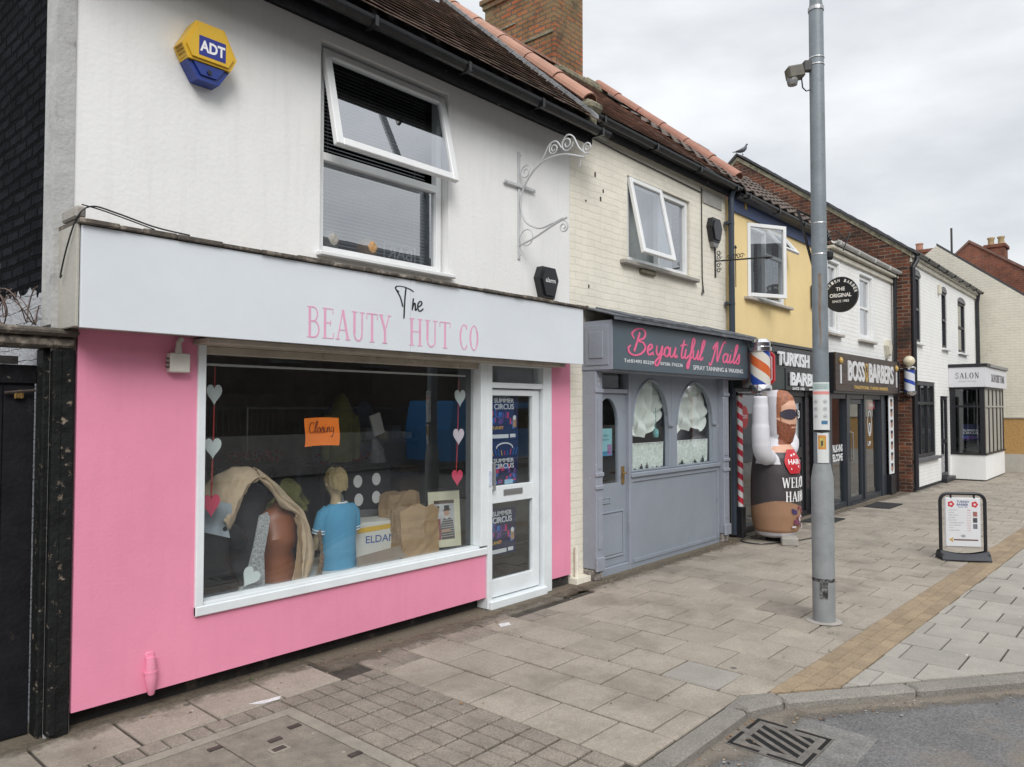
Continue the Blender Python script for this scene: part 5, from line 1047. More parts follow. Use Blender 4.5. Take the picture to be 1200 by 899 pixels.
# ================================================================== FAR HOUSES
fg = thing('far_cream_house', (27, 3.5, 0), 'end house with a plain cream painted brick gable beyond the salon', 'house')
FX = 24.55
b = MB(); b.prism([(1.0, 0), (9.5, 0), (9.5, 3.0), (5.0, 6.52), (1.0, 3.3)], (FX, 0, 0), Y_, Z_, X_, 0, 9); b.build('gable_wall', FCREAM, fg)
b = MB(); b.prism([(.8, 3.14), (5.0, 6.52), (5.0, 6.6), (.7, 3.13)], (FX + .02, 0, 0), Y_, Z_, X_, 0, 9.1); b.build('roof', SLATE, fg)
b = MB(); b.box(FX - .03, FX - .001, 1.0, 3.9, .48, 1.46); b.build('hoarding', mat('osb_board', (.45, .27, .10), .9, .35, 45, .3, 60), fg)
b = MB(); b.box(FX - .06, FX - .001, 1.0, 3.97, 1.462, 1.50); b.box(FX - .08, FX - .001, 1.0, 3.97, 0, .478); b.build('plinth', mat('pale_plinth', (.46, .44, .39), .9, .1, 3), fg)
fb = thing('far_brick_house', (34, 3, 0), 'distant red brick gabled house rising behind the cream gable', 'house')
b = MB(); b.prism([(-2.6, 0), (10.5, 0), (10.5, 3.5), (5.59, 8.12), (-2.6, 2.25)], (33, 0, 0), Y_, Z_, X_, 0, 8); b.build('gable_wall', FARB, fb)
b = MB(); b.prism([(-2.7, 2.13), (5.59, 8.12), (5.59, 8.22), (-2.75, 2.23)], (32.95, 0, 0), Y_, Z_, X_, 0, 8.2); b.prism([(5.59, 8.12), (10.6, 3.4), (10.6, 3.5), (5.59, 8.22)], (32.95, 0, 0), Y_, Z_, X_, 0, 8.2); b.build('roof', mat('roof_edge', (.16, .09, .07), .9, .3, 3), fb)
# ================================================================== THINGS ON THE PINK SHOP
def simple(o, label, cat, group=None, kind=None):
    o['label'] = label; o['category'] = cat
    if group: o['group'] = group
    return o
ALY = mat('alarm_yellow', (.66, .40, .02), .4, .06, 8); ALB = mat('alarm_blue', (.012, .035, .22), .3, .15, 10); ALW = mat('alarm_white', (.8, .8, .8), .4, 0)
al = thing('alarm_box', (2.15, 4.45, 3.93), 'yellow and blue hexagonal alarm box high on the white wall', 'alarm box')
def hexpts(cx, cz, w, h, flat=.52): return [(cx - w*flat/2, cz + h/2), (cx + w*flat/2, cz + h/2), (cx + w/2, cz), (cx + w*flat/2*.9, cz - h/2), (cx - w*flat/2*.9, cz - h/2), (cx - w/2, cz)]
hx = hexpts(2.15, 3.945, .35, .33)
b = MB(); b.prism([(p[0], max(p[1], 3.86)) if p[1] < 3.86 else p for p in hx], (0, 4.38, 0), X_, Z_, NY, -.11, .0)
top = [(2.06, 4.11), (2.24, 4.11), (2.325, 3.945), (2.285, 3.865), (2.015, 3.865), (1.975, 3.945)]
b = MB(); b.prism(top, (0, 4.38, 0), X_, Z_, NY, -.115, 0, ALY)
b.prism([(2.075, 4.095), (2.225, 4.095), (2.30, 3.945), (2.265, 3.88), (2.035, 3.88), (2.0, 3.945)], (0, 4.38, 0), X_, Z_, NY, 0, .012, ALY)
for k in range(4): b.box(1.972 + k*.012, 2.0 + k*.012, 4.39, 4.47, 3.93 - k*.018, 3.94 - k*.018, mat('alarm_groove', (.3, .16, .01), .6))
b.build('cover', None, al)
b = MB(); b.prism([(2.015, 3.862), (2.285, 3.862), (2.22, 3.76), (2.08, 3.76)], (0, 4.40, 0), X_, Z_, NY, -.095, 0, ALB, ); b.prism([(2.05, 3.86), (2.25, 3.86), (2.2, 3.79), (2.1, 3.79)], (0, 4.40, 0), X_, Z_, NY, 0, .012, ALB); b.lathe([(0, 0), (.014, 0), (.014, .004)], (0, 0, 0), BLACK, 12, Matrix.Translation((2.15, 4.384, 3.815)) @ Matrix.Rotation(R(90), 4, 'X')); b.build('strobe', None, al)
b = MB(); b.box(2.075, 2.245, 4.3665, 4.368, 3.90, 4.02, mat('alarm_plate_blue', (.015, .025, .22), .4)); put_text(b, 'ADT', (2.08, 4.3665, 3.925), X_, Z_, .16, .07, ALW, .035, .001); b.build('lettering', None, al)
def bell(name, x, z, y, s, lab, col=BLACK, base=None, text=None, face='y'):
    t = thing(name, (x, y, z), lab, 'alarm box', 'dark alarm boxes' if col is BLACK else None)
    pts = [(x - .10*s, z + .17*s), (x + .10*s, z + .17*s), (x + .15*s, z + .06*s), (x + .085*s, z - .13*s), (x - .085*s, z - .13*s), (x - .15*s, z + .06*s)]
    b = MB(); b.prism(pts, (0, y - .07*s, 0), X_, Z_, NY, -.07*s, 0, col); b.prism([(x + (p[0]-x)*.78, z + (p[1]-z)*.8) for p in pts], (0, y - .07*s, 0), X_, Z_, NY, 0, .02*s, col)
    b.build('cover', None, t)
    b = MB(); b.prism([(x - .08*s, z - .131*s), (x + .08*s, z - .131*s), (x + .05*s, z - .19*s), (x - .05*s, z - .19*s)], (0, y - .06*s, 0), X_, Z_, NY, -.06*s, 0); b.build('strobe', base or mat('amber_strobe', (.30, .18, .04), .4), t)
    if text: b = MB(); put_text(b, text, (x - .075*s, y - .09*s, z + .02*s), X_, Z_, .15*s, .045*s, ALW, .01, .001); b.build('lettering', None, t)
    return t
bell('alarm_box', 5.56, 2.93, 4.5, 1.0, 'black alarm box low on the white wall beside the iron sign bracket', text='alarm')
bell('alarm_box', 9.12, 4.08, 4.5, 1.05, 'black alarm box on the cream wall beside the drainpipe', base=mat('grey_strobe', (.2, .2, .2), .5))
bell('alarm_box', 16.45, 2.95, 4.30, 1.05, 'cream alarm box on the white brick wall above the brown barber sign', col=mat('cream_plastic', (.58, .55, .46), .5), base=mat('cream_plastic'))
# electric junction box and conduit
j = thing('junction_box', (1.995, 4.42, 1.97), 'small white electrical box with a stub of conduit on the pink wall', 'junction box')
b = MB(); b.box(1.94, 2.06, 4.39, 4.45, 1.96, 2.075, c=.006); b.build('box', mat('old_white_plastic', (.60, .58, .52), .5, .1, 8), j)
b = MB(); b.tube([(2.0, 4.42, 2.075), (2.0, 4.42, 2.14), (2.02, 4.42, 2.165)], .016, None, 10); b.lathe([(.02, 0), (.02, .03)], (2.0, 4.42, 2.075), None, 10); b.build('conduit', mat('old_white_plastic'), j)
b = MB()
for z in (1.985, 2.01, 2.035): b.box(1.925, 1.94, 4.40, 4.42, z, z + .012)
b.build('cable_gland', DARKWOOD, j)
b = MB(); b.tube([(1.87, 4.44, .30), (1.87, 4.43, .31), (1.87, 4.425, .20), (1.875, 4.43, .13), (1.88, 4.44, .10)], [.022, .026, .034, .024, .018], None, 12); b.tube([(1.87, 4.43, .225), (1.87, 4.43, .235)], .038, None, 12); b.box(1.845, 1.895, 4.44, 4.45, .29, .34, c=.004)
simple(b.build('overflow_pipe', PINK, smooth=True), 'short stubby pipe painted pink low on the pink wall', 'pipe')
# cable at the fascia corner
b = MB(); b.tube(smooth_line([(1.95, 4.19, 2.74), (1.75, 4.18, 2.75), (1.55, 4.17, 2.785), (1.43, 4.18, 2.80), (1.37, 4.2, 2.74), (1.355, 4.3, 2.6), (1.35, 4.38, 2.45), (1.35, 4.36, 2.45)], 6), .0045, None, 6)
b.tube(smooth_line([(1.38, 4.18, 2.80), (1.5, 4.18, 2.785), (1.75, 4.18, 2.735)], 6), .0035, None, 6)
simple(b.build('loose_cable', BLACK, smooth=True), 'loose black cable looping round the left end of the blank fascia', 'cable')
# white wrought iron bracket (stands out from the wall at right angles)
def scroll(b, c, r, turns=1.5, a0=0, t=.008, x=0, sgn=1, n=22, r1=.25):
    pts = []
    for i in range(n + 1):
        f = i / n; a = R(a0 + sgn * 360 * turns * f); rr = r * (1 - (1 - r1) * f); pts.append((x, c[0] + rr*math.cos(a), c[1] + rr*math.sin(a)))
    b.tube(pts, t, None, 6); return pts
bx = 5.19; wi = thing('iron_bracket', (bx, 4.5, 3.1), 'white wrought iron sign bracket with scrolls on the white wall', 'sign bracket', 'iron sign brackets')
b = MB(); b.box(bx - .014, bx + .014, 4.485, 4.498, 3.13, 4.14, c=.003); b.box(bx - .22, bx + .22, 4.470, 4.484, 3.80, 3.83, c=.003)
for p in ((bx - .2, 3.815), (bx + .2, 3.815), (bx, 4.1), (bx, 3.17)): b.lathe([(.008, 0), (.008, .01)], (0, 0, 0), None, 8, Matrix.Translation((p[0], 4.472, p[1])) @ Matrix.Rotation(R(90), 4, 'X'))
b.build('wall_plate', mat('white_iron', (.50, .51, .52), .45, .08, 8), wi)
WI = mat('white_iron')
b = MB()
b.tube(smooth_line([(bx, 3.74, 3.92), (bx, 3.98, 4.0), (bx, 4.22, 3.98), (bx, 4.40, 3.84), (bx, 4.47, 3.66), (bx, 4.42, 3.48), (bx, 4.26, 3.385), (bx, 4.1, 3.40), (bx, 3.97, 3.43)], 8), .009, None, 6)
b.tube(smooth_line([(bx, 4.48, 3.26), (bx, 4.32, 3.30), (bx, 4.1, 3.38), (bx, 3.93, 3.43)], 8), .009, None, 6)
b.build('curved_arm', WI, wi, smooth=True)
b = MB()
b.tube(smooth_line([(bx, 4.30, 3.93), (bx, 4.2, 4.02), (bx, 4.13, 4.12), (bx, 4.05, 4.135), (bx, 3.99, 4.06)], 6), .007, None, 6)
scroll(b, (4.08, 4.075), .055, 1.6, 60, .007, bx, -1); scroll(b, (3.93, 4.085), .07, 1.6, 180, .007, bx, 1); scroll(b, (4.41, 3.93), .075, 1.6, 200, .007, bx, -1)
b.tube(smooth_line([(bx, 3.99, 4.10), (bx, 3.93, 4.16), (bx, 3.86, 4.13), (bx, 3.80, 4.02), (bx, 3.74, 3.96)], 6), .007, None, 6); scroll(b, (3.71, 4.0), .055, 1.5, 250, .007, bx, 1)
scroll(b, (4.40, 3.32), .075, 1, 0, .006, bx, 1, 20, 1); scroll(b, (3.97, 3.35), .055, 1.5, 90, .007, bx, 1)
b.tube([(bx, 3.78, 3.9), (bx, 3.79, 3.85), (bx, 3.81, 3.87)], .005, None, 6)
b.build('scroll', WI, wi, smooth=True)
# black bracket on the cream wall
bx = 9.2; BI = mat('black_iron', (.012, .012, .013), .45, .2, 9)
bi = thing('iron_bracket', (bx, 4.5, 3.45), 'black wrought iron sign bracket with arrow tip by the drainpipe', 'sign bracket', 'iron sign brackets')
b = MB(); b.box(bx - .014, bx + .014, 4.485, 4.498, 3.49, 3.92, c=.003); b.build('wall_plate', BI, bi)
b = MB(); b.tube([(bx, 4.49, 3.71), (bx, 3.74, 3.665)], .011, None, 6); b.add([(bx - .03, 3.80, 3.67), (bx + .03, 3.80, 3.67), (bx, 3.80, 3.70), (bx, 3.80, 3.64), (bx, 3.69, 3.66)], [(0, 2, 4), (2, 1, 4), (1, 3, 4), (3, 0, 4), (0, 3, 1, 2)])
b.tube([(bx, 4.205, 3.88), (bx, 4.205, 3.33)], .006, None, 6); b.tube([(bx, 4.205, 3.84), (bx, 4.205, 3.85), (bx, 4.205, 3.89)], [.016, .02, .002], None, 6)
b.tube([(bx, 4.28, 3.69), (bx, 4.3, 3.63), (bx, 4.3, 3.5)], .005, None, 6); b.tube([(bx, 3.95, 3.67), (bx, 3.96, 3.62), (bx, 3.96, 3.5)], .005, None, 6)
b.build('arm', BI, bi)
b = MB()
for cz in (3.82, 3.76, 3.65, 3.58): scroll(b, (4.44, cz), .035, 1.3, 180, .006, bx, 1 if cz > 3.7 else -1)
for cy, s in ((4.29, 1), (4.12, -1), (4.22, -1), (4.17, 1)): scroll(b, (cy, 3.735), .035, 1.2, 0 if s > 0 else 180, .005, bx, s)
b.build('scroll', BI, bi, smooth=True)
# ------------------------------------------------------------------ hearts on ribbons in the display window
HW = mat('heart_white', (.62, .68, .68), .6, .05); HR = mat('heart_red', (.62, .06, .13), .5, .05); HP2 = mat('heart_pale_pink', (.66, .56, .62), .6, .05); RIB = mat('red_ribbon', (.42, .035, .035), .6, .1)
def heart_pts(w, h, n=28):
    o = []
    for i in range(n):
        t = 2*math.pi*i/n; x = 16*math.sin(t)**3; y = 13*math.cos(t) - 5*math.cos(2*t) - 2*math.cos(3*t) - math.cos(4*t); o.append((x/32*w, (y + 17)/29*h))
    return o
def heart(x, z, w, h, m, lab, y=4.60, tilt=0, yaw=0):
    pts = heart_pts(w, h); b = MB(); c, s = math.cos(R(tilt)), math.sin(R(tilt)); u = Vector((math.cos(R(yaw)), math.sin(R(yaw)), 0))
    b.prism([(p[0]*c - p[1]*s, p[0]*s + p[1]*c) for p in pts], (x, y, z), u, Z_, u.cross(Z_), -.004, .004, m)
    o = b.build('heart_ornament', None); simple(o, lab, 'heart ornament', 'hearts hanging in the display window'); return o
heart(2.315, 1.765, .105, .135, HW, 'topmost white heart on the left red ribbon'); heart(2.31, 1.42, .115, .135, HW, 'white heart below the topmost one on the left red ribbon'); heart(2.305, 1.05, .115, .145, HR, 'red heart at the bottom of the left red ribbon')
heart(2.52, .575, .13, .13, HW, 'white heart lying against the glass at the lower left corner of the display window', tilt=-38, y=4.57)
heart(4.53, 1.755, .10, .15, HW, 'white heart at the top of the right ribbon', yaw=-25); heart(4.515, 1.425, .10, .145, HP2, 'pale pink heart in the middle of the right ribbon', yaw=-25); heart(4.50, 1.075, .10, .14, HR, 'red heart at the bottom of the right ribbon above the framed picture', yaw=-25)
for x0, x1, zt, zb, lab in ((2.325, 2.31, 2.03, 1.16, 'red ribbon carrying hearts at the left edge of the display window'), (4.53, 4.50, 2.0, 1.18, 'red ribbon carrying hearts at the right edge of the display window')):
    b = MB(); b.tube([(x0, 4.612, zt), ((x0+x1)/2 + .003, 4.612, (zt+zb)/2), (x1, 4.612, zb)], .005, None, 6); simple(b.build('ribbon', RIB), lab, 'ribbon', 'ribbons of hearts')
# orange notice
b = MB(); OR = mat('orange_paper', (.85, .20, .015), .6, .04, 6); b.grid(lambda u, v: (2.955 + .285*u + .006*math.sin(v*5), 4.548 + .006*math.sin(u*5), 1.475 + .20*v + .006*math.sin(u*3)), 8, 6, OR)
put_script(b, 'Closing', (2.99, 4.545, 1.575), X_, Z_, .085, mat('felt_pen', (.12, .02, .01), .6), .05, .001, 1.15)
simple(b.build('notice', None), 'bright orange handwritten closing notice stuck inside the display window', 'notice')
# ------------------------------------------------------------------ dummies and goods on the shelf
SH = .502
def torso_rings(cx, cy, z0, h, w, d, lean=0):
    P = [(0, .80, .85), (.08, .86, .95), (.22, .74, .8), (.38, .66, .74), (.55, .78, .9), (.70, .92, 1.0), (.82, .98, .85), (.89, .8, .62), (.94, .42, .42), (1.0, .24, .34)]
    return [(cx + lean*f, cy, z0 + h*f, w/2*a, d/2*b_) for f, a, b_ in P]
t = thing('black_mannequin', (2.55, 4.82, SH), 'black headless mannequin torso at the left end of the display shelf', 'mannequin')
b = MB(); b.loft(torso_rings(2.42, 4.84, SH, .62, .50, .26, -.10), None, 24); b.loft([(2.60, 4.80, .78, .02, .02), (2.60, 4.80, .84, .07, .06), (2.54, 4.82, .94, .10, .08), (2.46, 4.84, 1.02, .07, .07)], None, 16); b.build('torso', mat('black_gloss_dummy', (.012, .013, .016), .38, .3, 3, .1, 14), t, smooth=True)
b = MB(); b.grid(lambda u, v: (2.20 + .30*u, 4.70 + .02*math.sin(u*8) + .02*math.sin(v*6), .98 + .20*v - .10*u + .03*v*u), 14, 10); simple(b.build('pale_cloth', mat('pale_blue_cloth', (.34, .39, .44), .8, .15, 8), smooth=True), 'pale blue grey cloth hanging over the black mannequin shoulder', 'cloth')
t = thing('dark_mannequin', (2.83, 4.95, SH), 'dark grey mannequin torso under the beige coat, behind the patterned panel', 'mannequin')
b = MB(); b.loft(torso_rings(2.74, 4.98, SH, .76, .36, .24), None, 24); b.build('torso', mat('dark_cloth_dummy', (.035, .037, .045), .8, .3, 6), t, smooth=True)
b = MB(); HT = mat('houndstooth', (.34, .35, .36), .85, .55, 75)
b.add([(2.55, 4.66, SH), (2.72, 4.66, SH), (2.715, 4.67, .75), (2.75, 4.68, .90), (2.77, 4.69, .99), (2.75, 4.69, 1.03), (2.69, 4.69, 1.01), (2.64, 4.67, .82), (2.58, 4.66, .62)], [(0, 1, 2, 8), (8, 2, 3, 7), (7, 3, 4, 6), (6, 4, 5)], HT)
sd_ = b.build('patterned_scarf', None); m_ = sd_.modifiers.new('s', 'SOLIDIFY'); m_.thickness = .012; simple(sd_, 'grey and white houndstooth cloth panel between the dark and the tan mannequins', 'cloth')
t = thing('tan_mannequin', (3.06, 4.78, SH), 'tan brown headless mannequin torso standing in the middle of the display', 'mannequin')
b = MB(); b.loft([(2.960, 4.86, SH, .135, .10), (2.950, 4.86, .56, .145, .11), (2.945, 4.86, .64, .125, .10), (2.935, 4.86, .71, .12, .095), (2.925, 4.85, .77, .145, .125), (2.920, 4.85, .82, .15, .135), (2.935, 4.855, .88, .14, .11), (2.950, 4.86, .95, .15, .10), (2.970, 4.86, 1.0, .14, .09), (2.980, 4.86, 1.04, .08, .06), (2.980, 4.86, 1.10, .05, .05)], None, 32); b.build('torso', mat('tan_dummy', (.26, .088, .04), .42, .05, 4), t, smooth=True)
# beige coat draped over the dummies
COAT = mat('beige_coat', (.50, .385, .27), .85, .10, 7, .5, 45)
ct = thing('beige_coat', (2.9, 4.8, 1.0), 'beige trench coat draped over the mannequins, falling to the shelf on the right', 'coat')
def curve(P, u):
    f = u*(len(P)-1); i = min(int(f), len(P)-2); a = f - i; h = lambda k: P[max(0, min(len(P)-1, k))]
    return [.5*((2*h(i)[c]) + (h(i+1)[c]-h(i-1)[c])*a + (2*h(i-1)[c]-5*h(i)[c]+4*h(i+1)[c]-h(i+2)[c])*a*a + (3*h(i)[c]-h(i-1)[c]-3*h(i+1)[c]+h(i+2)[c])*a**3) for c in (0, 1)]
def sheet(O, I, y0, bulge, nf, ph, back=.0):
    def f(u, v):
        o, i = curve(O, u), curve(I, u); x = o[0]*(1-v) + i[0]*v; z = o[1]*(1-v) + i[1]*v
        return (x + .004*math.sin(v*nf*2 + u*6 + ph), y0 + back*(1-v)**2 - bulge*math.sin(math.pi*v) + .011*math.sin(v*nf + u*3.2 + ph) + .005*math.sin(u*31 + v*9), z + .005*math.sin(u*24 + v*8))
    return f
OL = [(2.33, 1.20), (2.42, 1.27), (2.53, 1.325), (2.66, 1.345), (2.78, 1.30)]; IL = [(2.49, .93), (2.53, .98), (2.585, 1.11), (2.64, 1.215), (2.71, 1.255)]
b = MB(); b.grid(sheet(OL, IL, 4.72, .03, 13, 0, .12), 46, 22); o = b.build('left_shoulder', COAT, ct, smooth=True); o.modifiers.new('s', 'SOLIDIFY').thickness = .006
ORr = [(2.72, 1.335), (2.82, 1.27), (2.93, 1.17), (3.09, 1.01), (3.17, .85), (3.215, .65), (3.16, .50)]; IR = [(2.70, 1.255), (2.79, 1.18), (2.87, 1.06), (2.99, .985), (3.03, .85), (3.01, .68), (2.98, .505)]
b = MB(); b.grid(sheet(ORr, IR, 4.72, .035, 17, 1.3, .10), 60, 26); o = b.build('right_front', COAT, ct, smooth=True); o.modifiers.new('s', 'SOLIDIFY').thickness = .006
b = MB(); b.grid(sheet([(2.99, .99), (3.03, .9), (3.05, .7), (3.04, .51)], [(2.965, .965), (2.985, .88), (2.985, .7), (2.965, .505)], 4.693, .004, 3, 0), 20, 6); b.build('facing', mat('coat_facing', (.33, .22, .13), .8, .1, 6), ct, smooth=True)
b = MB(); b.grid(sheet([(3.18, .86), (3.20, .74), (3.22, .62), (3.19, .52)], [(3.145, .84), (3.16, .74), (3.165, .62), (3.13, .52)], 4.675, .004, 3, 0), 20, 6); b.build('checked_lining', mat('checked_lining', (.17, .12, .085), .9, .6, 60), ct, smooth=True)
# boy dummy with blue shirt seen from behind
bd_ = thing('boy_mannequin', (3.58, 4.88, SH), 'child mannequin with blond hair and bright blue shirt seen from behind', 'mannequin')
cx, cy = 3.465, 4.90; SKIN = mat('dummy_skin', (.50, .38, .24), .5, .05)
b = MB(); b.loft([(cx, cy, 1.00, .045, .045), (cx, cy - .005, 1.05, .038, .04), (cx, cy + .005, 1.085, .045, .052), (cx, cy + .01, 1.12, .066, .078), (cx, cy + .005, 1.16, .078, .092), (cx, cy, 1.20, .078, .092), (cx, cy, 1.235, .066, .08), (cx, cy, 1.262, .036, .045), (cx, cy, 1.27, .01, .012)], None, 22); b.add([(cx - .012, cy + .085, 1.15), (cx + .012, cy + .085, 1.15), (cx, cy + .085, 1.19), (cx, cy + .108, 1.155)], [(0, 1, 3), (1, 2, 3), (2, 0, 3)])
for s in (-1, 1): b.loft([(cx + s*.078, cy + .01, 1.135, .005, .012), (cx + s*.083, cy + .008, 1.155, .009, .018), (cx + s*.08, cy + .006, 1.175, .005, .012)], None, 10)
b.build('head', SKIN, bd_, smooth=True)
b = MB()
def hair(u, v):
    a = 2*math.pi*u; back = max(0, -math.sin(a)); zlo = 1.175 - .07*back; z = zlo + (1.285 - zlo)*v; f = math.sqrt(max(0, 1 - max(0, (z - 1.19)/.1)**2)); r = 1.0 + .045*math.sin(u*2*math.pi*13 + v*4)*(1-v*.6)
    return (cx + .087*math.cos(a)*f*r, cy - .004 + .1*math.sin(a)*f*r, z + .006*math.sin(u*60))
b.grid(hair, 78, 14); b.build('hair', mat('blond_hair', (.33, .25, .12), .55, .35, 24, .3, 60), bd_, smooth=True)
cx = 3.50; BS = mat('blue_shirt', (.075, .30, .50), .85, .07, 7, .3, 50)
b = MB(); b.loft([(cx, cy, SH, .155, .105), (cx, cy, .56, .152, .10), (cx, cy, .70, .145, .092), (cx, cy, .83, .152, .095), (cx, cy, .91, .158, .09), (cx, cy, .96, .145, .075), (cx, cy, .99, .105, .06), (cx, cy, 1.01, .06, .052)], None, 28)
for s in (-1, 1):
    pts = [(cx + s*.10, cy, .955), (cx + s*.14, cy + .01, .92), (cx + s*.158, cy + .02, .85), (cx + s*.166, cy + .03, .79)]; b.tube(pts, [.05, .054, .052, .052], None, 14)
b.build('shirt', BS, bd_, smooth=True)
b = MB(); b.tube([(cx + .062*math.cos(a*math.pi/10), cy + .055*math.sin(a*math.pi/10), 1.008) for a in range(20)], .007, None, 6, closed=True)
for s in (-1, 1): b.tube([(cx + s*.163, cy + .027, .812), (cx + s*.164, cy + .028, .804)], .0545, None, 14); b.tube([(cx + s*.1655, cy + .03, .79), (cx + s*.1665, cy + .031, .782)], .0545, None, 14)
b.build('white_trim', ALW, bd_)
b = MB()
for s in (-1, 1): b.tube([(cx + s*.166, cy + .03, .80), (cx + s*.17, cy + .05, .73), (cx + s*.155, cy + .09, .66)], [.034, .03, .024], None, 12)
b.build('arm', SKIN, bd_, smooth=True)
# white carton with yellow band, dotted black box, bags, cards
t = thing('white_carton', (3.98, 5.1, SH), 'white cardboard carton with yellow band and blue lettering behind the blue shirt', 'carton')
b = MB(); CW = mat('carton_white', (.60, .60, .57), .7, .05); b.box(-.31, .31, -.15, .15, 0, .30, CW, c=.004); cb = b.build('carton', None, t, org=(0, 0, 0)); cb.location = (0, 0, 0); cb.rotation_euler.z = R(-12)
b = MB(); b.add([(-.20, -.1515, .215), (.31, -.1515, .25), (.31, -.1515, .285), (-.20, -.1515, .26)], [(0, 1, 2, 3)], mat('carton_yellow', (.62, .38, .02), .6)); put_text(b, 'ELDAN', (-.13, -.151, .13), X_, Z_, .27, .06, mat('carton_blue', (.03, .08, .3), .6), .01, .001); b.box(.20, .28, -.1515, -.151, .06, .14, mat('print_grey', (.25, .25, .25), .8, .8, 60)); o = b.build('print', None, cb, org=(0, 0, 0))
t2 = local('dotted_box', (4.10, 5.42, .86), 'black box with white round dots standing behind the white carton', 'box', rot=(0, 0, R(-10)))
b = MB(); b.box(-.22, .22, -.14, .14, 0, .34, mat('box_black', (.014, .014, .016), .5, .1), c=.003); DW = mat('dot_white', (.72, .72, .72), .6)
bb_ = b.build('box', None, t2)
b = MB()
for x, z in ((-.1, .25), (.08, .26), (-.09, .09), (.08, .1)): b.prism([(x + .042*math.cos(R(a)), z + .055*math.sin(R(a))) for a in range(0, 360, 18)], (0, -.1405, 0), X_, Z_, NY, 0, .0012, DW)
for x, z in ((-.06, .25), (.07, .09)): b.prism([(x + .05*math.cos(R(a)), z + .055*math.sin(R(a))) for a in range(0, 360, 18)], (-.2205, 0, 0), NY, Z_, NX, 0, .0012, DW)
b.build('dot', None, bb_)
b = MB(); b.box(3.9, 4.35, 5.28, 5.62, SH, .86, c=.01); simple(b.build('packing_case', mat('grey_case', (.16, .16, .17), .8, .2)), 'dull grey packing case under the black dotted box', 'case')
KR = mat('kraft_paper', (.33, .22, .125), .85, .12, 5, .5, 12)
def bag(x, y, w, d, h, yaw, lab, name='paper_bag', seed=1):
    random.seed(seed); b = MB(); rings = []; n = 9; vs = []; fs = []; per = []
    for i in range(24):
        a = i/24*4; s_ = int(a); f = a - s_; c = [(-1, -1), (1, -1), (1, 1), (-1, 1), (-1, -1)]; per.append((c[s_][0]*(1-f) + c[s_+1][0]*f, c[s_][1]*(1-f) + c[s_+1][1]*f))
    for j in range(n):
        f = j/(n-1)
        for i, (p, q) in enumerate(per):
            jx = random.uniform(-.008, .008)*(f > 0); vs.append((p*w/2*(1 + .08*f) + jx, q*d/2*(1 - .25*f) + random.uniform(-.008, .008)*(f > 0), h*f + (random.uniform(-.03, .012) if j == n-1 else 0) + (.03*math.sin(i*.5) if j == n-1 else 0)))
    for j in range(n-1):
        for i in range(24): fs.append((j*24+i, j*24+(i+1)%24, (j+1)*24+(i+1)%24, (j+1)*24+i))
    T = Matrix.Translation((x, y, SH)) @ Matrix.Rotation(R(yaw), 4, 'Z'); b.add(vs, fs, KR, T); o = b.build(name, None); o.modifiers.new('s', 'SOLIDIFY').thickness = .003; simple(o, lab, 'paper bag', 'brown paper bags'); random.seed(5)
bag(4.22, 4.83, .36, .2, .40, -8, 'crumpled brown paper bag in front, by the framed picture', seed=3); bag(4.27, 5.08, .34, .18, .50, 5, 'taller brown paper bag standing behind the crumpled one', seed=8)
b = MB(); b.box(-.24, .24, -.006, .006, 0, .10, T=Matrix.Translation((3.83, 4.76, SH)) @ Matrix.Rotation(R(-4), 4, 'Y') @ Matrix.Rotation(R(-15), 4, 'X')); simple(b.build('cardboard_strip', mat('grey_card', (.24, .2, .17), .9)), 'grey brown cardboard strip leaning on the white carton', 'cardboard')
b = MB(); b.box(-.13, .13, -.07, .07, 0, .004, T=Matrix.Translation((4.06, 4.70, SH)) @ Matrix.Rotation(R(18), 4, 'Z')); simple(b.build('white_card', UPVC), 'white card lying flat on the display shelf below the paper bag', 'card')
b = MB(); b.box(-.08, .08, -.045, .045, 0, .005, T=Matrix.Translation((3.82, 4.66, SH)) @ Matrix.Rotation(R(8), 4, 'Z')); simple(b.build('orange_card', OR), 'small orange card lying flat on the display shelf', 'card')
# framed picture
fp = local('framed_picture', (4.55, 4.80, SH), 'black framed picture of a bearded man in a hat at the right of the display', 'picture', rot=(R(-5), 0, R(-16)))
w, h = .36, .535; b = MB(); b.frame(-w/2, w/2, 0, h, .022, -.02, .005); b.build('frame', BLACK, fp)
b = MB(); b.box(-w/2 + .02, w/2 - .02, -.008, .0, .02, h - .02, mat('cream_mount', (.62, .60, .46), .8)); b.build('mount', None, fp)
b = MB(); k = lambda a, b_, c, d_, m, e=1: pic.box(a, b_, -.009 - .0006*e, -.008, c, d_, m)
pic = MB(); a0, a1, c0, c1 = -.10, .10, .09, .43
k(a0, a1, c0, c1, mat('photo_wall', (.45, .46, .48), .6, .2, 12)); k(a0, a1, c1 - .03, c1, mat('photo_beam', (.10, .07, .06), .6), 2); k(a0, a0 + .06, c0, c0 + .18, mat('photo_red', (.24, .06, .08), .6, .6, 30), 2)
T_ = lambda pts, m, e: pic.prism(pts, (0, -.0095 - e*.0006, 0), X_, Z_, NY, 0, .0003, m)
T_([(-.035, c0), (-.045, .20), (-.01, .275), (.05, .28), (.085, .25), (.095, c0)], mat('photo_shirt', (.10, .10, .11), .7, .3, 30), 2)
for i in range(9): T_([(-.035, c0 + .02 + i*.02), (.088, c0 + .025 + i*.02), (.088, c0 + .03 + i*.02), (-.035, c0 + .025 + i*.02)], mat('photo_stripe', (.42, .4, .38), .7), 3)
T_([(.022 + .026*math.cos(R(t)), .315 + .036*math.sin(R(t))) for t in range(0, 360, 20)], mat('photo_skin', (.42, .25, .18), .6), 3); T_([(.002, .30), (.008, .27), (.02, .262), (.036, .27), (.044, .30), (.022, .292)], mat('photo_beard', (.5, .49, .47), .7), 4)
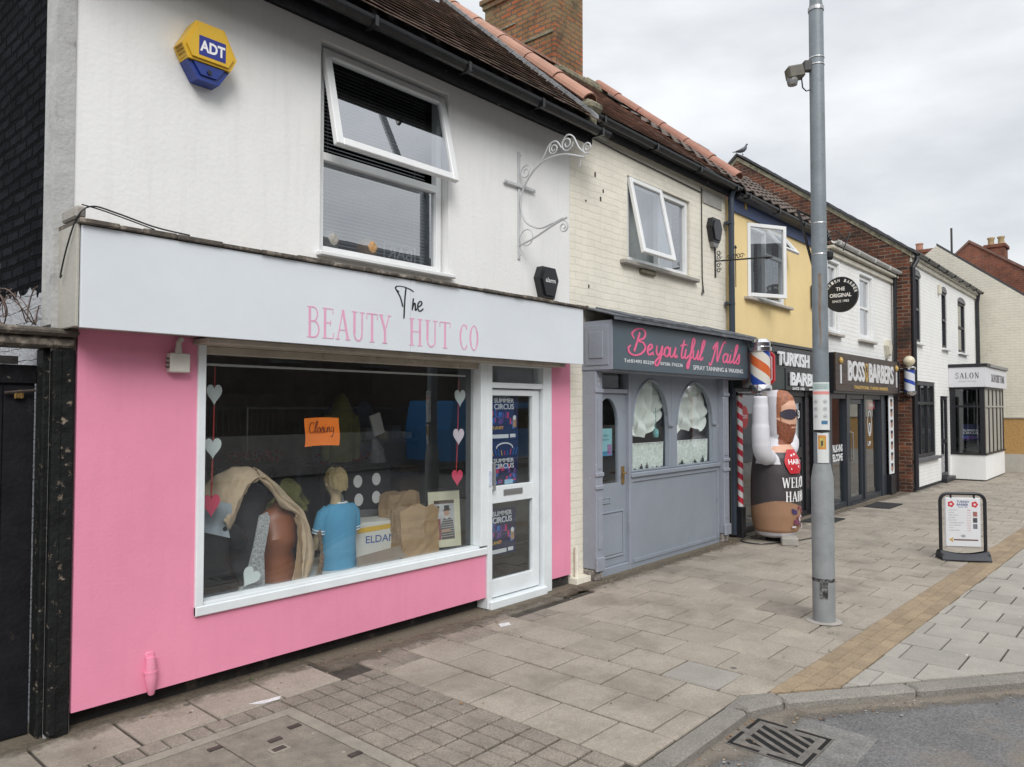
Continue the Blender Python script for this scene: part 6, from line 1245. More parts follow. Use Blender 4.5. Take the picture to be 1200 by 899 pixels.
T_([(-.02, .335), (.066, .34), (.05, .352), (.046, .385), (.0, .385), (-.002, .35)], mat('photo_hat', (.02, .02, .022), .7), 5); T_([(-.04, .15), (.05, .155), (.055, .175), (-.035, .175)], mat('photo_skin'), 5); T_([(-.08, .36), (-.06, .39), (-.045, .37), (-.06, .34)], mat('photo_hat'), 2)
pic.build('photograph', None, fp)
# further back in the shop
INB = mat('deep_black_goods', (.02, .02, .022), .8, .3, 6)
def table(x0, x1, y0, y1, z, lab):
    t = thing('display_table', ((x0+x1)/2, (y0+y1)/2, 0), lab, 'table', 'tables inside the pink shop'); b = MB(); b.box(x0, x1, y0, y1, z - .04, z, c=.004); b.build('table_top', INB, t)
    for x in (x0 + .04, x1 - .04):
        for y in (y0 + .04, y1 - .04): b = MB(); b.box(x - .02, x + .02, y - .02, y + .02, .02, z - .04); b.build('leg', INB, t)
table(2.9, 3.7, 5.7, 6.2, 1.28, 'tall dark table at the back left of the shop under red flowers'); table(3.9, 4.75, 5.75, 6.2, 1.22, 'tall dark table behind the dotted box under red flowers')
def flowers(x0, x1, y, z, lab, seed):
    random.seed(seed); b = MB(); m = mat('red_flower', (.34, .015, .02), .7, .4, 30)
    for i in range(130):
        x = random.uniform(x0, x1); q = Vector((x, y + random.uniform(-.08, .08), z + random.uniform(0, .09))); a = Vector((random.uniform(-1, 1), random.uniform(-1, 1), random.uniform(-.3, 1))).normalized() * .035; c = a.orthogonal().normalized() * .014
        b.add([q, q + a*.5 + c, q + a, q + a*.5 - c], [(0, 1, 2, 3)], m)
    simple(b.build('red_flowers', None), lab, 'flowers', 'red flowers in the shop')
flowers(3.05, 3.6, 5.9, 1.28, 'row of red artificial flowers at the back left of the shop', 3); flowers(4.0, 4.7, 5.9, 1.22, 'row of red artificial flowers behind the dotted box', 4)
t = thing('clothes_rail', (4.2, 6.3, .02), 'chrome clothes rail deep inside the pink shop', 'clothes rail')
b = MB(); b.tube([(3.6, 6.5, 1.75), (5.4, 6.5, 1.75)], .014, None, 8); b.tube([(3.6, 6.5, .02), (3.6, 6.5, 1.75)], .014, None, 8); b.tube([(5.4, 6.5, .02), (5.4, 6.5, 1.75)], .014, None, 8); b.build('rail', STEEL, t)
for x, c_, nm, lb in ((4.05, (.13, .14, .035), 'jacket', 'olive green hooded jacket hanging deep in the shop beside the orange notice'), (4.6, (.05, .12, .24), 'blue_garment', 'mid blue garment left of the wider blue one on the clothes rail'), (4.95, (.07, .16, .30), 'blue_garment', 'wide brighter blue garment on the right of the clothes rail')):
    b = MB(); zt = 1.78 if nm == 'jacket' else 1.72; y = 5.65 if nm == 'jacket' else 6.5; w = .15 if nm == 'jacket' else .22
    b.loft([(x, y, zt - .52, w*.8, .07), (x, y, zt - .3, w*.85, .09), (x, y, zt - .1, w, .09), (x, y, zt - .02, w*.6, .08), (x, y, zt + .05, w*.4, .07), (x, y, zt + .1, w*.15, .03)], None, 18)
    for s in (-1, 1): b.tube([(x + s*w*.9, y, zt - .1), (x + s*w*1.15, y, zt - .3), (x + s*w*1.1, y, zt - .5)], [.05, .045, .035], None, 10)
    simple(b.build(nm, mat('cloth' + nm + '%.1f' % x, c_, .85, .3, 9, .4, 30), smooth=True), lb, 'garment')
b = MB(); b.box(5.05, 5.7, 6.0, 6.4, .02, 1.15, c=.01); simple(b.build('cardboard_box', mat('dull_card', (.17, .12, .08), .9, .2)), 'brown cardboard box stack at the back right of the shop', 'cardboard box')
b = MB(); b.box(-.06, .06, -.01, .01, 0, .2, T=Matrix.Translation((4.45, 5.6, 1.5)) @ Matrix.Rotation(R(-18), 4, 'Y')); simple(b.build('white_tag', ALW), 'white slanted card hanging in the middle of the shop', 'card')
b = MB(); b.box(2.35, 2.95, 5.35, 5.8, .02, 1.16, c=.01); simple(b.build('pale_carton', mat('pale_green_carton', (.38, .42, .36), .8, .1)), 'pale green grey carton behind the pale cloth at the left of the shop', 'carton')
b = MB(); b.grid(lambda u, v: (3.12 + .36*u + .02*math.sin(v*9), 5.3 + .05*math.sin(u*13 + v*3), .9 + .27*v*math.sin(math.pi*(.12 + .76*u)) + .02*math.sin(u*17)), 30, 14); simple(b.build('green_coat', mat('olive_coat', (.22, .21, .06), .9, .4, 9, .5, 30), smooth=True), 'olive coloured coat shoulder showing behind the beige coat peak', 'garment')
b = MB(); b.loft([(4.55, 5.75, 1.22, .09, .06), (4.54, 5.75, 1.35, .07, .05), (4.5, 5.75, 1.47, .02, .02)], None, 14); simple(b.build('clear_bag', mat('grey_plastic_bag', (.28, .30, .32), .35, .5, 20), smooth=True), 'grey plastic bag standing among the red flowers', 'bag')
b = MB(); b.box(4.55, 5.2, 5.9, 6.3, 1.4, 1.43); b.box(4.55, 5.2, 5.9, 6.3, 1.05, 1.08); simple(b.build('wall_shelf', mat('shelf_blue', (.06, .07, .11), .6)), 'dark blue double shelf at the right of the shop interior', 'shelf')
for k, (x, c_, h_) in enumerate(((4.62, (.3, .32, .33), .12), (4.78, (.35, .3, .2), .09), (4.95, (.12, .16, .22), .14), (5.1, (.4, .4, .38), .07))):
    b = MB(); b.box(x - .06, x + .06, 5.95, 6.2, 1.431, 1.431 + h_, c=.006); simple(b.build('shoe_box', mat('shoe_box%d' % k, c_, .8)), ('grey', 'buff', 'navy', 'low white')[k] + ' small box on the dark blue shelf inside the shop', 'box', 'small boxes on the shop shelf')
b = MB(); b.box(3.0, 5.2, 7.6, 7.62, 1.0, 1.9); simple(b.build('brightening_board', mat('brightening_board_grey', (.30, .31, .31), .9, .3, 2)), 'pale grey board added to brighten the back of the pink shop', 'board')  # pale board added to brighten the dim shop interior
t = thing('spot_lamps', (3.9, 6, 2.3), 'unlit spotlight bar under the dark shop ceiling', 'spotlight'); b = MB(); b.box(3.6, 4.4, 5.98, 6.02, 2.74, 2.78); b.build('bar', STEEL, t)
for x in (3.7, 4.0, 4.3): b = MB(); b.tube([(x, 6, 2.74), (x + .02, 5.98, 2.66), (x + .08, 5.95, 2.58)], [.01, .035, .05], None, 12); b.build('lamp_head', STEEL, t)
b = MB(); b.box(5.3, 5.36, 5.2, 6.8, .02, 2.6); simple(b.build('room_divider', mat('divider_green_grey', (.14, .15, .14), .9)), 'grey green partition inside the shop behind the door', 'partition')

# ================================================================== GATE AND ALLEY AT THE LEFT
g = thing('alley_gate', (.8, 4.6, 0), 'black boarded alley gate in a rotten flaking frame at the left of the pink shop', 'gate')
b = MB()
for k in range(7): b.box(1.31 - (k+1)*.145, 1.31 - k*.145 - .004, 4.60 + random.uniform(0, .004), 4.64, .01, 1.98, c=.004)
b.build('boards', mat('gate_boards', (.009, .009, .012), .7, .5, 6, .4, 40, spec=.2, dirt=((.07, .055, .045), 5, .62, .75)), g)
b = MB(); b.box(.30, 1.31, 4.585, 4.60, 1.88, 1.98, c=.004); b.build('rail', BLACKW, g)
b = MB(); b.box(1.315, 1.375, 4.50, 4.62, 0, 2.07, c=.008); b.box(1.375, 1.455, 4.445, 4.48, .0, 2.07, c=.01); b.box(1.345, 1.39, 4.44, 4.50, .02, 2.06, c=.006); b.build('gate_post', mat('flaking_black_timber', (.009, .010, .010), .7, .5, 9, .9, 35, dirt=((.22, .18, .14), 17, .60, .66), spec=.2), g)
b = MB(); b.box(.2, 1.455, 4.44, 4.66, 2.072, 2.13, c=.012); b.box(.2, 1.46, 4.40, 4.7, 2.132, 2.175, c=.015); b.build('lintel', DARKWOOD, g)
b = MB(); b.box(.3, 1.24, 4.655, 4.66, 1.985, 2.03); b.build('transom_board', mat('pale_stone_strip', (.4, .39, .37), .9, .4, 14), g)
b = MB(); b.box(1.205, 1.25, 4.575, 4.59, 1.80, 1.835, c=.004); b.tube([(1.21, 4.58, 1.80), (1.215, 4.575, 1.84), (1.235, 4.575, 1.845), (1.24, 4.58, 1.80)], .005, None, 6); simple(b.build('padlock', BRASS), 'small brass padlock on the black boarded gate', 'padlock')
b = MB(); b.tube([(1.16, 4.58, 1.83), (1.3, 4.57, 1.845)], .008, None, 6); b.build('bolt', cr_, g)
b = MB(); rng = random.Random(4)
for c_ in range(3):
    pts = []; ph = rng.random()*6
    for i in range(170):
        a = i*.33 + ph; x = .15 + i*.0068; rr = .085 + .025*math.sin(i*.11 + c_); pts.append((x + .03*math.sin(a*.7), 4.55 + rr*math.cos(a) + .02*c_, 2.265 + rr*math.sin(a)*.95 + .02*c_))
    b.tube(pts, .0035, None, 4)
    for i in range(0, 170, 4):
        p = pts[i]; b.tube([(p[0]-.014, p[1], p[2]-.012), (p[0]+.014, p[1]+.006, p[2]+.012)], .002, None, 3)
simple(b.build('barbed_wire', mat('rusty_wire', (.10, .065, .05), .7, .4, 20)), 'tangled rusty barbed wire coiled along the top of the alley gate', 'barbed wire')

# ================================================================== STREET FURNITURE
GALV = mat('galvanised_grey', (.185, .215, .235), .5, .14, 5, .15, 40, dirt=((.12, .13, .135), 7, .55, .8), streak=.15)
PX, PY = 6.31, 2.15; lc = thing('lamp_column', (PX, PY, 0), 'tall grey galvanised lamp column standing on the pavement', 'lamp column')
b = MB(); b.lathe([(.088, -.1), (.088, 1.15), (.085, 1.18), (.066, 1.29)], (PX, PY, 0), None, 32); o = b.build('base_section', mat('galvanised_base', (.24, .255, .26), .5, .16, 5, .15, 40, dirt=((.10, .10, .10), 6, .58, .8), streak=.2), lc, smooth=True)
b = MB(); b.lathe([(.064, 1.28), (.061, 3.2), (.058, 5.12), (.050, 5.16), (.042, 8.2)], (PX, PY, 0), None, 32); b.tube([(PX, PY, 8.1), (PX, PY - .15, 8.35), (PX + .05, PY - .9, 8.45)], .03, None, 10); b.build('shaft', GALV, lc, smooth=True)
b = MB(); b.box(PX - .12, PX + .16, PY - 1.35, PY - .85, 8.40, 8.50, c=.03); b.build('lantern', mat('lantern_grey', (.3, .31, .32), .4), lc)
b = MB(); b.lathe([(.064, 5.09), (.064, 5.12), (.058, 5.125)], (PX, PY, 0), None, 24)
for z in (4.62, 4.68, 3.02, 3.28): b.lathe([(.061, z), (.0635, z + .004), (.061, z + .012)], (PX, PY, 0), None, 24)
b.build('steel_band', STEEL, lc)
b = MB(); b.lathe([(.0885, .33), (.0895, .345), (.0885, .36)], (PX, PY, 0), None, 24); b.box(-.001, .0, -.03, .03, .20, .36, T=Matrix.Translation((PX, PY, 0)) @ Matrix.Rotation(R(200), 4, 'Z') @ Matrix.Translation((.0895, 0, 0))); b.build('tar_mark', mat('tar', (.03, .03, .03), .7, .6, 30, dirt=((.2, .2, .2), 20, .5, .6)), lc)
# bottom patch round the column
b = MB(); b.lathe([(.10, -.012), (.13, .001), (.14, .004), (.10, .010)], (PX, PY, 0), None, 20); struct(b.build('concrete_collar', CONC))
# sensor
vd = Vector((-.947, -.322, 0)); lat = Vector((-.66, .75, 0))
sc = thing('camera_unit', (PX, PY, 4.5), 'small grey sensor unit strapped high on the lamp column', 'sensor')
T = Matrix.Translation((PX, PY, 4.50)) @ Matrix.Rotation(math.atan2(lat.y, lat.x), 4, 'Z')
b = MB(); b.box(.10, .24, -.05, .05, .04, .15, T=T @ Matrix.Rotation(R(10), 4, 'Y'), c=.015); b.build('housing', mat('weathered_bronze', (.10, .092, .07), .5, .3, 14), sc)
b = MB(); b.lathe([(.038, -.04), (.045, -.01), (.045, .03)], (.205, 0, .0), mat('sensor_lens', (.2, .2, .2), .3), 16, T); b.build('lens', None, sc)
b = MB(); b.box(.05, .11, -.03, .03, .08, .16, T=T); b.tube([T @ Vector(p) for p in ((.13, 0, .04), (.12, 0, -.06), (.09, 0, -.09), (.06, 0, -.08))], .006, None, 6); b.build('mounting_arm', BLACK, sc)
# old iron bracket with rust run
ob = thing('banner_bracket', (PX, PY, 2.9), 'rusty black iron bracket clamped to the lamp column', 'bracket')
T = Matrix.Translation((PX, PY, 0)) @ Matrix.Rotation(math.atan2(lat.y, lat.x), 4, 'Z')
b = MB(); pf = lambda *p: T @ Vector(p)
b.tube([pf(.0, -.075, 2.86), pf(.06, -.08, 3.1), pf(.15, -.06, 3.42)], .012, None, 8); b.tube([pf(.02, -.075, 3.35), pf(.02, -.078, 3.0)], .010, None, 8); b.tube([pf(.16, -.06, 3.42), pf(.03, -.07, 3.36)], .009, None, 8); b.tube(smooth_line([pf(-.08, -.05, 3.2), pf(-.16, -.05, 3.24), pf(-.24, -.03, 3.16), pf(-.26, 0, 3.22), pf(-.20, 0, 3.06)], 4), .005, None, 6); b.lathe([(.02, 0), (.03, .02), (.03, .06), (.015, .08)], tuple(pf(-.10, -.03, 2.99)), None, 12)
b.build('bracket_arm', BI, ob)
b = MB(); pr = mat('rust_run', (.21, .165, .13), .8, .3, 18, dirt=((.16, .10, .065), 9, .5, .7))
def rr_(u, v): a = math.atan2(-lat.x, lat.y); th = math.atan2(vd.y, vd.x) + (u-.5)*(.42 - .25*v) + .05*math.sin(v*9); return (PX + .0628*math.cos(th), PY + .0628*math.sin(th), 2.86 - .6*v)
b.grid(rr_, 8, 12); o = b.build('rust_stain', pr, lc, smooth=True)
# signs on the column
def on_pole(u, z, r): th = math.atan2(vd.y, vd.x) + u / r; return (PX + r*math.cos(th), PY + r*math.sin(th), z)
def pole_patch(b, u0, u1, z0, z1, r, m): b.grid(lambda a, c: on_pole(u0 + (u1-u0)*a, z0 + (z1-z0)*c, r), 8, 2, m)
PW = mat('sign_white', (.62, .64, .63), .5, .05, 9); b = MB(); pole_patch(b, -.072, .072, 1.57, 1.96, .078, PW); pole_patch(b, -.07, .07, 1.86, 1.885, .0785, mat('sign_pink', (.66, .26, .24), .5)); pole_patch(b, -.07, .07, 1.90, 1.95, .0785, mat('sign_mint', (.42, .56, .52), .5)); pole_patch(b, -.0, .05, 1.615, 1.645, .0785, mat('sign_blue', (.06, .17, .30), .5))
for z in (1.80, 1.74, 1.68):
    for u in (-.045, .03):
        for a in range(12): t0, t1 = R(a*30), R(a*30+30); b.add([on_pole(u + .017*math.cos(t0), z + .017*math.sin(t0), .0788), on_pole(u + .017*math.cos(t1), z + .017*math.sin(t1), .0788), on_pole(u + .014*math.cos(t1), z + .014*math.sin(t1), .0788), on_pole(u + .014*math.cos(t0), z + .014*math.sin(t0), .0788)], [(0, 1, 2, 3)], mat('sign_ink', (.3, .3, .32), .6))
        pole_patch(b, u - .008, u + .008, z - .006, z + .006, .0788, mat('sign_ink'))
for z in (1.935, 1.92, 1.908): pole_patch(b, -.05, .05, z, z + .006, .0789, mat('sign_ink'))
simple(b.build('column_sign', None, smooth=True), 'tall white notice with symbols wrapped round the lamp column', 'sign')
b = MB(); pole_patch(b, -.035, .06, 1.30, 1.545, .071, PW); pole_patch(b, -.028, .035, 1.41, 1.525, .0715, mat('sticker_orange', (.55, .24, .05), .5, .2, 30)); pole_patch(b, -.015, .022, 1.43, 1.505, .072, mat('sticker_gold', (.45, .36, .1), .5, .5, 60)); pole_patch(b, -.005, .01, 1.44, 1.48, .0725, mat('sticker_dark', (.06, .05, .04), .5)); simple(b.build('sticker', None, smooth=True), 'white sticker with an orange square low on the lamp column', 'sticker')
b = MB(); b.lathe([(.0655, 1.556), (.069, 1.56), (.0655, 1.566)], (PX, PY, 0), None, 24); b.tube([on_pole(-.09, 1.558, .074), on_pole(.0, 1.55, .076), on_pole(.09, 1.562, .074)], .005, None, 6); b.build('strap', BLACK, lc)

# A-board on the pavement
ab = local('a_board', (9.90, 1.80, 0), 'black framed pavement sign with barber price list and arrow', 'pavement sign', rot=(0, 0, R(-59.7)))
b = MB(); w, h = .47, .76
path = [(-w/2, 0, .06)] + [(-w/2, 0, h - .09)] + [(-w/2 + .09 - .09*math.cos(R(a)), 0, h - .09 + .09*math.sin(R(a))) for a in range(15, 90, 15)] + [(-w/2 + .09, 0, h), (w/2 - .09, 0, h)] + [(w/2 - .09 + .09*math.sin(R(a)), 0, h - .09 + .09*math.cos(R(a))) for a in range(15, 90, 15)] + [(w/2, 0, h - .09), (w/2, 0, .06)]
b.tube(path, .019, None, 10); b.build('frame', BLACK, ab, smooth=True)
b = MB(); b.prism([(-w/2 - .02, -.12), (-w/2 - .02, .12), (w/2 + .02, .12), (w/2 + .02, -.12)], (0, 0, 0), X_, Y_, Z_, 0, .02)
def skirt(u, v): x = -w/2 - .02 + (w + .04)*u; s = 4*u*(1-u); return (x, -.12 + .09*v - .03*s*(1-v), .02 + .11*v*(1 - .55*s*(1 - v*.2)))
for sg_ in (1, -1): b.grid(lambda u, v: (skirt(u, v)[0], sg_*skirt(u, v)[1], .02 + .09*math.sin(v*math.pi/2)*(1 - .45*math.sin(math.pi*u))), 16, 6)
b.box(-w/2 - .02, -w/2 + .005, -.10, .10, .02, .09, c=.01); b.box(w/2 - .005, w/2 + .02, -.10, .10, .02, .09, c=.01); b.build('base', mat('rubber_grey', (.045, .048, .055), .7, .2, 12), ab, smooth=True)
b = MB(); b.box(-.19, .19, -.012, .012, .145, .715, mat('panel_white', (.62, .63, .65), .4, .04), c=.02); pn = b.build('sign_panel', None, ab)
b = MB(); b.box(-.13, -.115, -.01, .01, .70, h); b.box(.115, .13, -.01, .01, .70, h); b.build('hook', BLACK, ab)
b = MB(); nv = mat('navy_ink', (.03, .05, .2), .5); gk = mat('grey_ink', (.22, .22, .25), .6); rk = mat('red_ink', (.5, .04, .05), .5)
o_ = (0, -.012, 0)
def tx(s, x, z, w_, h_, m, bold=0): put_text(b, s, (x, -.012, z), X_, Z_, w_, h_, m, bold, .001)
tx('TURKISH', -.065, .655, .13, .025, nv, .02); tx('BARBER', -.062, .622, .12, .025, nv, .02); tx('SINCE 1983', -.05, .60, .1, .014, nv)
for s in (-1, 1): b.prism([(s*.125 + .034*math.cos(R(a))*(1 + .12*math.cos(R(a*5))), .638 + .034*math.sin(R(a))*(1 + .12*math.cos(R(a*5)))) for a in range(0, 360, 15)], (0, -.012, 0), X_, Z_, NY, 0, .0012, rk); b.prism([(s*.125 + .012*math.cos(R(a)), .638 + .012*math.sin(R(a))) for a in range(0, 360, 30)], (0, -.0132, 0), X_, Z_, NY, 0, .0004, mat('panel_white'))
for i, (s, w_) in enumerate((('GENTS HAIRCUT', .09), ('SKIN FADE', .055), ('BEARD AND TRIM', .1), ('HOT SHAVE', .065), ('HEAD SHAVE', .08), ('TRADITIONAL SHAVE', .15), ('FACIAL TREATMENT', .13), ('OAP CUT', .05), ('STUDENT HAIRCUT', .12))): tx(s, -.15, .565 - i*.029, w_, .011, gk); tx('£%d' % (8 + i*2), .045, .565 - i*.029, .035, .011, rk)
for i in range(3): b.box(.105, .15, -.0132, -.012, .50 - i*.07, .555 - i*.07, mat('thumb%d' % i, ((.3, .12, .1), (.05, .05, .06), (.12, .13, .15))[i], .6, .5, 40))
b.prism([(.0 + .025*math.cos(R(a)), .275 + .016*math.sin(R(a))) for a in range(0, 360, 20)], (0, -.012, 0), X_, Z_, NY, 0, .001, mat('sign_ink'))
b.box(-.10, .155, -.0132, -.012, .222, .238, mat('arrow_brown', (.12, .07, .05), .6)); b.prism([(-.15, .23), (-.105, .26), (-.112, .23), (-.105, .20)], (0, -.012, 0), X_, Z_, NY, 0, .0014, mat('arrow_gold', (.45, .28, .06), .5)); b.build('print', None, pn)

# drain grate
dgr = thing('drain_grate', (4.01, 1.61, RZ), 'worn cast iron drain grate set in the road beside the kerb', 'drain grate')
gi = mat('worn_iron', (.13, .118, .105), .5, .35, 14, .4, 60, dirt=((.20, .12, .07), 6, .58, .75))
b = MB(); b.box(3.80, 4.22, 1.40, 1.82, RZ + .0015, RZ + .0045); b.build('drain_dark_plate', mat('drain_black', (.004, .004, .004), 1, 0), dgr)  # flat black plate paints the dark of the hole under the bars
b = MB(); b.box(3.795, 4.225, 1.395, 1.402, RZ - .01, RZ + .007); b.box(3.795, 4.225, 1.818, 1.825, RZ - .01, RZ + .007); b.box(3.795, 3.802, 1.402, 1.818, RZ - .01, RZ + .007); b.box(4.218, 4.225, 1.402, 1.818, RZ - .01, RZ + .007)
for q in ((3.99, 1.402), (3.99, 1.79)): b.box(q[0], q[0] + .05, q[1], q[1] + .03, RZ, RZ + .008)
for q in ((3.802, 1.6), (4.19, 1.6)): b.box(q[0], q[0] + .03, q[1], q[1] + .04, RZ, RZ + .008)
b.build('frame', gi, dgr)
b = MB(); b.box(3.83, 4.19, 1.425, 1.465, RZ, RZ + .009, c=.003); b.box(3.83, 4.19, 1.755, 1.795, RZ, RZ + .0092, c=.003); b.box(3.83, 3.87, 1.465, 1.755, RZ, RZ + .009, c=.003); b.box(4.15, 4.19, 1.465, 1.755, RZ, RZ + .009, c=.003)
for i in range(-4, 5):
    x = 4.01 + i*.072; a = [(x - .015 - .085, 1.46), (x + .015 - .085, 1.46), (x + .015 + .085, 1.76), (x - .015 + .085, 1.76)]
    a = clip(clip(a, 1, 0, -3.868), -1, 0, 4.152)
    if len(a) > 2: b.prism(a, (0, 0, 0), X_, Y_, Z_, RZ, RZ + .0085)
b.build('bars', gi, dgr)
b = MB(); b.box(3.66, 4.40, 1.22, 1.86, RZ - .02, RZ + .0012); struct(b.build('drain_apron', mat('patched_asphalt', (.165, .16, .15), 1, .3, 8, .9, 60, grain=.35, gs=80)))

# ================================================================== BARBER THINGS
def helix_mat(name, cols, pitch, tw=1.0):
    if name in MT: return MT[name]
    m = bpy.data.materials.new(name); MT[name] = m; m.use_nodes = True; t = m.node_tree; n = t.nodes; l = t.links.new; p = n['Principled BSDF']; p.inputs['Roughness'].default_value = .3
    tc = n.new('ShaderNodeTexCoord'); s = n.new('ShaderNodeSeparateXYZ'); l(tc.outputs['Object'], s.inputs[0])
    at = n.new('ShaderNodeMath'); at.operation = 'ARCTAN2'; l(s.outputs[1], at.inputs[0]); l(s.outputs[0], at.inputs[1])
    a = n.new('ShaderNodeMath'); a.operation = 'MULTIPLY'; l(at.outputs[0], a.inputs[0]); a.inputs[1].default_value = tw / (2*math.pi)
    z = n.new('ShaderNodeMath'); z.operation = 'MULTIPLY_ADD'; l(s.outputs[2], z.inputs[0]); z.inputs[1].default_value = 1 / pitch; l(a.outputs[0], z.inputs[2])
    f = n.new('ShaderNodeMath'); f.operation = 'FRACT'; l(z.outputs[0], f.inputs[0])
    r = n.new('ShaderNodeValToRGB'); r.color_ramp.interpolation = 'CONSTANT'; l(f.outputs[0], r.inputs[0]); e = r.color_ramp.elements
    e[0].position = 0; e[0].color = (*cols[0], 1); e[1].position = 1/len(cols); e[1].color = (*cols[1], 1)
    for i in range(2, len(cols)): q = e.new(i/len(cols)); q.color = (*cols[i], 1)
    l(r.outputs[0], p.inputs['Base Color']); return m
CHR = mat('chrome', (.62, .62, .63), .18, .03, metal=1)
b1 = local('barber_pole', (9.42, 3.98, 1.88), 'fat chrome barber pole with orange and blue stripes beside the red sign', 'barber pole', 'barber poles')
b = MB(); b.lathe([(.125, .17), (.125, .60)], (0, 0, 0), None, 28); b.build('striped_glass', helix_mat('stripe_orange_blue', ((.6, .58, .52), (.55, .12, .03), (.62, .60, .54), (.02, .06, .30)), .52, 1), b1, smooth=True)
b = MB(); b.lathe([(.13, .60), (.145, .61), (.145, .66), (.13, .67), (.135, .72), (.10, .765), (.02, .78)], (0, 0, 0), None, 28); b.tube([(0, 0, .72), (-.02, .14, .74), (-.02, .3, .74)], .03, None, 10); b.build('cap', CHR, b1, smooth=True); b = MB(); b.lathe([(.07, .02), (.085, .06), (.145, .09), (.145, .15), (.13, .17)], (0, 0, 0), None, 28); b.tube([(0, 0, .08), (-.02, .3, .08)], .02, None, 10); b.build('base_cap', CHR, b1, smooth=True)
rs = local('hexagon_sign', (9.72, 4.07, 1.95), 'red hexagonal projecting sign with white scissors marks beside the striped pole', 'sign')
b = MB(); RD = mat('sign_red', (.50, .025, .035), .4, .06); hexa = [(-.16, .16), (-.16, .5), (0, .66), (.16, .5), (.16, .16), (0, 0)]
b.prism(hexa, (0, 0, 0), NY, Z_, NX, -.02, .02, RD); b.build('board', None, rs)
b = MB(); ribbon(b, [(-.13, .18), (-.13, .47), (0, .60), (.13, .47), (.13, .18), (0, .06), (-.13, .18)], .012, (-.02, 0, 0), NY, Z_, ALW, .001); put_text(b, 'HAIR', (-.02, .11, .33), NY, Z_, .22, .07, ALW, .02, .002); ribbon(b, [(-.08, .16), (.06, .28)], .02, (-.02, 0, 0), NY, Z_, ALW, .002); ribbon(b, [(-.06, .48), (.05, .46)], .03, (-.02, 0, 0), NY, Z_, ALW, .002); b.build('lettering', None, rs)
b2 = local('barber_pole', (17.0, 4.0, 1.98), 'white barber pole with blue stripes and a globe lamp on the brick pier', 'barber pole', 'barber poles')
b = MB(); b.lathe([(.10, .12), (.10, .55)], (0, 0, 0), None, 24); b.build('striped_glass', helix_mat('stripe_blue_white', ((.62, .64, .68), (.62, .64, .68), (.03, .07, .36)), .24, 1), b2, smooth=True)
b = MB(); b.lathe([(.05, 0), (.1, .04), (.125, .07), (.125, .11), (.10, .125)], (0, 0, 0), None, 24); b.tube([(0, 0, .1), (0, .3, .1)], .02, None, 8); b.build('base_cap', CHR, b2, smooth=True); b = MB(); b.lathe([(.10, .55), (.125, .56), (.125, .60), (.09, .63)], (0, 0, 0), None, 24); b.tube([(0, 0, .58), (0, .3, .58)], .02, None, 8); b.build('cap', CHR, b2, smooth=True)
b = MB(); b.loft([(0, 0, .63 + .11*(1-math.cos(math.pi*i/10)), .11*math.sin(math.pi*i/10) + .001, .11*math.sin(math.pi*i/10) + .001) for i in range(11)], None, 20); b.build('globe', mat('globe_cream', (.62, .55, .40), .3, .05), b2, smooth=True)
for (x, y, lab) in ((9.60, 4.35, 'red and white striped pole at the left edge of the dark barber front'), (12.55, 4.34, 'red and white striped pole between the two barber shops behind the lamp column')):
    o = local('striped_post', (x, y, 0), lab, 'striped pole', 'red and white striped poles')
    b = MB(); b.lathe([(.038, .42), (.038, 1.92)], (0, 0, 0), None, 16); b.build('shaft', helix_mat('stripe_red_white', ((.60, .60, .60), (.45, .025, .05)), .16, 1), o, smooth=True)
    b = MB(); b.box(-.06, .06, -.05, .05, .0, .42, c=.01); b.build('foot', BLACK, o); b = MB(); b.lathe([(.05, 1.92), (.05, 1.96), (.01, 1.98)], (0, 0, 0), None, 14); b.build('cap', BLACK, o)
# oval hanging sign
os_ = local('oval_sign', (12.62, 3.96, 3.60), 'black oval hanging sign with white lettering above the white shop front', 'sign')
b = MB(); b.prism([(.27*math.cos(R(a)), .29*math.sin(R(a))) for a in range(0, 360, 10)], (0, 0, 0), NY, Z_, NX, -.03, .03, BLACK); bo = b.build('board', None, os_)
b = MB(); put_text(b, 'THE', (-.03, .07, .06), NY, Z_, .14, .06, ALW, .02, .0015); put_text(b, 'ORIGINAL', (-.03, .17, -.045), NY, Z_, .34, .065, ALW, .02, .0015); put_text(b, 'SINCE 1983', (-.03, .13, -.13), NY, Z_, .26, .04, ALW, .01, .0015)
for i, c_ in enumerate('TURKISH BARBER'):
    if c_ == ' ': continue
    a = R(172 - i*12.6); r_x, r_z = .215, .205; px, pz = r_x*math.cos(a), r_z*math.sin(a); ta = a - math.pi/2; u = Vector((0, -math.cos(ta), math.sin(ta))); v = Vector((0, math.sin(ta), math.cos(ta)))
    put_text(b, c_, Vector((-.03, -px, pz)) - u*.017, u, v, .034, .05, ALW, .02, .0015)
b.build('lettering', None, bo)
b = MB(); b.box(-.03, .03, .44, .475, -.18, .20, c=.004); b.tube([(0, .45, .16), (0, .0, .16)], .012, None, 6); b.tube([(0, .45, -.1), (0, .2, -.1)], .012, None, 6); b.build('wall_plate', BI, os_)
b = MB(); b.prism([(.12*math.cos(R(a)), .16*math.sin(R(a))) for a in range(0, 360, 15)], (9.98, 4.455, 1.62), X_, Z_, NY, 0, .004, RD); put_text(b, 'CUTS', (9.90, 4.451, 1.60), X_, Z_, .16, .05, ALW, .02, .001); simple(b.build('red_window_badge', None), 'small red round badge inside the dark barber shop window', 'badge')
b = MB(); b.box(9.75, 10.1, 4.8, 4.82, .95, 1.08, ALW); simple(b.build('white_label', None), 'pale label inside the dark barber shop window', 'label')

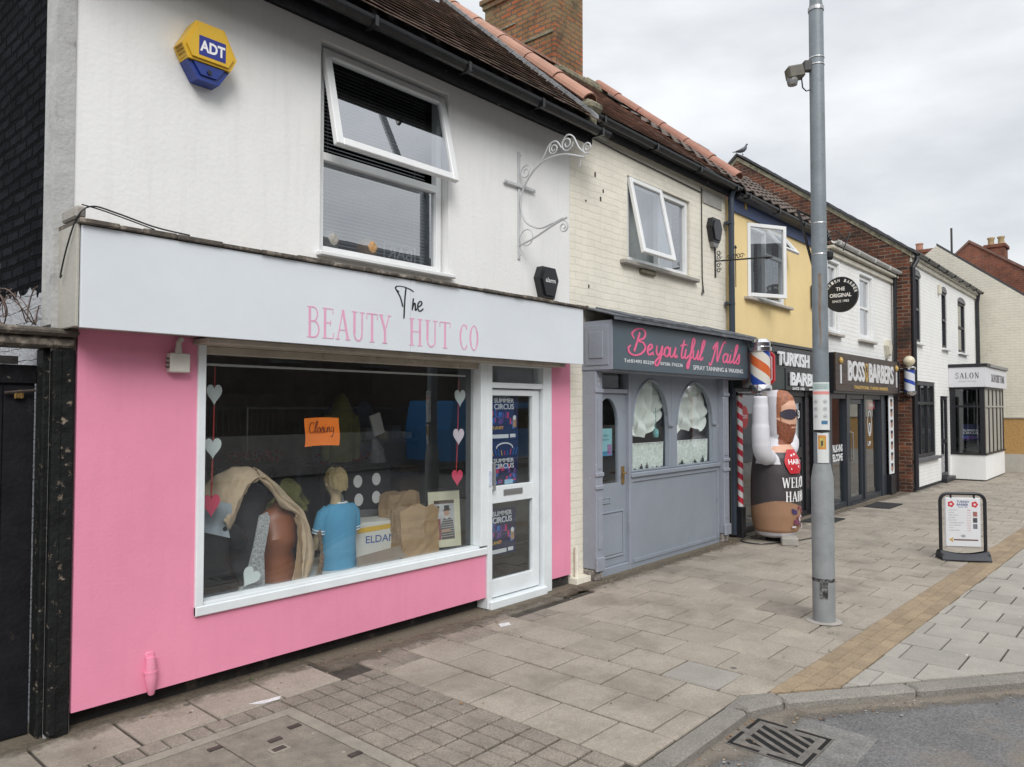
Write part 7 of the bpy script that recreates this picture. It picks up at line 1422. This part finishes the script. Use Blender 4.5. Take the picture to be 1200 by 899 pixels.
# ------------------------------------------------------------------ inflatable barber figure
fx, fy = 9.75, 3.93
inf = thing('inflatable_figure', (fx, fy, 0), 'tall inflatable bearded barber figure with raised arms and sunglasses outside the barber shop', 'inflatable figure')
b = MB()
b.loft([(0, 0, .05, .16, .16), (0, 0, .08, .24, .24), (0, 0, .16, .29, .29), (0, 0, .35, .315, .315), (0, 0, .6, .32, .32), (0, 0, .9, .31, .31), (0, 0, 1.1, .285, .28), (0, 0, 1.22, .24, .23), (0, 0, 1.31, .16, .16), (0, 0, 1.36, .10, .1)], None, 40)
b.loft([(.03, -.05, 1.24, .08, .10), (.03, -.05, 1.30, .13, .17), (.03, -.05, 1.42, .155, .205), (.03, -.05, 1.6, .165, .225), (.03, -.04, 1.78, .165, .225), (.03, -.03, 1.9, .15, .20), (.03, -.02, 1.97, .10, .14), (.03, -.02, 1.99, .03, .05)], None, 32)
b.tube(smooth_line([(-.16, 0, 1.14), (-.29, -.02, 1.11), (-.44, -.02, 1.17), (-.50, -.02, 1.32), (-.51, -.02, 1.55), (-.51, -.02, 1.80), (-.51, -.02, 1.90)], 5), [.09]*5 + [.115]*10 + [.11]*5 + [.10]*5 + [.092]*5 + [.075], None, 18)
b.tube(smooth_line([(.16, 0, 1.18), (.29, -.03, 1.16), (.42, -.04, 1.20), (.48, -.02, 1.32), (.40, .08, 1.48), (.28, .12, 1.60)], 5), [.09]*5 + [.105]*10 + [.10]*5 + [.09]*5 + [.08], None, 18)
tmp = b.build('tmp', None); md = tmp.modifiers.new('r', 'REMESH'); md.mode = 'VOXEL'; md.voxel_size = .009; ms = tmp.modifiers.new('s', 'SMOOTH'); ms.iterations = 6; ms.factor = .6
tmp.location = (0, 0, 0); off = ORG[tmp.name].copy()
dgph = bpy.context.evaluated_depsgraph_get(); me = bpy.data.meshes.new_from_object(tmp.evaluated_get(dgph)); bpy.data.objects.remove(tmp)
for v in me.vertices: v.co += off
IW = mat('inflated_white', (.62, .62, .66), .55, .03, 6, .25, 9); ICH = mat('inflated_charcoal', (.045, .038, .042), .5, .1, 4, .25, 9); ITAN = mat('inflated_tan', (.30, .17, .10), .5, .06, 4, .25, 9); ISK = mat('inflated_skin', (.62, .36, .25), .5, .06, 6); IHR = mat('inflated_hair', (.30, .11, .055), .55, .45, 26); IBD = mat('inflated_beard', (.22, .07, .035), .55, .5, 30)
me.materials.clear()
for m in (IW, ICH, ITAN, ISK, IHR, IBD): me.materials.append(m)
for p in me.polygons:
    x, y, z = p.center; r = math.hypot(x, y); i = 0
    if z < 1.25 and r < .36 and not (abs(x) > .24 and z > 1.02 + .0*x):
        i = 1 if z > .50 + .05*math.sin(math.atan2(y, x)*2 + .5) else 2
        if z < .13: i = 0
        if z > 1.17: i = 3 if y < -.05 else 0
    elif r < .36 and z > 1.22 and abs(x - .03) < .19:
        th = math.degrees(math.atan2(y + .05, x - .03)) % 360; w = abs(th - 270)        # 0 at the nose, 90 at the ears
        if w < 80 - 6*(z < 1.4):
            i = 3
            if z > 1.845 - .0022*max(0, w - 25): i = 4
            if w > 60 and z > 1.56: i = 4
            if w > 64 and 1.53 < z <= 1.62: i = 3
            if z < 1.535 + .0012*max(0, w - 30) and z > 1.27: i = 5
            if 1.487 < z < 1.502 and w < 20: i = 3
    elif x < -.3 and z > 1.4 and y < -.02 and x > -.45 + .2*(z-1.4)*0: i = 3 if (z < 1.75 and y < -.07) else 0
    p.material_index = i; p.use_smooth = True
ib = bpy.data.objects.new('body', me); COL.objects.link(ib); ib.parent = inf; ORG[ib.name] = ORG[inf.name]
def wrap(b, r, zc=0, a0=270):
    for k, v in enumerate(b.v):
        th = R(a0) + v.x / r; rr = r - v.y; b.v[k] = Vector((rr*math.cos(th), rr*math.sin(th), v.z))
q = MB(); put_serif(q, 'WELCOME', (-.30, 0, .72), X_, Z_, .60, .13, ALW, .05, .006, 1.25); put_serif(q, 'HAIR-IN', (-.26, 0, .54), X_, Z_, .52, .13, ALW, .05, .006, 1.25); wrap(q, .322)
for k, v in enumerate(q.v): q.v[k] = v + Vector((fx, fy, 0))
q.build('lettering', None, inf)
q = MB(); rd = RD
q.grid(lambda u, v: ((u-.5)*.30*(1 - .45*abs(2*v-1)**1.6), -.004, .90 + .31*v), 14, 14, rd)
for k in range(len(q.v)): pass
put_text(q, 'HAIR', (-.10, -.005, 1.02), X_, Z_, .20, .065, ALW, .02, .002); ribbon(q, [(-.07, .96), (.07, .99)], .025, (0, -.005, 0), X_, Z_, ALW, .002); ribbon(q, [(-.05, 1.13), (.04, 1.15)], .022, (0, -.005, 0), X_, Z_, ALW, .002)
for k, v in enumerate(q.v):
    z = v.z; r = .318 if z < .95 else .318 - .07*((z - .95)/.26)**1.6; th = R(252) + v.x / .3; rr = r - v.y + .004; q.v[k] = Vector((fx + rr*math.cos(th), fy + rr*math.sin(th), z))
q.build('badge', None, inf)
q = MB(); GL = mat('shade_lens', (.05, .045, .065), .25, .1)
def lens(s):
    def f(u, v):
        a = (u - .5)*2; zz = 1.665 + .068*(v - .5)*2*math.sqrt(max(0, 1 - a*a*.9)); th = R(270 + s*37 + a*33); return (fx + .03 + .172*math.cos(th), fy - .05 + .232*math.sin(th), zz)
    return f
q.grid(lens(-1), 12, 8); q.grid(lens(1), 12, 8); q.build('sunglasses', GL, inf, smooth=True)
q = MB(); 
q.grid(lambda u, v: (fx + .03 + .168*math.cos(R(222 + 96*u)), fy - .05 + .228*math.sin(R(222 + 96*u)), 1.72 + .008*v), 20, 1); q.build('spectacle_bar', mat('beard_brown_dark', (.2, .07, .03), .5), inf)
q = MB(); random.seed(9)
for i in range(16): 
    u0, z0 = random.uniform(-.17, .12), random.uniform(.18, .46); q.box(u0, u0 + random.uniform(.03, .09), -.005 - i*.0002, 0, z0, z0 + random.uniform(.02, .06), random.choice([mat('tool_white', (.55, .52, .55), .6), mat('tool_navy', (.06, .04, .12), .6, .5, 30), mat('tool_maroon', (.22, .05, .08), .6)]))
wrap(q, .318)
for k, v in enumerate(q.v): q.v[k] = v + Vector((fx, fy, 0))
q.build('printed_tools', None, inf)
q = MB(); q.tube(smooth_line([(fx - .2, fy - .18, .02), (fx - .5, fy + .02, .012), (fx - .42, fy + .3, .012), (fx + .1, fy + .36, .012)], 6), .008, None, 6); q.tube(smooth_line([(fx - .1, fy - .24, .02), (fx + .5, fy - .35, .012)], 4), .007, None, 6); simple(q.build('power_cable', BLACK), 'black cable lying on the pavement round the inflatable figure', 'cable')
q = MB(); q.box(-.13, .13, -.10, .10, 0, .10, T=Matrix.Translation((fx - .22, fy - .26, 0)) @ Matrix.Rotation(R(25), 4, 'Z'), c=.012); simple(q.build('ballast_block', CONC), 'pale concrete block weighing down the inflatable figure', 'block')
q = MB(); q.lathe([(.13, .003), (.14, .03), (.12, .05)], (fx, fy, 0), None, 20); q.build('fan_base', BLACK, inf)
# doormats
for (x, y, w, lab) in ((11.9, 4.05, .75, 'black doormat in front of the black barber door'), (14.4, 3.85, .85, 'thin dark doormat on the pavement outside the anthracite doors')):
    q = MB(); q.box(x - w/2, x + w/2, y - .22, y + .22, .002, .014, c=.004); simple(q.build('doormat', mat('mat_black', (.02, .02, .021), .95, .3, 40)), lab, 'doormat', 'doormats')
# person inside the second barber shop, seen through the glass from behind
pe = thing('person', (13.45, 4.95, .02), 'person with dark hair in a grey hooded top standing inside the brown signed barber shop', 'person')
q = MB(); cx, cy, z0 = 13.45, 4.95, .05
q.loft([(cx, cy, 1.36, .06, .06), (cx, cy, 1.44, .055, .06), (cx, cy, 1.50, .075, .09), (cx, cy, 1.58, .085, .10), (cx, cy, 1.66, .075, .09), (cx, cy, 1.70, .03, .04)], None, 18); q.loft([(cx, cy, .78, .16, .11), (cx, cy, .95, .17, .12), (cx, cy, 1.2, .19, .12), (cx, cy, 1.33, .2, .11), (cx, cy, 1.39, .12, .09), (cx, cy, 1.43, .06, .06)], None, 22)
for s in (-1, 1): q.tube([(cx + s*.09, cy, .85), (cx + s*.1, cy, .45), (cx + s*.1, cy, .08), (cx + s*.1, cy - .1, .05)], [.1, .07, .05, .04], None, 12); q.tube([(cx + s*.19, cy, 1.33), (cx + s*.25, cy + .02, 1.08), (cx + s*.2, cy - .12, .9), (cx + s*.14, cy - .2, .9)], [.065, .052, .042, .03], None, 12)
tmp = q.build('tmp', None); md = tmp.modifiers.new('r', 'REMESH'); md.mode = 'VOXEL'; md.voxel_size = .02; tmp.modifiers.new('s', 'SMOOTH').iterations = 4; off = ORG[tmp.name].copy(); tmp.location = (0, 0, 0)
dgph = bpy.context.evaluated_depsgraph_get(); me = bpy.data.meshes.new_from_object(tmp.evaluated_get(dgph)); bpy.data.objects.remove(tmp)
for v in me.vertices: v.co += off - Vector((13.45, 4.95, .02))
me.materials.clear()
for m in (mat('person_skin', (.45, .28, .2), .6), mat('grey_hoodie', (.26, .27, .31), .85, .1), mat('dark_trousers', (.03, .035, .05), .8), mat('dark_hair', (.03, .02, .018), .6)): me.materials.append(m)
for p in me.polygons:
    z = p.center.z; p.use_smooth = True; p.material_index = 3 if (z > 1.52 or (z > 1.42 and p.center.y < 0.03 and abs(p.center.x) < .12)) else (1 if z > .86 and p.center.y > -.15 else (2 if z < .86 else 0))
pb = bpy.data.objects.new('body', me); COL.objects.link(pb); pb.parent = pe
# pigeon on the gable
pg = local('pigeon', (GX, 7.62, 7.90), 'grey pigeon perched on the peak of the brick gable', 'pigeon', rot=(0, 0, R(-60))); pg.scale = (.8, .8, .8)
q = MB(); q.tube([(-.22, 0, .10), (-.14, 0, .10), (-.06, 0, .12), (.03, 0, .15), (.09, 0, .20), (.115, 0, .27), (.13, 0, .31), (.15, 0, .315), (.175, 0, .30)], [.012, .03, .06, .072, .055, .03, .028, .022, .003], None, 14); q.box(-.28, -.14, -.022, .022, .09, .105)
for s in (-1, 1): q.tube([(.0, s*.02, .10), (.005, s*.02, .0)], .006, None, 6); q.box(-.01, .04, s*.02 - .012, s*.02 + .012, -.005, .003)
q.build('body', mat('pigeon_grey', (.10, .10, .12), .7, .3, 25), pg, smooth=True)
q = MB()
for s in (-1, 1): q.tube([(.05, s*.055, .17), (-.05, s*.062, .14), (-.2, s*.03, .11)], [.02, .03, .006], None, 8)
q.build('wing', mat('pigeon_wing', (.16, .16, .18), .7, .3, 25), pg, smooth=True)
# far chimneys and aerial
fc = thing('far_chimney', (33.6, 2.2, 6.5), 'distant brick chimney with two pale pots on the red gabled house', 'chimney', 'distant chimneys')
ORG[fc.name] = Vector((33.6, 2.2, 6.5)); fc.location = (33.6, 4.8, 7.0); ORG[fc.name] = Vector((33.6, 4.8, 7.0))
b = MB(); b.box(33.3, 34.1, 4.50, 5.12, 6.8, 7.86); b.box(33.25, 34.15, 4.44, 5.18, 7.86, 8.0, c=.02); b.build('stack', FARB, fc)
for y in (4.64, 4.97): b = MB(); b.lathe([(.11, 0), (.10, .22), (.13, .26), (.13, .31), (.09, .31)], (33.6, y, 8.0), None, 16); b.build('chimney_pot', mat('buff_pot', (.42, .31, .17), .8, .1, 9), fc, smooth=True)
fc = thing('far_chimney', (29.4, 6.4, 6.3), 'small distant brick chimney just left of the cream gable peak', 'chimney', 'distant chimneys')
b = MB(); b.box(29.2, 29.6, 6.05, 6.7, 5.5, 7.25); b.box(29.15, 29.65, 6.0, 6.75, 7.25, 7.35); b.build('stack', FARB, fc)
b = MB(); b.lathe([(.12, 0), (.11, .2), (.13, .22), (.13, .26)], (29.4, 6.52, 7.35), None, 14); b.build('chimney_pot', TERRA, fc, smooth=True)
b = MB(); b.lathe([(.03, 0), (.03, .9)], (25.6, 4.80, 6.3), None, 8); simple(b.build('vent_pole', mat('dark_cable', (.05, .045, .04))), 'thin dark vertical pole rising behind the peak of the cream gable', 'pole')
b = MB(); b.box(33.2, 33.9, 3.0, 3.85, 6.0, 7.25); simple(b.build('far_chimney', FARB), 'squat distant brick chimney at the right edge behind the red gable', 'chimney', 'distant chimneys')

# ================================================================== OPPOSITE SIDE OF THE STREET (seen in the glass)
ot = thing('opposite_terrace', (6, -11, 0), 'dark brick terrace across the street, seen reflected in the shop glass', 'terrace')
b = MB(); b.box(-14, 30, -18, -11, 0, 5.4); b.build('wall', DBRICK, ot)
b = MB(); b.prism([(-10.7, 5.3), (-14.5, 8.2), (-18.3, 5.3)], (-14.2, 0, 0), Y_, Z_, X_, 0, 44.4); b.build('roof', SLATE, ot)
for i in range(12):
    x = -12 + i*3.4
    b = MB(); b.frame(x, x + 1.1, 3.1, 4.5, .07, -11.0, -10.93); o = b.build('window', mat('dull_frame', (.16, .16, .16), .6), ot); b = MB(); b.box(x + .07, x + 1.03, -10.99, -10.97, 3.17, 4.43); b.build('pane', mat('dark_window', (.03, .035, .04), .15), o)
b = MB(); b.box(-14, 30, -8.1, -7.9, 0, 1.05); simple(b.build('low_wall', mat('opposite_wall', (.45, .43, .40), .9, .2, 3)), 'low rendered wall across the street under the railings', 'wall')
ps = thing('opposite_shop', (26, -9.5, 0), 'pale rendered shop across the street, seen reflected in the shop glass', 'shop')
b = MB(); b.box(19.5, 33, -10.9, -9.0, 0, 4.2); b.build('wall', mat('opposite_render', (.42, .42, .40), .9, .1, 2), ps)
for x in (20.3, 23.2, 26.1): b = MB(); b.box(x, x + 1.9, -8.99, -8.95, .5, 2.4); b.build('window', mat('dark_window'), ps)
b = MB(); b.box(19.5, 33, -8.94, -8.8, 2.6, 3.1); b.build('fascia', mat('opposite_fascia', (.5, .52, .54), .6), ps)
vn = thing('parked_van', (16, -6.3, RZ), 'blue van parked across the street, seen reflected in the shop glass', 'van')
b = MB(); b.prism([(13.9, .35), (18.6, .35), (18.65, .9), (18.1, 1.15), (17.5, 1.95), (14.0, 2.0), (13.85, 1.2)], (0, -7.2, RZ), X_, Z_, Y_, 0, 1.8); b.build('body', mat('van_blue', (.05, .20, .45), .25, .03), vn)
b = MB(); b.prism([(16.4, 1.2), (17.95, 1.2), (17.45, 1.78), (16.4, 1.78)], (0, -5.398, RZ), X_, Z_, Y_, 0, .004); b.build('side_window', mat('van_glass', (.01, .01, .012), .05), vn)
for x in (14.9, 17.8): b = MB(); b.lathe([(.2, 0), (.34, .02), (.34, .2), (.2, .22)], (x, -5.6, RZ + .34), None, 20, ax='y'); b.build('wheel', BLACK, vn)
rl = thing('railings', (8, -8, .85), 'dark metal railings on the low wall across the street', 'railings')
b = MB(); b.box(-14, 30, -8.02, -7.98, 1.72, 1.76); b.box(-14, 30, -8.02, -7.98, .95, .99)
for i in range(293): b.box(-14 + i*.15, -13.984 + i*.15, -8.01, -7.99, .85, 1.72)
b.build('bars', mat('rail_grey', (.12, .13, .14), .5), rl)

# fallen leaves, grit and crumbs
rng = random.Random(21); q = MB(); LC = [mat('leaf_brown', (.22, .12, .055), .9, .3, 20), mat('leaf_pale', (.34, .25, .15), .9, .3, 20), mat('grit_grey', (.28, .27, .25), .9, .3, 20), mat('leaf_dark', (.07, .05, .035), .9, .3, 20)]
def bit(x, y, z, s, m):
    a = rng.random()*6.3; n = rng.choice((4, 5)); pts = [(x + s*math.cos(a + k*6.283/n)*rng.uniform(.5, 1), y + s*math.sin(a + k*6.283/n)*rng.uniform(.3, .8), z + rng.uniform(.001, s*.35)) for k in range(n)]
    q.add(pts, [list(range(n))], m)
for i in range(420):
    t = rng.random()**1.3; 
    k_ = rng.random()
    if k_ < .35: x = rng.uniform(1.2, 9.3); y = (4.44 if x < 6 else 4.36) - rng.random()**2*.34; z = .004
    elif k_ < .6: x = rng.uniform(2.9, 4.3); y = 1.84 - rng.random()**2*.22; z = RZ + .004
    elif k_ < .85:
        t = rng.random()*3.5; x = 4.42 + .80*t - .6*rng.random()**2*.2; y = 1.72 - .6*t - .8*rng.random()**2*.2; z = RZ + .004
    elif k_ < .93: x = rng.uniform(5.9, 6.6); y = rng.uniform(4.0, 4.3); z = .004
    else: x = rng.uniform(2.9, 12); y = rng.uniform(1.9, 4.1); z = .003
    bit(x, y, z, rng.uniform(.004, .016) * (1.3 if rng.random() < .15 else 1), rng.choice(LC))
for i in range(70): x = rng.uniform(8.2, 9.3); bit(x, 4.30 - rng.random()*.2, .004, rng.uniform(.006, .02), LC[0] if rng.random() < .6 else LC[1])
q.build('leaf_litter', None)['kind'] = 'stuff'
# tiny weeds in the joints
q = MB(); WG = mat('weed_green', (.07, .10, .025), .9, .3, 20)
for (wx, wy, n, r) in ((6.0, 1.98, 22, .05), (5.55, 1.86, 6, .02), (3.62, 4.40, 14, .04), (6.15, 2.05, 18, .05), (5.2, 2.05, 5, .02), (9.9, 2.2, 6, .02), (2.5, 4.45, 8, .03)):
    for i in range(n):
        a = rng.random()*6.3; d_ = rng.random()*r; x, y = wx + d_*math.cos(a), wy + d_*math.sin(a); h = rng.uniform(.012, .04); b_ = rng.uniform(-.02, .02); q.add([(x - .002, y, .0), (x + .002, y, 0), (x + b_ + .001, y + b_, h)], [(0, 1, 2)], WG)
q.build('weeds', None)['kind'] = 'stuff'
for nm, pts, lab in (('paper_scrap', [(4.42, 4.02), (4.52, 4.0), (4.56, 4.06), (4.47, 4.09)], 'small pale square of paper stuck to the pavement before the white door'), ('paint_splash', [(2.30, 4.10), (2.36, 4.04), (2.46, 4.03), (2.50, 4.07), (2.42, 4.075), (2.36, 4.09)], 'white smear on the paving below the pink wall')):
    q = MB(); q.prism(pts, (0, 0, 0), X_, Y_, Z_, .003, .006); simple(q.build(nm, mat('scrap_white', (.6, .6, .6), .8, .2, 30)), lab, 'litter')
